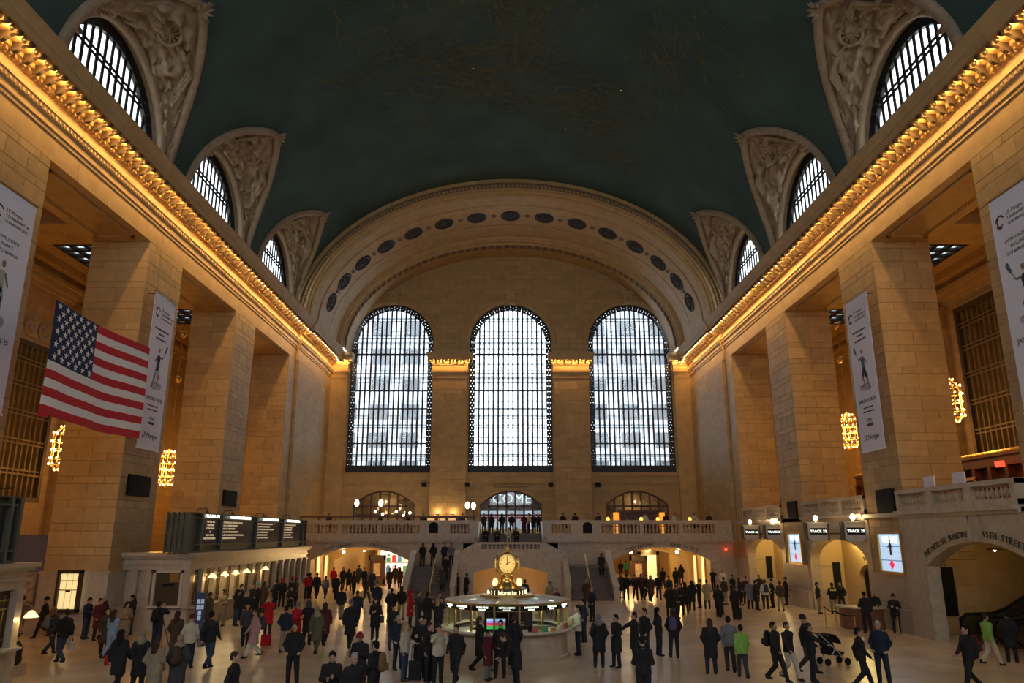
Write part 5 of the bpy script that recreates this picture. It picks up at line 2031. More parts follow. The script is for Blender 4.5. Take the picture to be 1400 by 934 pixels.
# ================================================================== INFORMATION BOOTH
BX, BY = -.13, 30.25
t = thing('information_booth', (BX, BY, 0), 0, 'round marble and brass information booth in the middle of the floor', 'booth')
N24 = 32
MB().lathe([(2.0, 0), (2.36, 0), (2.36, .12), (2.28, .16), (2.28, .93), (2.0, .93)], N24 * 2).build('base', M['marble'], t)
MB().lathe([(1.9, .93), (2.52, .95), (2.56, 1.0), (2.52, 1.06), (1.9, 1.06)], N24 * 2).build('counter', M['marble_light'], t)
NP = 16
RG = 2.28
for i in range(NP):
    a = 2 * pi * (i + .5) / NP
    MB().box(-.035, .035, -.035, .035, 1.06, 1.93).build('post', M['brass'], t, loc=(RG * cos(a), RG * sin(a), 0), rot=(0, 0, a))
for i in range(NP):
    a0, a1 = 2 * pi * (i + .5) / NP, 2 * pi * (i + 1.5) / NP
    am = (a0 + a1) / 2
    w = RG * math.tan(pi / NP) - .05
    fr = {'rot': (0, 0, am + pi / 2), 'loc': (RG * cos(am) * .985, RG * sin(am) * .985, 0)}
    MB().box(-w, w, -.006, .006, 1.06, 1.75).build('glass_panel', M['clear'], t, **fr)
    hd = MB().box(-w, w, -.05, .05, 1.77, 1.93).build('sign_header', M['black'], t, **fr)
    text(['INFORMATION', 'TRAIN TIMES', 'METRO-NORTH'][i % 3], .09, M['signlit'], hd, (0, -.06, 1.877), sx=.9, extrude=.006)
    text('RAILROAD', .06, M['signlit'], hd, (0, -.06, 1.805), sx=.9, extrude=.006)
MB().lathe([(RG + .05, 1.75), (RG + .05, 1.77), (RG - .05, 1.77)], 64).build('lower_ring', M['brass'], t)
MB().lathe([(RG - .1, 1.93), (RG + .10, 1.93), (RG + .14, 1.97), (RG + .10, 2.01), (RG - .1, 2.01)], 64).build('cornice_ring', M['brass'], t)
roofm = mat('pale_roof_panel', (.45, .44, .42), .35)
for i in range(NP):
    a0, a1 = 2 * pi * (i + .5) / NP + .012, 2 * pi * (i + 1.5) / NP - .012
    m = MB()
    A = lin(a0, a1, 5)
    vs = [((RG + .05) * cos(a), (RG + .08) * sin(a), 2.0) for a in A] + [(1.0 * cos(a), 1.0 * sin(a), 2.10) for a in A]
    m.add(vs, [(k, k + 1, 5 + k + 1, 5 + k) for k in range(4)])
    m.build('roof_panel', roofm, t)
MB().lathe([(1.02, 2.05), (1.05, 2.08), (1.05, 2.17), (.98, 2.19), (.02, 2.19)], 40).build('drum_base', M['brass'], t)
MB().lathe([(.72, 2.16), (.74, 2.2), (.74, 2.36), (.8, 2.4), (.66, 2.42), (.02, 2.42)], 40).build('sign_drum', M['bronze'], t)
for a, tx in ((-pi / 2, 'Information'), (-pi / 2 + pi / 2, 'Information'), (pi / 2, 'Information'), (pi, 'Information')):
    k = len(tx)
    for i, ch in enumerate(tx):
        b = a + (i - (k - 1) / 2) * .088
        text(ch, .2, M['signwarm'], t, (.755 * cos(b), .755 * sin(b), 2.28), b + pi / 2, extrude=.008)
    for off in (-.68, .68):
        b = a + off
        text(')' if off > 0 else '(', .17, M['signwarm'], t, (.755 * cos(b), .755 * sin(b), 2.28), b + pi / 2, extrude=.008)
for i in range(4):
    a = pi / 4 + i * pi / 2
    g = MB().sphere((.66 * cos(a), .66 * sin(a), 2.62), .10, 12, 8, (1, 1, 1.35)).build('globe', M['boothglobe'], t, True)
    MB().lathe([(.08, 2.42), (.05, 2.5), (.07, 2.54)], 8, (.66 * cos(a), .66 * sin(a), 0)).build('globe_socket', M['gold'], t)
# clock
MB().lathe([(.45, 2.42), (.42, 2.5), (.3, 2.6), (.26, 2.72), (.3, 2.78), (.2, 2.82), (.2, 2.9), (.28, 2.93), (.28, 2.98), (.14, 3.0)], 24).build('clock_pedestal', M['gold'], t, True)
MB().sphere((0, 0, 3.32), .36, 20, 14).build('clock_body', M['gold'], t, True)
for i in range(4):
    a = -pi / 2 + i * pi / 2
    fc = MB().lathe([(.001, .075), (.1, .07), (.2, .048), (.27, .02), (.31, -.01)], 28).build('clock_dial', M['clockface'], t, loc=(.40 * cos(a), .40 * sin(a), 3.32), rot=(pi / 2, 0, a + pi / 2))
    MB().lathe([(.31, -.06), (.36, -.05), (.37, .0), (.34, .03), (.31, .01)], 28).build('bezel', M['gold'], fc, True)
    for hnum in range(12):
        b = hnum * pi / 6
        MB().box(-.012, .012, .235, .275, .032, .045).build('hour_mark', M['ink'], fc, rot=(0, 0, b))
    MB().box(-.012, .012, -.05, .24, .078, .084).build('minute_hand', M['ink'], fc, rot=(0, 0, -.02))
    MB().box(-.016, .016, -.05, .18, .084, .09).build('hour_hand', M['ink'], fc, rot=(0, 0, -1.05))
MB().lathe([(.2, 3.64), (.16, 3.7), (.06, 3.74), (.05, 3.8), (.1, 3.86), (.06, 3.93), (.02, 3.98), (.001, 4.06)], 14).build('finial', M['gold'], t, True)
for i in range(4):
    a = pi / 4 + i * pi / 2
    m = MB().tube([(.2 * cos(a), .2 * sin(a), 2.95), (.42 * cos(a), .42 * sin(a), 3.08), (.46 * cos(a), .46 * sin(a), 3.32), (.4 * cos(a), .4 * sin(a), 3.56), (.15 * cos(a), .15 * sin(a), 3.72)], .05, 6)
    m.build('clock_rib', M['gold'], t, True)
# screens in the booth windows
u = thing('information_screen', (BX - .38, BY - 2.12, 1.07), .0, 'bright coloured train screen in the booth window', 'screen')
MB().box(-.42, .42, -.02, .05, 0, .68).build('case', M['black'], u)
for z0, z1, mm in ((.36, .44, 'screen'), (.30, .36, 'screenviolet'), (.20, .30, 'screenred'), (.09, .20, 'screengreen')):
    MB().box(-.33, .33, -.03, -.02, z0, z1).build('picture_band', M[mm], u)
u = thing('information_screen', (BX + .5, BY - 2.1, 1.07), .16, 'dim dark notice screen in the booth window', 'screen')
MB().box(-.42, .42, -.02, .05, 0, .68).build('case', M['screendark'], u)
MB().box(-.1, .1, -.03, -.02, .2, .26).build('picture_band', M['white'], u)
MB().box(-.1, .1, -.03, -.02, .3, .33).build('picture_band', M['white'], u)
# lamp-lit cabinet inside and leaflets on the counter
u = thing('booth_cabinet', (BX, BY, 0), 0, 'cabinet standing inside the round booth', 'cabinet')
MB().cbox(-.7, .7, -.7, .7, 0, 1.6, .1).build('body', M['wood'], u)
MB().lathe([(1.5, .84), (1.95, .84), (1.95, .9), (1.5, .9)], 40).build('inner_shelf', M['marble_light'], t)
CEILL = mat('booth_strip_glow', (.9, 1, .8), .5, emit=(.86, 1.0, .72), est=3.0)
for k in range(8):
    a = 2 * pi * k / 8 + .2
    MB().box(-.3, .3, -.04, .04, 1.9, 1.93).build('strip_light', CEILL, t, loc=(1.75 * cos(a), 1.75 * sin(a), 0), rot=(0, 0, a + pi / 2))
    lamp_light(t, (1.75 * cos(a), 1.75 * sin(a), 1.8), 16, (.88, 1.0, .72), .1)
rnd = random.Random(4)
LEAF = [mat('leaflet_%d' % i, c, .6) for i, c in enumerate(((.5, .45, .35), (.45, .1, .06), (.1, .25, .12), (.5, .3, .08)))]
for i in range(9):
    a = radians(-75 + 9.5 * i)
    o = MB().box(-.11, .11, -.05, .05, 0, .1 + .05 * (i % 3)).build('leaflet_stack', LEAF[i % 4], None, loc=(BX + 2.41 * cos(a), BY + 2.41 * sin(a), 1.06), rot=(0, 0, a + pi / 2))
    tag(o, 'little stack of leaflets on the booth counter, number %s from the front' % ['one', 'two', 'three', 'four', 'five', 'six', 'seven', 'eight', 'nine'][i], 'leaflets', 'leaflet stacks on the booth')

# ================================================================== GUARD DESK, STANCHIONS
t = thing('guard_desk', (17.3, 38.75, 0), 0, 'curved wooden guard desk with pale top beside the escalator side pillar', 'desk')
MB().lathe([(.001, 0), (1.1, 0), (1.12, .95), (.001, .95)], 24, (0, 0, 0), radians(150), radians(300)).build('body', mat('desk_wood', (.20, .09, .05), .4, noise=.2, nscale=4), t)
MB().lathe([(.001, .95), (1.25, .95), (1.25, 1.02), (.001, 1.02)], 24, (0, 0, 0), radians(140), radians(310)).build('top', M['marble_light'], t)
for (x, y, l) in ((15.46, 38.84, 'first'), (15.16, 36.88, 'second'), (15.14, 34.86, 'third'), (17.15, 35.1, 'fourth')):
    u = thing('stanchion', (x, y, 0), 0, 'brass stanchion post near the guard desk, %s along the black belt' % l, 'stanchion', 'brass stanchions')
    MB().lathe([(.001, 0), (.17, 0), (.17, .02), (.04, .05), (.03, .1), (.03, .92), (.04, .94), (.04, 1.0), (.001, 1.01)], 12).build('post', M['brass'], u)
    MB().lathe([(.045, .9), (.045, .97)], 10).build('belt_head', M['black'], u)
for i, (a, b) in enumerate((((15.46, 38.84), (15.16, 36.88)), ((15.16, 36.88), (15.14, 34.86)))):
    m = MB()
    pts = [(a[0] + (b[0] - a[0]) * q, a[1] + (b[1] - a[1]) * q, .93 - .08 * sin(pi * q)) for q in lin(.02, .98, 9)]
    vs = [(x, y, z - .03) for x, y, z in pts] + [(x, y, z + .03) for x, y, z in pts] + [(x + .01, y, z - .03) for x, y, z in pts] + [(x + .01, y, z + .03) for x, y, z in pts]
    m.add(vs, [(k, k + 1, 9 + k + 1, 9 + k) for k in range(8)] + [(18 + k, 18 + k + 1, 27 + k + 1, 27 + k) for k in range(8)])
    o = m.build('belt', M['black'], None)
    tag(o, ['black belt between the first two brass stanchions', 'black belt between the second and third brass stanchions'][i], 'belt', 'stanchion belts')

# ================================================================== PEOPLE
def surface_nets(F, lo, h):
    """closed surface of F<0 sampled on a grid"""
    nx, ny, nz = F.shape
    S = F < 0
    c = np.zeros((nx - 1, ny - 1, nz - 1), np.int8)
    for dx in (0, 1):
        for dy in (0, 1):
            for dz in (0, 1):
                c += S[dx:nx - 1 + dx, dy:ny - 1 + dy, dz:nz - 1 + dz]
    act = (c > 0) & (c < 8)
    idx = -np.ones(act.shape, np.int64)
    cells = np.argwhere(act)
    idx[act] = np.arange(len(cells))
    acc = np.zeros((len(cells), 3))
    cnt = np.zeros(len(cells))
    corners = [(a, b, d) for a in (0, 1) for b in (0, 1) for d in (0, 1)]
    for p in corners:
        for ax in range(3):
            if p[ax] == 0:
                q = list(p)
                q[ax] = 1
                fa = F[cells[:, 0] + p[0], cells[:, 1] + p[1], cells[:, 2] + p[2]]
                fb = F[cells[:, 0] + q[0], cells[:, 1] + q[1], cells[:, 2] + q[2]]
                cr = (fa < 0) != (fb < 0)
                t = np.where(cr, fa / np.where(fa == fb, 1, fa - fb), 0)
                pt = np.array(p, float)[None, :].repeat(len(cells), 0)
                pt[:, ax] += t
                acc += np.where(cr[:, None], pt, 0)
                cnt += cr
    V = lo + h * (cells + acc / cnt[:, None])
    faces = []
    for ax in range(3):
        o1, o2 = (ax + 1) % 3, (ax + 2) % 3
        a = [slice(1, -1)] * 3
        a[ax] = slice(0, -1)
        b = list(a)
        b[ax] = slice(1, None)
        A, B = S[tuple(a)], S[tuple(b)]
        e = np.argwhere(A != B)
        if not len(e):
            continue
        base = e.copy()
        base[:, o1] += 1
        base[:, o2] += 1
        flip = A[tuple(e.T)]
        q = []
        for d1, d2 in ((-1, -1), (0, -1), (0, 0), (-1, 0)):
            cc = base.copy()
            cc[:, o1] += d1
            cc[:, o2] += d2
            q.append(idx[cc[:, 0], cc[:, 1], cc[:, 2]])
        q = np.stack(q, 1)
        q[~flip] = q[~flip][:, ::-1]
        faces.append(q)
    Q = np.concatenate(faces)
    Q = Q[(Q >= 0).all(1)]
    return V, Q


def smin(a, b, k):
    hh = np.clip(0.5 + 0.5 * (b - a) / k, 0, 1)
    return b * (1 - hh) + a * hh - k * hh * (1 - hh)


class Field:
    def __init__(self, lo, hi, h):
        self.h = h
        self.lo = np.array(lo, float)
        n = np.ceil((np.array(hi, float) - self.lo) / h).astype(int) + 1
        ax = [self.lo[i] + h * np.arange(n[i]) for i in range(3)]
        self.X, self.Y, self.Z = np.meshgrid(*ax, indexing='ij')
        self.F = np.full(self.X.shape, 1.0)

    def cap(self, a, b, ra, rb, k=.03, sc=(1, 1, 1)):
        a, b = np.array(a, float), np.array(b, float)
        s = np.array(sc, float)
        P = [(self.X - a[0]) / s[0], (self.Y - a[1]) / s[1], (self.Z - a[2]) / s[2]]
        d = (b - a) / s
        L = max(1e-9, float(d @ d))
        t = np.clip((P[0] * d[0] + P[1] * d[1] + P[2] * d[2]) / L, 0, 1)
        D = np.sqrt((P[0] - t * d[0]) ** 2 + (P[1] - t * d[1]) ** 2 + (P[2] - t * d[2]) ** 2) - (ra + (rb - ra) * t)
        D = D * min(sc)
        self.F = smin(self.F, D, k)
        return self

    def cut_z(self, z, above=True):
        self.F = np.maximum(self.F, (self.Z - z) if above else (z - self.Z))
        return self

    def cut_plane(self, p, n):
        self.F = np.maximum(self.F, (self.X - p[0]) * n[0] + (self.Y - p[1]) * n[1] + (self.Z - p[2]) * n[2])
        return self

    def out(self):
        return surface_nets(self.F, self.lo, self.h)


def to_mesh(name, parts, mats, smooth=True):
    """parts: list of (V, Q, material index array or int)"""
    V = np.concatenate([p[0] for p in parts])
    Q, mi, n = [], [], 0
    for (v, q, m_) in parts:
        Q.append(q + n)
        mi.append(np.full(len(q), m_) if np.isscalar(m_) else m_)
        n += len(v)
    Q, mi = np.concatenate(Q), np.concatenate(mi)
    me = bpy.data.meshes.new(name)
    me.vertices.add(len(V))
    me.vertices.foreach_set('co', V.ravel())
    me.loops.add(len(Q) * 4)
    me.loops.foreach_set('vertex_index', Q.ravel())
    me.polygons.add(len(Q))
    me.polygons.foreach_set('loop_start', np.arange(len(Q)) * 4)
    me.polygons.foreach_set('loop_total', np.full(len(Q), 4))
    for m_ in mats:
        me.materials.append(m_)
    me.polygons.foreach_set('material_index', mi.astype(np.int32))
    me.update(calc_edges=True)
    me.validate()
    if smooth:
        me.shade_smooth()
    return me


M['skin_a'] = mat('skin_light', (.46, .27, .19), .55)
M['skin_b'] = mat('skin_tan', (.33, .19, .12), .55)
M['skin_c'] = mat('skin_brown', (.15, .08, .05), .55)
M['eye'] = mat('eye_dark', (.03, .02, .02), .3)
M['lip'] = mat('lip', (.28, .10, .09), .5)

# ---- head with face (neck base at origin, faces -y), 24 cm tall
hf = Field((-.11, -.15, -.05), (.11, .13, .27), .0095)
hf.cap((0, .01, .16), (0, .01, .165), .088, .088, sc=(.86, 1.08, 1.05))       # skull
hf.cap((0, -.03, .085), (0, -.045, .06), .055, .04, .04, sc=(.95, 1, 1))       # jaw, chin
hf.cap((0, -.092, .135), (0, -.112, .105), .011, .016, .02)                    # nose
hf.cap((-.03, -.085, .15), (.03, -.085, .15), .012, .012, .02)                 # brow
hf.cap((-.022, -.083, .075), (.022, -.083, .075), .010, .010, .012)            # mouth
for sx in (-1, 1):
    hf.cap((sx * .078, .012, .12), (sx * .082, .015, .155), .012, .016, .01)   # ears
    hf.cap((sx * .036, -.062, .11), (sx * .04, -.055, .10), .026, .026, .02)   # cheeks
hf.cap((0, .012, -.05), (0, .012, .06), .052, .05, .03)                        # neck
HV, HQ = hf.out()
hc = HV[HQ].mean(1)
hm = np.zeros(len(HQ), int)
for sx in (-1, 1):
    hm[(np.hypot(hc[:, 0] - sx * .033, (hc[:, 2] - .135) * 1.5) < .0145) & (hc[:, 1] < -.05)] = 1
hm[(np.abs(hc[:, 0]) < .024) & (np.abs(hc[:, 2] - .074) < .008) & (hc[:, 1] < -.07)] = 2


def hair_mesh(name, kind):
    f = Field((-.17, -.16, -.34), (.17, .19, .31), .0115)
    if kind == 'short':
        f.cap((0, .02, .17), (0, .022, .18), .094, .094, sc=(.88, 1.08, 1.0))
        f.cap((0, .075, .1), (0, .06, .14), .05, .06, .03)
        f.cut_plane((0, -.055, .17), (0, -1, -.35))
        f.cut_z(.06, False)
    elif kind == 'long':
        f.cap((0, .025, .17), (0, .027, .18), .098, .098, sc=(.9, 1.08, 1.0))
        f.cap((0, .075, .14), (0, .10, -.14), .075, .07, .04, sc=(1.35, .8, 1))
        f.cut_plane((0, -.05, .17), (0, -1, -.25))
    elif kind == 'beanie':
        f.cap((0, .015, .19), (0, .02, .215), .098, .088, sc=(.9, 1.08, 1.0))
        f.cap((-.06, .0, .165), (.06, .0, .165), .045, .045, .03, sc=(1, 2.0, .7))
        f.cut_z(.145, False)
    elif kind == 'hood':
        f.cap((0, .03, .16), (0, .035, .17), .118, .118, sc=(.92, 1.05, 1.1))
        f.cap((0, .05, .03), (0, .05, .06), .12, .11, .04, sc=(1.1, .9, .6))
        f.cut_plane((0, -.06, .16), (0, -1, -.12))
    elif kind == 'fur':
        f.cap((-.09, .03, .0), (.09, .03, .0), .065, .065, .03)
        f.cap((0, .085, -.04), (0, .10, .04), .085, .07, .04, sc=(1.3, .8, 1))
        f.cap((0, .02, .17), (0, .022, .18), .095, .095, sc=(.88, 1.08, 1.0))
        f.cut_plane((0, -.055, .17), (0, -1, -.3))
    V, Q = f.out()
    return to_mesh(name, [(V, Q, 0)], [M['ink']])


HAIR = {k: hair_mesh('hair' if k in ('short', 'long') else k, k) for k in ('short', 'long', 'beanie', 'hood', 'fur')}


# ---- hand: palm and five separate bent fingers (wrist at origin, fingers along -z, palm to +y, thumb to -x)
def hand_mesh(curl):
    f = Field((-.075, -.05, -.21), (.06, .09, .03), .0065)
    f.cap((0, 0, .02), (0, 0, -.02), .024, .026, .01, sc=(1.1, .8, 1))
    f.cap((-.02, 0, -.05), (.02, 0, -.05), .03, .028, .01, sc=(1, .55, 1.3))
    L = [(-.031, .072), (-.011, .082), (.010, .077), (.030, .060)]
    for x, l in L:
        a, p = curl * .5, np.array([x, 0, -.083])
        for k, fr in enumerate((.45, .32, .23)):
            q = p + np.array([0, sin(a), -cos(a)]) * l * fr
            f.cap(p, q, .0095 - .0008 * k, .0088 - .0008 * k, .004)
            p = q
            a += curl * .75
    p = np.array([-.03, .005, -.03])
    q = p + np.array([-.026, .014, -.03])
    r = q + np.array([-.004, .012 + .012 * curl, -.032])
    f.cap(p, q, .014, .011, .008)
    f.cap(q, r, .011, .009, .004)
    return f.out()


HANDV, HANDQ = hand_mesh(.75)


def frame_to(z_dir, y_hint):
    z = np.array(z_dir, float)
    z /= np.linalg.norm(z)
    y = np.array(y_hint, float)
    y = y - z * (y @ z)
    y /= np.linalg.norm(y) + 1e-9
    x = np.cross(y, z)
    return np.stack([x, y, z], 1)


# ---- skeleton poses (metres, figure 1.70 m tall, faces -y, x to its left)
def pose(name):
    J = dict(pel=(0, 0, .93), chest=(0, 0, 1.26), neck=(0, .01, 1.45), head=(0, 0, 1.46))
    for s, n in ((1, 'L'), (-1, 'R')):
        J['sh' + n] = (s * .162, .01, 1.355)
        J['el' + n] = (s * .225, .03, 1.10)
        J['wr' + n] = (s * .225, -.03, .86)
        J['hip' + n] = (s * .09, 0, .90)
        J['kn' + n] = (s * .10, -.015, .49)
        J['an' + n] = (s * .11, .02, .08)
    J['tilt'] = 0.0

    def arm(n, el, wr):
        s = 1 if n == 'L' else -1
        J['el' + n] = (s * el[0], el[1], el[2])
        J['wr' + n] = (s * wr[0], wr[1], wr[2])

    def leg(n, kn, an):
        s = 1 if n == 'L' else -1
        J['kn' + n] = (s * kn[0], kn[1], kn[2])
        J['an' + n] = (s * an[0], an[1], an[2])
    if name == 'walk':
        leg('L', (.09, -.16, .50), (.08, -.27, .10))
        leg('R', (.09, -.02, .49), (.08, .30, .15))
        arm('L', (.22, .12, 1.12), (.21, .10, .88))
        arm('R', (.22, -.05, 1.11), (.20, -.22, .92))
    elif name == 'stride':
        leg('L', (.09, .0, .49), (.08, .32, .16))
        leg('R', (.09, -.17, .50), (.08, -.30, .10))
        arm('L', (.22, -.04, 1.11), (.19, -.20, .95))
        arm('R', (.22, .12, 1.12), (.22, .12, .89))
    elif name == 'phone':
        arm('L', (.23, -.02, 1.10), (.06, -.25, 1.18))
        arm('R', (.23, -.02, 1.10), (.09, -.26, 1.14))
        J['tilt'] = .35
    elif name == 'photo':
        arm('L', (.24, -.20, 1.27), (.07, -.27, 1.50))
        arm('R', (.24, -.20, 1.27), (.07, -.27, 1.50))
        J['tilt'] = -.25
    elif name == 'pockets':
        arm('L', (.27, .06, 1.12), (.19, -.06, .94))
        arm('R', (.27, .06, 1.12), (.19, -.06, .94))
        leg('L', (.13, -.02, .49), (.15, .02, .08))
    elif name == 'crossed':
        arm('L', (.24, -.03, 1.13), (-.06, -.19, 1.17))
        arm('R', (.24, -.03, 1.12), (-.04, -.20, 1.12))
    elif name == 'pull':
        arm('R', (.25, .10, 1.12), (.27, .24, .90))
        arm('L', (.23, -.03, 1.10), (.20, -.16, .93))
        leg('L', (.09, -.12, .50), (.08, -.20, .09))
        leg('R', (.09, .0, .49), (.08, .22, .12))
    elif name == 'talk':
        arm('L', (.25, -.02, 1.12), (.17, -.26, 1.08))
        arm('R', (.24, .05, 1.12), (.22, .0, .88))
        J['tilt'] = .1
        leg('R', (.13, -.02, .49), (.16, -.02, .08))
    elif name == 'reach':
        arm('R', (.25, -.18, 1.25), (.18, -.45, 1.12))
        arm('L', (.24, .0, 1.10), (.20, -.20, 1.02))
    elif name == 'sit':
        J['pel'] = (0, .12, .50)
        dz = -.43
        for n in 'LR':
            s = 1 if n == 'L' else -1
            J['sh' + n] = (s * .162, .10, 1.355 + dz)
            J['el' + n] = (s * .24, .02, 1.12 + dz)
            J['wr' + n] = (s * .08, -.22, 1.06 + dz)
            J['hip' + n] = (s * .10, .10, .48)
            J['kn' + n] = (s * .13, -.32, .50)
            J['an' + n] = (s * .12, -.30, .08)
        J['chest'] = (0, .10, 1.26 + dz)
        J['neck'] = (0, .08, 1.45 + dz)
        J['head'] = (0, .06, 1.46 + dz)
        J['tilt'] = .25
    elif name == 'bend':
        J['chest'] = (0, -.20, 1.18)
        J['neck'] = (0, -.32, 1.30)
        J['head'] = (0, -.34, 1.30)
        J['tilt'] = .6
        for n in 'LR':
            s = 1 if n == 'L' else -1
            J['sh' + n] = (s * .17, -.26, 1.26)
            J['el' + n] = (s * .23, -.33, 1.0)
            J['wr' + n] = (s * .15, -.50, .85)
    return J


def build_pose(name):
    J = pose(name)
    sit = name == 'sit'
    lo, hi = (-.42, -.62, -.02), (.42, .52, 1.62)
    if sit:
        lo, hi = (-.42, -.62, -.02), (.42, .45, 1.2)
    out = {}
    cm = tuple((np.array(J['pel']) + np.array(J['chest'])) / 2)

    def torso(f, g, k=.05):
        f.cap(J['pel'], cm, .125 + g, .115 + g, k, sc=(1.22, .86, 1))
        f.cap(cm, J['chest'], .115 + g, .135 + g, k, sc=(1.22, .84, 1))
        f.cap(J['shL'], J['chest'], .06 + g, .10 + g, k)
        f.cap(J['shR'], J['chest'], .06 + g, .10 + g, k)
        f.cap(J['chest'], J['neck'], .12 + g, .055 + g, k, sc=(1.15, .85, 1))

    def arms(f, g, k=.035, end=1.0):
        for n in 'LR':
            f.cap(J['sh' + n], J['el' + n], .056 + g, .044 + g, k)
            e, w = np.array(J['el' + n]), np.array(J['wr' + n])
            f.cap(e, e + (w - e) * end, .043 + g, .030 + g, k)

    def legs(f, g, k=.03, end=1.0):
        for n in 'LR':
            f.cap(J['hip' + n], J['kn' + n], .085 + g, .056 + g, k)
            a, b = np.array(J['kn' + n]), np.array(J['an' + n])
            f.cap(a, a + (b - a) * end, .056 + g, .038 + g * 1.2, k)
    # body: one figure (slim under the clothes), head with face and hands with fingers
    f = Field(lo, hi, .024)
    torso(f, -.02)
    arms(f, -.008)
    legs(f, -.012)
    for n in 'LR':
        a = np.array(J['an' + n])
        f.cap(a + (0, .03, -.03), a + (0, -.13, -.045), .032, .028, .02)
    f.cap(J['neck'], tuple(np.array(J['head']) + (0, 0, .06)), .05, .05, .03)
    bv, bq = f.out()
    ct, stt = cos(J['tilt']), sin(J['tilt'])
    R = np.array([[1, 0, 0], [0, ct, stt], [0, -stt, ct]]).T
    hv = HV @ np.array([[1, 0, 0], [0, ct, stt], [0, -stt, ct]]) + np.array(J['head'])
    parts = [(bv, bq, 0), (hv, HQ, hm)]
    for n in 'LR':
        e, w = np.array(J['el' + n]), np.array(J['wr' + n])
        B = frame_to(e - w, (0 if abs(w[1] - e[1]) < .15 else 0, -1, .2) if n else None)
        V = HANDV.copy()
        Q = HANDQ
        if n == 'R':
            V[:, 0] *= -1
            Q = Q[:, ::-1]
        parts.append((V @ B.T + w, Q, 0))
    out['body'] = to_mesh('person', parts, [M['skin_a'], M['eye'], M['lip']])
    # trousers
    f = Field(lo, (hi[0] - .12, hi[1] - .05, 1.12 if not sit else .7), .022)
    pz = np.array(J['pel'])
    f.cap(pz + (0, 0, .06), pz + (0, 0, -.04), .125, .12, .04, sc=(1.22, .9, 1))
    legs(f, .02, .03, .96)
    if not sit and name != 'bend':
        f.cut_z(1.05)
    v, q = f.out()
    out['trousers'] = to_mesh('trousers', [(v, q, 0)], [M['ink']])
    # jacket to the hip, coat to the knee
    for kind in ('jacket', 'coat'):
        f = Field((lo[0], lo[1], .2 if sit else (.72 if kind == 'jacket' else .44)), (hi[0], hi[1] - .15, hi[2] - .04), .022)
        g = .017 if kind == 'jacket' else .026
        torso(f, g)
        arms(f, g * .9, end=.95)
        hips = np.array(J['pel'])
        if sit:
            f.cap(hips, hips + (0, -.05, -.02), .15, .15, .05, sc=(1.2, .9, .8))
            if kind == 'coat':
                for n in 'LR':
                    f.cap(J['hip' + n], J['kn' + n], .11, .085, .05)
        else:
            f.cap(hips, hips + (0, 0, -.06), .14 + g, .145 + g, .05, sc=(1.2, .85, 1))
            if kind == 'coat':
                f.cap(hips + (0, 0, -.05), hips + (0, 0, -.36), .155, .185, .05, sc=(1.15, .95, 1))
                for n in 'LR':
                    k_ = np.array(J['kn' + n])
                    h_ = np.array(J['hip' + n])
                    f.cap(h_, h_ + (k_ - h_) * .85, .1, .1, .05)
                f.cut_z(.50, False)
            else:
                f.cut_z(.80, False)
        nk = np.array(J['neck'])
        f.cut_plane(nk + (0, 0, .035), (0, -.25, .97))
        v, q = f.out()
        out[kind] = to_mesh(kind, [(v, q, 0)], [M['ink']])
    # shoes
    for n in 'LR':
        a = np.array(J['an' + n])
        z0 = a[2] - .08
        f = Field(a + (-.09, -.24, -.09), a + (.09, .12, .08), .012)
        f.cap(a + (0, .025, -.035), a + (0, -.09, -.045), .043, .042, .03)
        f.cap(a + (0, -.09, -.047), a + (0, -.15, -.052), .042, .033, .03, sc=(1.05, 1, .8))
        f.cap(a + (0, .015, -.01), a + (0, .015, .03), .05, .052, .02)
        f.cut_z(z0, False)
        v, q = f.out()
        out['shoe' + n] = to_mesh('shoe', [(v, q, 0)], [M['ink']])
    out['J'] = J
    return out


POSES = {}
CLOTH = {}


def cloth(c):
    key = tuple(c)
    if key not in CLOTH:
        CLOTH[key] = mat('cloth_%d' % len(CLOTH), c, .85, noise=.12, nscale=14, spec=.25)
    return CLOTH[key]


BK, NV, GY, DG, BR, TN, RD, MR, WH, OL, BL, JN, GN, PK, CR, KH, YL, PU, LB = ((.019, .018, .020), (.018, .024, .045), (.16, .16, .17), (.05, .05, .055), (.065, .04, .028), (.30, .21, .13), (.42, .012, .02), (.10, .018, .025),
                                                                        (.55, .53, .48), (.09, .085, .05), (.10, .17, .28), (.035, .055, .10), (.22, .42, .08), (.38, .22, .22), (.48, .43, .33), (.26, .21, .15), (.42, .33, .05), (.10, .07, .16), (.20, .30, .42))
HBK, HBR, HBL, HGR, HRE = (.010, .008, .007), (.045, .025, .014), (.32, .20, .09), (.30, .29, .28), (.22, .09, .03)


def set_mat(o, m_, i=0):
    o.material_slots[i].link = 'OBJECT'
    o.material_slots[i].material = m_


def ray_floor(px, py, z=0.0):
    """floor point seen at a photo pixel, by the camera model of the photograph"""
    a, b = (px - 698) / 1020, (467 - py) / 1020
    c_, s_ = cos(PITCH), sin(PITCH)
    d = (a, c_ - b * s_, s_ + b * c_)
    t = (z - 4.4) / d[2]
    return (t * d[0], t * d[1], z)


PEOPLE = []


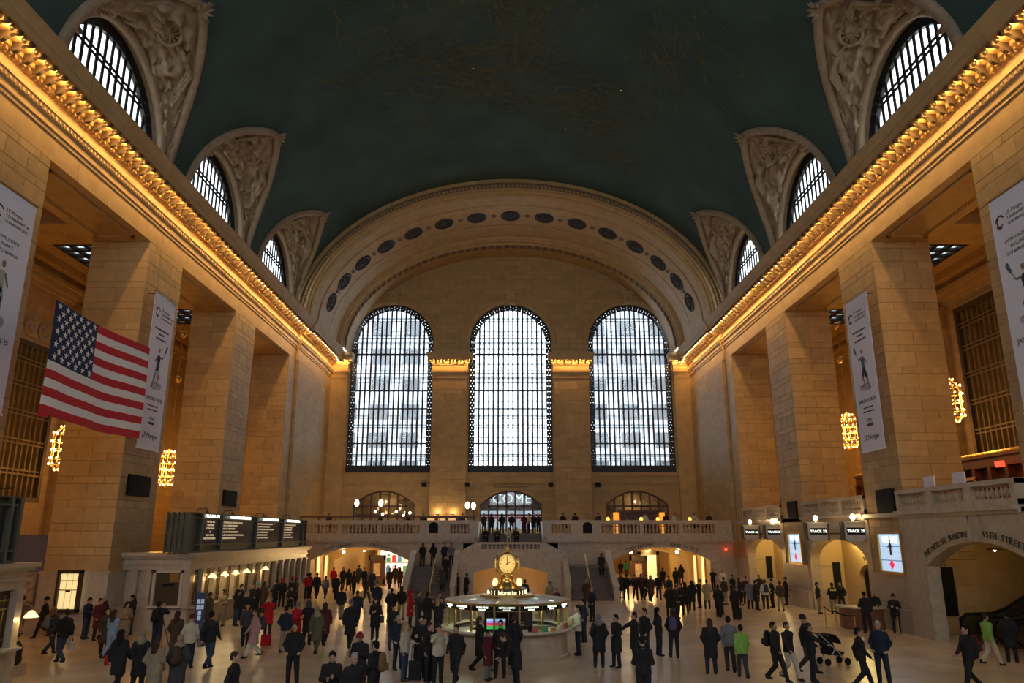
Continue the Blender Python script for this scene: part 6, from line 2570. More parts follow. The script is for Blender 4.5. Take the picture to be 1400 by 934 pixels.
def person(px, py, ps, face, kind, top, low, hair, hcol, label, z=0.0, sc=1.0, skin='skin_a', shoe=BK, loc=None, group=None):
    """face: heading in degrees, 0 looks at the camera, 90 to the photo's right, 180 away"""
    if ps not in POSES:
        POSES[ps] = build_pose(ps)
    P = POSES[ps]
    p = list(loc if loc else ray_floor(px, py, z))
    if not loc:
        if 36.6 < p[1] < 58.6 and p[0] < -14.4:          # keep clear of the ticket office
            if p[0] < -15.2 and p[1] < 38.4:
                p[1] = 36.45
            else:
                p[0] = -14.4
        for q in PEOPLE * 3:
            dx, dy = p[0] - q.location[0], p[1] - q.location[1]
            r = sqrt(dx * dx + dy * dy) or .01
            if r < .58 and abs(q.location[2] - p[2]) < .5:
                p[0] += dx / r * (.58 - r)
                p[1] += dy / r * (.58 - r)
    o = inst('person', P['body'], None, p, (0, 0, radians(face)), (sc, sc, sc))
    set_mat(o, M[skin])
    tag(o, label, 'person', group)
    c = inst(kind, P[kind], o)
    set_mat(c, cloth(top))
    c = inst('trousers', P['trousers'], o)
    set_mat(c, cloth(low))
    for n in 'LR':
        c = inst('shoe', P['shoe' + n], o)
        set_mat(c, cloth(shoe))
    if hair != 'bald':
        J = P['J']
        c = inst('hair' if hair in ('short', 'long') else ('fur_hood' if hair == 'fur' else hair), HAIR[hair], o, J['head'], (J['tilt'], 0, 0))
        set_mat(c, cloth(hcol))
    PEOPLE.append(o)
    return o


_bp = Field((-.24, -.02, -.28), (.24, .26, .28), .02)
_bp.cap((0, .08, -.12), (0, .07, .13), .13, .11, .05, sc=(1.1, .75, 1))
_bp.cap((-.06, .15, -.13), (.06, .15, -.13), .06, .06, .04)
_v, _q = _bp.out()
BPM = to_mesh('pack_body', [(_v, _q, 0)], [M['ink']])
STRAP = MB().tube([(0, 0, .17), (0, -.12, .19), (0, -.25, .10), (0, -.26, -.05), (0, -.12, -.18), (0, 0, -.16)], .02, 6).mesh('strap', M['black'])


def backpack(o, col, label, sc=1.0):
    p, rz, s = o.location, o.rotation_euler[2], o.scale[0]
    z = 1.22 * s
    off = .19 * s
    t = thing('backpack', (p[0] - sin(rz) * off * -1 * -1, p[1] + cos(rz) * off, p[2] + z), rz, label, 'backpack', 'backpacks')
    t.scale = (s * sc, s * sc, s * sc)
    b = inst('pack_body', BPM, t)
    set_mat(b, cloth(col))
    for x in (-.11, .11):
        inst('strap', STRAP, t, (x, 0, 0))
    pk = MB().cbox(-.09, .09, .2, .235, -.18, -.02, .02).mesh('pocket', cloth(col))
    inst('pocket', pk, t)


# ---------------- the crowd, read off the photograph
A = person
A(23, 870, 'walk', -95, 'jacket', TN, CR, 'short', HBR, 'woman in a tan jacket and pale tights walking behind the nearest counter lamp')
A(56, 873, 'walk', -60, 'coat', BK, BK, 'beanie', BK, 'person in a black coat and black hat just past the nearer ticket office')
p = A(66, 896, 'walk', 160, 'jacket', DG, JN, 'long', HRE, 'woman with reddish hair, grey backpack and jeans near the flag side pillar')
backpack(p, GY, 'grey backpack on the woman with reddish hair')
p = A(81, 908, 'stride', -120, 'jacket', BK, JN, 'short', HBR, 'man in black jacket and light jeans striding left with a black backpack', sc=1.06)
backpack(p, BK, 'black backpack on the man striding in light jeans')
A(115, 874, 'phone', 80, 'jacket', NV, JN, 'short', HBK, 'man in navy jacket and jeans reading a phone beside the glowing office window')
A(131, 876, 'pockets', 60, 'coat', MR, BK, 'short', HBK, 'person in maroon coat standing against the pillar next to the ticket office')
A(138, 873, 'talk', -60, 'coat', BK, JN, 'short', HGR, 'grey haired man in long black coat and jeans by the ticket office', sc=1.05)
A(140, 899, 'walk', 30, 'coat', BR, BK, 'long', HBK, 'woman in long brown coat beside the denim jacket')
A(149, 902, 'stride', 170, 'jacket', LB, LB, 'long', HBR, 'person in pale blue denim jacket near the flag side pillar')
A(167, 884, 'phone', 45, 'coat', TN, KH, 'long', HBK, 'woman in beige coat with dark hair holding a phone before the ticket office')
A(176, 868, 'phone', -30, 'jacket', BK, DG, 'long', HBK, 'dark haired woman in black against the end of the ticket office')
p = A(212, 888, 'photo', 175, 'jacket', BK, NV, 'short', HBK, 'photographer in black seen from behind at a tripod', sc=1.06)
backpack(p, BK, 'black pack on the back of the photographer at the tripod')
A(157, 948, 'walk', 175, 'coat', BK, BK, 'long', HBK, 'woman in dark coat carrying a red bag at the bottom of the photo')
A(186, 951, 'pockets', 178, 'coat', BK, BK, 'fur', KH, 'person in black coat with tan fur hood at the bottom of the photo')
A(206, 964, 'pockets', 170, 'coat', KH, BR, 'long', HBR, 'woman in pale khaki coat at the bottom edge of the photo')
p = A(225, 962, 'pockets', 185, 'coat', DG, BK, 'fur', TN, 'person in dark parka with fur hood and brown pack at the bottom edge')
backpack(p, BR, 'brown backpack on the dark parka at the bottom edge')
A(237, 905, 'pockets', 175, 'coat', BR, BK, 'long', HBR, 'woman in dark brown coat with long hair left of the cream sweater')
A(256, 914, 'pockets', 180, 'jacket', CR, BK, 'beanie', MR, 'woman in cream sweater and black trousers seen from behind')
A(283, 916, 'walk', 170, 'jacket', BK, JN, 'short', HBK, 'broad man in black jacket and jeans with a coat over his arm', sc=1.08)
A(275, 862, 'talk', 150, 'coat', OL, OL, 'short', HBR, 'man in olive coat bending by the blue totem')
A(290, 856, 'talk', -20, 'coat', TN, KH, 'short', HBR, 'man in tan coat at the ticket counter near the totem')
p = A(295, 848, 'pockets', 100, 'jacket', NV, BK, 'short', HBK, 'tall man in navy with backpack under the first counter lamp', sc=1.06)
backpack(p, NV, 'navy backpack on the tall man under the first counter lamp')
A(321, 856, 'phone', 130, 'jacket', BK, JN, 'long', HBK, 'woman with long black hair, jeans and boots before the ticket counter')
A(336, 841, 'talk', -100, 'jacket', BK, BK, 'beanie', (.03, .25, .32), 'person in teal hat leaning at the ticket counter')
A(343, 843, 'reach', 0, 'jacket', BK, BK, 'long', HBR, 'woman in black facing out from the ticket counter')
A(335, 860, 'pockets', 40, 'coat', BK, BK, 'short', HGR, 'grey haired man in black coat near the ticket counter')
A(353, 838, 'pockets', 150, 'coat', BR, BK, 'long', HBR, 'woman in brown coat at the ticket counter')
A(334, 888, 'walk', 20, 'jacket', DG, BK, 'short', HBR, 'man in dark jacket just behind the pink coat')
p = A(345, 900, 'walk', -60, 'coat', PK, WH, 'long', HBR, 'woman in pale pink coat and white trousers walking left')
backpack(p, DG, 'dark grey backpack on the pale pink coat')
A(365, 870, 'photo', 5, 'coat', RD, BK, 'long', HBL, 'woman in red coat raising both hands to take a photo')
A(388, 893, 'pockets', 165, 'jacket', NV, KH, 'short', HBK, 'man in navy jacket and khaki trousers seen from behind')
A(403, 885, 'phone', 60, 'coat', RD, BK, 'beanie', GY, 'woman in bright red coat and grey beanie')
A(398, 938, 'pockets', 5, 'jacket', BK, BK, 'short', HBR, 'man in black leather jacket and blue shirt facing the camera', sc=1.04)
A(419, 882, 'pockets', 170, 'coat', BK, BK, 'hood', DG, 'person in black hooded coat beside the fur hooded parka')
A(431, 896, 'walk', 175, 'coat', OL, OL, 'fur', KH, 'person in olive parka with fur hood walking away')
A(442, 885, 'walk', 180, 'coat', MR, BK, 'long', HBR, 'woman in maroon coat walking away near the olive parka')
A(412, 819, 'pockets', 170, 'jacket', RD, BK, 'short', HBK, 'person in red jacket at the far end of the ticket counter')
A(418, 818, 'pockets', 150, 'coat', BK, BK, 'short', HBK, 'person in black coat next to the red jacket at the far ticket windows')
A(432, 820, 'walk', 180, 'jacket', BK, BK, 'short', HBK, 'man in black walking away beside the far end of the ticket office', sc=1.05)
p = A(444, 820, 'walk', 175, 'jacket', BL, JN, 'long', HBR, 'person in blue jacket with pink backpack near the flag side passage', sc=.92)
backpack(p, PK, 'pink backpack near the flag side passage')
A(365, 833, 'reach', -110, 'coat', BK, BK, 'short', HBK, 'person in black with dark red bag at the middle ticket windows')
A(370, 826, 'pockets', -90, 'jacket', BK, BK, 'beanie', RD, 'person in red hat leaning on the middle of the ticket counter')
A(380, 830, 'pockets', 180, 'jacket', BK, BK, 'hood', RD, 'person in red hood at the ticket counter')
A(391, 830, 'talk', -120, 'coat', BK, BK, 'short', HBK, 'person in long black coat at the ticket counter past the red hood')
A(397, 832, 'sit', 10, 'coat', BK, BK, 'short', HBR, 'person in black crouched on the floor before the ticket counter')
A(403, 829, 'pockets', 100, 'jacket', DG, BK, 'long', HBR, 'woman in dark grey jacket beside the crouched person')
A(313, 1000, 'pockets', 90, 'jacket', BK, BK, 'short', HBR, 'brown haired head at the bottom edge below the man in jeans')
A(449, 998, 'phone', 10, 'jacket', BK, BK, 'short', HBK, 'man holding up a phone at the bottom edge')
A(465, 849, 'walk', 180, 'jacket', BK, KH, 'short', HBK, 'man in black jacket and khaki trousers walking toward the passage')
A(487, 858, 'walk', 175, 'jacket', NV, BK, 'short', HBR, 'person in navy jacket walking behind the stooped man')
A(477, 888, 'walk', 175, 'coat', BK, BK, 'beanie', PU, 'large man in black coat and purple cap walking away', sc=1.08)
A(512, 875, 'phone', 0, 'coat', BK, BK, 'long', HBR, 'woman in black coat and boots facing the camera with a shoulder bag')
A(514, 842, 'walk', 5, 'coat', NV, NV, 'short', HBK, 'man in open navy overcoat walking toward the camera', sc=1.05)
A(534, 852, 'pockets', 180, 'coat', BK, BK, 'short', HBK, 'person in long black coat left of the yellow hem')
A(548, 848, 'pockets', 170, 'jacket', BK, YL, 'long', HBR, 'woman in black jacket with a yellow skirt')
A(560, 858, 'talk', 100, 'coat', RD, BK, 'hood', RD, 'person in bright red hooded coat near the foot of the stairs')
A(571, 860, 'reach', 60, 'jacket', DG, DG, 'short', HBR, 'person in dark grey pointing, right of the red hooded coat')
A(584, 862, 'walk', 150, 'coat', BK, BK, 'short', HBK, 'person in black cape coat before the stairs')
A(600, 861, 'talk', 10, 'coat', (.06, .06, .09), GY, 'short', HBR, 'man in slate coat with scarf near the booth')
A(598, 873, 'photo', 160, 'jacket', BK, BK, 'long', HBL, 'blonde woman lifting both arms to photograph the clock')
A(543, 916, 'pockets', 40, 'jacket', NV, NV, 'short', HGR, 'grey haired man in navy jacket beside the blonde woman')
A(536, 889, 'phone', 30, 'jacket', BK, DG, 'short', HBK, 'man in black behind the grey haired man')
A(552, 931, 'talk', 80, 'jacket', CR, JN, 'long', HBL, 'blonde woman in cream jacket, jeans and brown boots', shoe=BR)
A(574, 926, 'crossed', 0, 'coat', BK, BK, 'short', HBK, 'dark haired man in black overcoat behind the black suitcase', sc=1.07)
A(598, 936, 'photo', 20, 'jacket', CR, BK, 'beanie', BK, 'woman in cream jacket and black beanie hugging beside the booth')
A(592, 934, 'talk', 60, 'jacket', BK, BK, 'short', HBR, 'man in black embracing the cream jacket')
A(614, 937, 'walk', -20, 'jacket', BK, BK, 'short', HBK, 'woman in black jacket and leggings walking in front of the booth')
A(489, 955, 'phone', -10, 'coat', BK, BK, 'beanie', (.22, .02, .02), 'person in black coat and dark red beanie with a phone')
p = A(509, 974, 'pockets', -120, 'jacket', BK, BK, 'short', HBK, 'person in black with a khaki backpack at the bottom edge')
backpack(p, (.16, .10, .045), 'khaki brown backpack at the bottom edge')
A(480, 1003, 'pockets', 30, 'jacket', BK, BK, 'short', HGR, 'grey haired head at the bottom edge below the red beanie')
# passage on the flag side
for (x, y, ps, f, k, tp, lw, h, hc, lab) in (
        (458, 821, 'walk', 180, 'coat', BK, BK, 'short', HBK, 'tall person in black coat walking into the flag side passage'),
        (455, 805, 'walk', 180, 'jacket', RD, BK, 'short', HBK, 'person in red jacket at the mouth of the flag side passage'),
        (468, 806, 'walk', 10, 'coat', BK, BK, 'long', HBK, 'woman in black coat coming out of the flag side passage'),
        (476, 809, 'stride', 175, 'coat', BK, BK, 'hood', BK, 'person in black hood walking in the flag side passage'),
        (483, 814, 'walk', 180, 'jacket', BR, BK, 'long', HBR, 'woman in brown jacket entering the flag side passage'),
        (490, 800, 'walk', 180, 'jacket', BK, BK, 'short', HBK, 'small dark figure deep in the flag side passage'),
        (497, 806, 'walk', 0, 'jacket', BK, JN, 'short', HBK, 'man in black jacket and jeans leaving the flag side passage'),
        (500, 826, 'stride', 150, 'jacket', BR, DG, 'long', HBR, 'woman in brown jacket striding before the directory board'),
        (508, 811, 'walk', 5, 'coat', DG, BK, 'short', HBR, 'person in open grey coat beside the directory board'),
        (532, 807, 'walk', 180, 'coat', BR, BK, 'short', HBR, 'person in brown coat in front of the bright shop window'),
        (546, 806, 'walk', 185, 'coat', BR, BK, 'long', HBR, 'woman in brown coat at the edge of the shop window'),
        (540, 800, 'walk', 175, 'jacket', BK, BK, 'short', HBK, 'dark figure between the two brown coats by the shop window'),
        (522, 796, 'walk', 10, 'jacket', BK, BK, 'short', HBK, 'dark figure near the shop window deep in the passage')):
    A(x, y, ps, f, k, tp, lw, h, hc, lab)
# stairs
A(566, 815, 'pockets', 170, 'coat', BK, BK, 'hood', BK, 'hooded dark figure at the foot of the flag side stairs')
for (x, tp, lab, h, ps) in ((-7.0 + .35, BK, 'person in black on the stair landing next to the outer parapet', 'short', 'pockets'), (-5.85, BK, 'person in black coat in the middle of the stair landing', 'hood', 'pockets'), (-5.0, NV, 'person in navy on the stair landing behind the handrail', 'short', 'talk'), (-4.5, GY, 'person in grey sweater on the stair landing', 'short', 'pockets')):
    A(0, 0, ps, 170 if x < -5.5 else 10, 'jacket', tp, BK, h, HBK, lab, loc=(x, 58.8, 2.05))
A(0, 0, 'walk', 5, 'jacket', BK, BK, 'short', HBK, 'person in black coming down the flag side stairs', loc=(-4.7, 56.15, 7 * 2.05 / 12))
A(0, 0, 'walk', 5, 'coat', DG, BK, 'long', HBR, 'woman in grey coat low on the flag side stairs', loc=(-4.8, 54.8, 3 * 2.05 / 12))
A(625, 818, 'pockets', 60, 'jacket', BK, BK, 'short', HBK, 'person in black by the inner stair parapet')
A(637, 819, 'pockets', -60, 'coat', BK, BK, 'short', HBK, 'person in black coat next to the bowed stair wall')
A(718, 833, 'talk', 160, 'jacket', BK, BK, 'short', HBK, 'dark figure in front of the arch behind the clock')
A(752, 838, 'talk', -20, 'coat', KH, BK, 'long', HBR, 'woman in khaki coat behind the booth roof')
A(762, 842, 'pockets', 20, 'jacket', MR, BK, 'short', HBR, 'person in dark red low behind the booth roof', sc=.85)
A(0, 0, 'walk', 180, 'coat', BK, BK, 'short', HBK, 'person in black climbing the escalator side stairs', loc=(6.6, 56.5, 8 * 2.05 / 12))
STM = {}


def stool(x, y, where, i):
    t = thing('bar_stool', (x, y + .1, 4.5), 0, 'dark wooden bar stool, %s from the flag side on the %s balcony' % (['first', 'second', 'third', 'fourth', 'fifth', 'sixth', 'seventh', 'eighth'][i], where), 'stool', 'bar stools')
    if not STM:
        STM['seat'] = MB().lathe([(.001, .70), (.18, .70), (.2, .74), (.18, .79), (.001, .80)], 14).mesh('seat', M['wood'])
        STM['leg'] = MB().tube([(.08, .0, .72), (.2, .0, .0)], .022, 6).mesh('leg', M['wood'])
        STM['ring'] = MB().tube([(.16 * cos(a), .16 * sin(a), .25) for a in lin(0, 2 * pi, 13)], .012, 5).mesh('foot_ring', M['brass'])
    inst('seat', STM['seat'], t)
    inst('foot_ring', STM['ring'], t)
    for k in range(4):
        inst('leg', STM['leg'], t, (0, 0, 0), (0, 0, pi / 4 + k * pi / 2))


# top of the stairs and balcony
tops = [(-2.35, 68.2, 'talk', 30, 'jacket', BR, BK), (-1.7, 68.8, 'pockets', 160, 'coat', BK, BK), (-.75, 68.0, 'pockets', 170, 'jacket', BK, DG), (.1, 68.4, 'pockets', 0, 'jacket', BK, BK), (1.2, 68.6, 'talk', 170, 'coat', MR, BK), (1.6, 68.0, 'pockets', -60, 'jacket', CR, BK), (2.05, 68.3, 'pockets', 10, 'coat', BK, BK), (2.5, 68.9, 'walk', 0, 'jacket', BK, BK)]
LT = ['in brown at the parapet end', 'in a black coat before the second glass door', 'in black bending before the third glass door', 'in black before the centre door', 'in maroon right of the centre door', 'in a cream jacket among dark figures', 'in a wide black coat by the far parapet', 'in black behind the wide black coat']
for (x, y, ps, f, k, tp, lw), l in zip(tops, LT):
    A(0, 0, ps, f, k, tp, lw, random.choice(['short', 'long']), HBK, 'person %s at the top of the stairs' % l, loc=(x, y, 4.5))
for i, (x, tp, l) in enumerate(((-2.1, BK, 'in black beside the flag side parapet'), (-1.15, DG, 'in dark grey with a bright phone'), (-.15, WH, 'in white trousers'), (.5, BR, 'in brown next to the white trousers'))):
    A(0, 0, 'sit', 0, 'jacket', tp, WH if i == 2 else BK, 'short', HBR, 'person %s sitting on the top steps above the clock' % l, loc=(x, 65.1, 2.9 + 5 * .178 - .40 + .30))
for i, (x, tp) in enumerate(((-15.8, BR), (-13.6, WH), (-11.4, BK), (-9.0, DG), (-7.6, BK), (-4.2, BR))):
    A(0, 0, 'sit', [40, 180, -50, 20, 170, 0][i], 'jacket', tp, BK, 'short', [HBR, HBL, HBK][i % 3], 'diner %s on the restaurant balcony' % ['in brown nearest the corner', 'in white beside the first post lamp', 'in black beside the second post lamp', 'in dark grey behind the balusters', 'in black behind the niche pedestal', 'in brown by the pair of lamps'][i], loc=(x, 66.8, 4.93))
    stool(x, 66.8, 'restaurant', i)
for i, (x, tp) in enumerate(((4.6, BK), (5.6, BK), (7.6, DG), (11.7, WH), (13.5, BK), (14.3, WH), (16.0, WH), (17.2, BK))):
    A(0, 0, 'sit', [30, 180, -40, 0, 170, 20, 0, -30][i], 'jacket', tp, BK, 'short', [HBR, HBK][i % 2], 'drinker %s on the bar balcony' % ['in black next to the stair head', 'in black beside the niche pedestal', 'in grey by the end of the table', 'in white before the back bar', 'in black between two white shirts', 'in white beside the last amber lamp', 'in white beyond the last amber lamp', 'in black by the corner niche'][i], loc=(x, 66.6, 4.93))
    stool(x, 66.6, 'bar', i)
# booth front
A(791, 896, 'reach', -85, 'jacket', CR, NV, 'short', HBK, 'man in cream jacket and navy trousers leaning at the booth counter', sc=1.04)
A(798, 878, 'pockets', -70, 'jacket', NV, NV, 'short', HBK, 'man in navy standing behind the cream jacket')
A(810, 850, 'pockets', -60, 'jacket', NV, BK, 'bald', HBK, 'bald man in dark jacket between the booth and the stairs')
A(803, 832, 'pockets', 170, 'coat', BR, BK, 'short', HGR, 'person in brown before the escalator side stairs')
A(656, 919, 'walk', 90, 'coat', BK, BK, 'long', HBR, 'woman in black coat at the booth front near the posts')
A(667, 930, 'talk', 60, 'coat', MR, GY, 'short', HBK, 'child in maroon coat and grey tights before the booth', sc=.86)
A(677, 928, 'talk', -10, 'jacket', BK, BK, 'short', HBK, 'man in black below the coloured booth screen')
A(703, 916, 'pockets', 160, 'coat', BK, BK, 'short', HBR, 'person in wide black coat at the dim booth screen')
A(706, 940, 'bend', -70, 'coat', BK, BK, 'long', HBR, 'woman in black bending over a bag in front of the booth')
# right half of the floor
A(820, 913, 'pockets', 175, 'coat', BK, BK, 'fur', GY, 'person in black coat with grey fur collar right of the booth')
A(844, 913, 'talk', -60, 'coat', BK, BK, 'short', HBK, 'person in long black coat facing the fur collar')
A(869, 908, 'reach', -80, 'coat', BK, BK, 'short', HBK, 'shorter person in black of the pair holding a map')
A(883, 905, 'pockets', -60, 'jacket', BK, BK, 'short', HBR, 'taller person in black of the pair holding a map', sc=1.05)
A(902, 897, 'pockets', 100, 'jacket', BK, NV, 'long', HBK, 'woman with very long black hair and dark jeans')
p = A(923, 900, 'pockets', 165, 'jacket', BK, BK, 'long', HBR, 'woman in black with a lilac backpack')
backpack(p, PU, 'lilac and grey backpack on the woman in black')
A(974, 922, 'pockets', 175, 'coat', BK, NV, 'long', HBR, 'woman with long brown hair walking away in black and navy')
A(1000, 921, 'walk', 170, 'jacket', GY, DG, 'short', HBK, 'man in light grey sweater walking beside the green jacket', sc=1.03)
A(1017, 929, 'walk', 175, 'jacket', GN, DG, 'short', HBK, 'boy in bright green jacket walking away', sc=.94)
A(882, 972, 'phone', 175, 'jacket', BK, BK, 'short', HBK, 'man in black holding a phone up at the bottom edge', sc=1.05)
# walkers near the escalator side passage
for (x, y, ps, f, k, tp, lw, h, hc, lab) in (
        (869, 821, 'walk', 5, 'jacket', BK, BK, 'short', HBR, 'tall man in black leading the walkers out of the escalator side passage'),
        (878, 820, 'stride', 0, 'jacket', MR, BK, 'long', HBR, 'woman in maroon walking beside the tall man in black'),
        (885, 822, 'walk', 10, 'jacket', BK, NV, 'short', HBK, 'person in black jacket in the middle of the walkers'),
        (891, 823, 'stride', 5, 'coat', BR, BK, 'long', HBK, 'woman in brown coat among the walkers'),
        (901, 820, 'walk', 0, 'jacket', BK, NV, 'short', HBK, 'man in black with hands down among the walkers'),
        (907, 806, 'walk', 180, 'jacket', BK, BK, 'short', HBK, 'dark figure walking away behind the walkers'),
        (916, 824, 'walk', 0, 'jacket', NV, BK, 'short', HBK, 'person in navy at the end of the row of walkers'),
        (925, 806, 'walk', 170, 'coat', BK, BK, 'short', HBK, 'dark figure before the bright framed doorway'),
        (932, 798, 'pockets', 180, 'coat', BK, BK, 'long', HBK, 'woman in dark coat beside the bright framed doorway'),
        (850, 818, 'pockets', 20, 'coat', DG, WH, 'short', HBR, 'person in dark coat and white trousers by the stair parapet'),
        (857, 820, 'pockets', 175, 'jacket', BK, BK, 'short', HBR, 'slim dark figure next to the white trousers'),
        (849, 790, 'pockets', 180, 'jacket', BK, BK, 'short', HBK, 'dark figure deep in the escalator side passage'),
        (856, 790, 'walk', 180, 'jacket', (.05, .35, .2), DG, 'short', HBK, 'person in green deep in the escalator side passage'),
        (880, 800, 'walk', 0, 'jacket', BK, BK, 'short', HBK, 'dark figure passing the directory board of the escalator side')):
    A(x, y, ps, f, k, tp, lw, h, hc, lab)
# group in black coats and the crowd at the track gates
for (x, y, ps, f, k, tp, lw, h, hc, lab) in (
        (917, 844, 'pockets', 170, 'coat', BK, BK, 'short', HBK, 'first of the close group in black coats'),
        (926, 846, 'pockets', 60, 'coat', BK, BK, 'fur', HBR, 'person with fur trimmed hood in the close group in black coats'),
        (932, 841, 'talk', -40, 'coat', BK, BK, 'long', HBK, 'woman in the middle of the close group in black coats'),
        (938, 839, 'pockets', 180, 'coat', BK, BK, 'long', HBK, 'woman at the edge of the close group in black coats'),
        (947, 835, 'pockets', 178, 'coat', BK, BK, 'long', HBK, 'woman in flared black coat left of the arms up photographer'),
        (957, 832, 'photo', -80, 'jacket', BK, BK, 'short', HBR, 'man in black raising both arms left of the beige coat'),
        (968, 833, 'pockets', 175, 'coat', (.34, .27, .15), BK, 'short', HBR, 'person in beige coat near the track gate crowd'),
        (984, 845, 'pull', 160, 'coat', BK, BK, 'short', HBK, 'person in wide black coat pulling a case'),
        (976, 808, 'photo', 0, 'jacket', BK, BK, 'short', HBK, 'man in black with raised elbows by the corner columns'),
        (990, 811, 'pockets', 10, 'jacket', WH, BK, 'short', HBR, 'person in white jacket by the brown corner door'),
        (992, 827, 'pockets', 120, 'jacket', BR, KH, 'short', HBR, 'person in brown jacket and khaki trousers at the crowd edge'),
        (1003, 822, 'talk', -60, 'jacket', BK, BK, 'short', HBK, 'man in black cap facing the crowd'),
        (1007, 847, 'pull', 175, 'coat', BK, BK, 'short', HBR, 'large person in black in front of the track gate crowd'),
        (1014, 828, 'pockets', 60, 'coat', BK, BK, 'long', HBR, 'woman in black inside the track gate crowd'),
        (1022, 826, 'talk', -30, 'jacket', MR, BK, 'short', HBR, 'person in maroon inside the track gate crowd'),
        (1027, 833, 'pockets', 150, 'coat', GY, BK, 'short', HGR, 'grey haired person inside the track gate crowd'),
        (1034, 834, 'talk', 90, 'coat', BK, BK, 'short', HBK, 'man in black coat holding out an arm in the crowd'),
        (1040, 822, 'pockets', 0, 'jacket', BR, BK, 'short', HBR, 'person in brown facing out of the crowd'),
        (1057, 831, 'pockets', -90, 'jacket', BK, BK, 'short', HBK, 'tall man in black with a cap facing the white jacket', ),
        (1069, 836, 'pockets', 178, 'jacket', BR, KH, 'short', HBR, 'man in brown jacket and khaki trousers seen from behind'),
        (1076, 827, 'pockets', -120, 'coat', BK, BK, 'short', HBK, 'person in black coat at the pillar end of the crowd'),
        (1121, 839, 'pockets', 60, 'jacket', BK, KH, 'short', HBK, 'guard in black and khaki beside the middle track gate'),
        (1152, 838, 'pockets', -20, 'jacket', BK, DG, 'short', HBR, 'guard in black half hidden behind the reflective jacket')):
    A(x, y, ps, f, k, tp, lw, h, hc, lab)
p = A(1048, 833, 'pockets', 178, 'jacket', WH, BK, 'short', HBK, 'person in white jacket with dark backpack at the track gates')
backpack(p, DG, 'dark backpack on the white jacket at the track gates')
p = A(1141, 840, 'talk', 178, 'jacket', BK, KH, 'short', HBK, 'guard with yellow reflective stripes on a black jacket')
YS = mat('hi_vis_yellow', (.75, .72, .05), .6)
m = MB().box(-.17, .17, .150, .165, 1.28, 1.34).box(-.17, -.12, .148, .163, 1.28, 1.42).box(.12, .17, .148, .163, 1.28, 1.42)
inst('reflective_stripe', m.mesh('reflective_stripe', YS), p)
A(1187, 866, 'talk', 170, 'jacket', BK, BK, 'short', HBK, 'officer in black seen from behind at the guard desk', sc=1.06)
A(1200, 859, 'talk', -40, 'jacket', BK, BK, 'bald', HBK, 'bald officer in black across the guard desk')
A(1227, 866, 'crossed', -20, 'jacket', BK, BK, 'beanie', BK, 'police officer in cap standing against the marble plinth')
p = A(1064, 933, 'walk', 40, 'jacket', BK, BK, 'short', HBK, 'person in black with backpack walking right', sc=1.02)
backpack(p, BK, 'black backpack on the person beside the beige trousers')
A(1079, 931, 'walk', 30, 'jacket', BK, CR, 'short', HBR, 'man in black jacket and beige trousers with a phone')
A(1105, 922, 'walk', 70, 'jacket', BK, BR, 'beanie', BK, 'man in black cap walking behind the stroller', sc=1.06)
A(1113, 933, 'reach', 75, 'jacket', BK, BK, 'short', HBR, 'woman in black pushing the stroller')
A(1182, 944, 'walk', 80, 'jacket', BK, BK, 'short', HBK, 'young man in black walking toward the man in a suit')
A(1209, 936, 'pockets', -40, 'jacket', NV, NV, 'short', HGR, 'older man in dark suit and tie', sc=1.06)
p = A(1331, 944, 'walk', -80, 'jacket', BK, BK, 'short', HBK, 'man in black with dark backpack in profile near the escalators', sc=1.04)
backpack(p, MR, 'dark maroon backpack near the escalators')
A(1357, 911, 'stride', 100, 'jacket', GN, CR, 'short', HBR, 'person in lime green jacket and cream trousers walking past the escalator')
A(1386, 906, 'pockets', 160, 'coat', BK, BK, 'short', HBK, 'dark figure at the edge of the photo by the escalator')
# two people sitting on the ledge of the nearer ticket office
o = MB().cbox(-17.1, -15.8, 24.95, 26.3, 0, .34, .04).build('bench', M['marble'])
tag(o, 'low stone bench at the end of the nearer ticket office', 'bench')
A(0, 0, 'sit', 60, 'coat', BK, BK, 'short', HBK, 'person in black sitting at the corner of the photo beside the ticket office', loc=(-16.75, 25.1, 0))
A(0, 0, 'sit', -60, 'coat', BK, BK, 'beanie', BK, 'person in black beanie sitting at the bottom corner of the photo', loc=(-16.0, 25.75, 0))


# ---------------- things people carry or push
def suitcase(px, py, rz, col, label, h=.6, handle=True):
    x, y, z = ray_floor(px, py)
    t = thing('suitcase', (x, y, 0), rz, label, 'suitcase', 'suitcases')
    MB().cbox(-.2, .2, -.13, .13, .05, h, .05).build('shell', cloth(col), t)
    for sx in (-.15, .15):
        MB().lathe([(.001, -.02), (.04, -.02), (.04, .02), (.001, .02)], 10).build('wheel', M['black'], t, loc=(sx, .1, .04), rot=(0, pi / 2, 0))
    m = MB().tube([(-.12, .1, h), (-.12, .1, h + .4), (.12, .1, h + .4), (.12, .1, h)], .014, 6)
    m.build('handle', M['iron'], t)


suitcase(567, 932, .1, BK, 'black suitcase standing beside the blonde woman in cream')
suitcase(363, 884, .2, RD, 'small red case on the floor before the red coat', .45)
suitcase(370, 834, .3, MR, 'dark red bag on the floor by the ticket counter', .35)
suitcase(1009, 848, .0, BK, 'black case beside the large person at the track gate crowd', .6)
suitcase(985, 842, .4, BK, 'black case pulled by the wide black coat', .55)


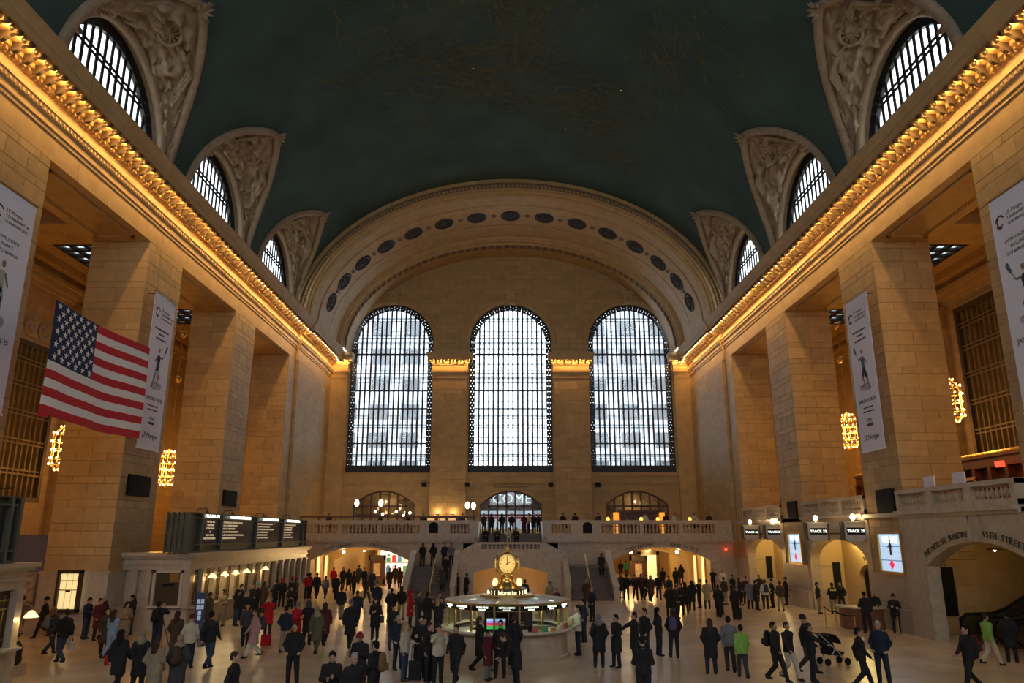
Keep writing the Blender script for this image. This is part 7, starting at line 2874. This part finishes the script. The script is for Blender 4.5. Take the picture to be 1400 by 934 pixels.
def handbag(p, side, col, label, dz=.62):
    rz, s = p.rotation_euler[2], p.scale[0]
    x = p.location[0] + cos(rz) * side * .30 * s
    y = p.location[1] + sin(rz) * side * .30 * s
    t = thing('handbag', (x, y, p.location[2] + dz * s), rz, label, 'bag', 'handbags')
    MB().cbox(-.07, .07, -.16, .16, -.15, .12, .04).build('bag_body', cloth(col), t)
    MB().tube([(0, -.1, .11), (0, -.06, .26), (0, .06, .26), (0, .1, .11)], .012, 6).build('bag_handle', M['black'], t)


by = {q['label']: q for q in PEOPLE}
handbag(by['woman in dark coat carrying a red bag at the bottom of the photo'], 1, (.40, .02, .02), 'red shoulder bag at the bottom of the photo', .9)
handbag(by['man in black jacket and light jeans striding left with a black backpack'], -1, WH, 'white carrier bag in the hand of the striding man', .55)
handbag(by['woman in a tan jacket and pale tights walking behind the nearest counter lamp'], 1, BK, 'black handbag of the woman in the tan jacket', .75)
handbag(by['woman in black coat and boots facing the camera with a shoulder bag'], 1, BR, 'brown shoulder bag of the woman facing the camera', .85)
handbag(by['broad man in black jacket and jeans with a coat over his arm'], 1, GY, 'striped grey coat over the arm of the broad man', .8)
handbag(by['woman in black bending over a bag in front of the booth'], -1, TN, 'tan bag being packed in front of the booth', .45)

# tripod of the photographer
x, y, z = ray_floor(210, 886)
t = thing('tripod', (x - .05, y + .45, 0), 0, 'thin camera tripod in front of the photographer in black', 'tripod')
for k in range(3):
    a = 2 * pi * k / 3 + .5
    MB().tube([(0, 0, 1.35), (.42 * cos(a), .42 * sin(a), .01)], .018, 6).build('leg', M['iron'], t)
MB().cbox(-.08, .08, -.06, .06, 1.35, 1.48, .015).build('camera_body', M['black'], t)
MB().lathe([(.001, 0), (.045, 0), (.045, .12), (.001, .12)], 12).build('lens', M['black'], t, loc=(0, .06, 1.42), rot=(-pi / 2, 0, 0))

# stroller
x, y, z = ray_floor(1137, 909)
t = thing('stroller', (x, y, 0), radians(15), 'black folding stroller with pale frame tubes', 'stroller')
fm = mat('stroller_frame', (.5, .5, .5), .4, metal=.6)
for s_ in (-.22, .22):
    MB().tube([(-.55, s_, 1.05), (.15, s_, .45), (.5, s_, .1)], .018, 8).build('push_tube', fm, t)
    MB().tube([(.05, s_, .55), (-.3, s_, .1)], .018, 8).build('rear_tube', fm, t)
    MB().lathe([(.001, -.02), (.06, -.02), (.12, -.02), (.12, .02), (.06, .02), (.001, .02)], 16).build('wheel', M['black'], t, loc=(.5, s_, .12), rot=(pi / 2, 0, 0))
    MB().lathe([(.001, -.02), (.06, -.02), (.12, -.02), (.12, .02), (.06, .02), (.001, .02)], 16).build('wheel', M['black'], t, loc=(-.3, s_, .12), rot=(pi / 2, 0, 0))
MB().tube([(-.55, -.22, 1.05), (-.55, .22, 1.05)], .022, 8).build('push_bar', M['black'], t)
m = MB()
pr = [(-.25, .35), (.35, .3), (.42, .42), (.1, .5), (-.12, .95), (-.3, .98)]
m.sweep(pr, [lambda a, b: (a, -.2, b), lambda a, b: (a, .2, b)])
m.build('seat', M['black'], t)
m = MB()
m.sweep([(.42 * cos(a), .42 * sin(a)) for a in lin(.2, 2.2, 9)] + [(.38 * cos(a), .38 * sin(a)) for a in lin(2.2, .2, 9)], [lambda a, b: (a - .1, -.22, b + .62), lambda a, b: (a - .1, .22, b + .62)])
m.build('canopy', M['black'], t)
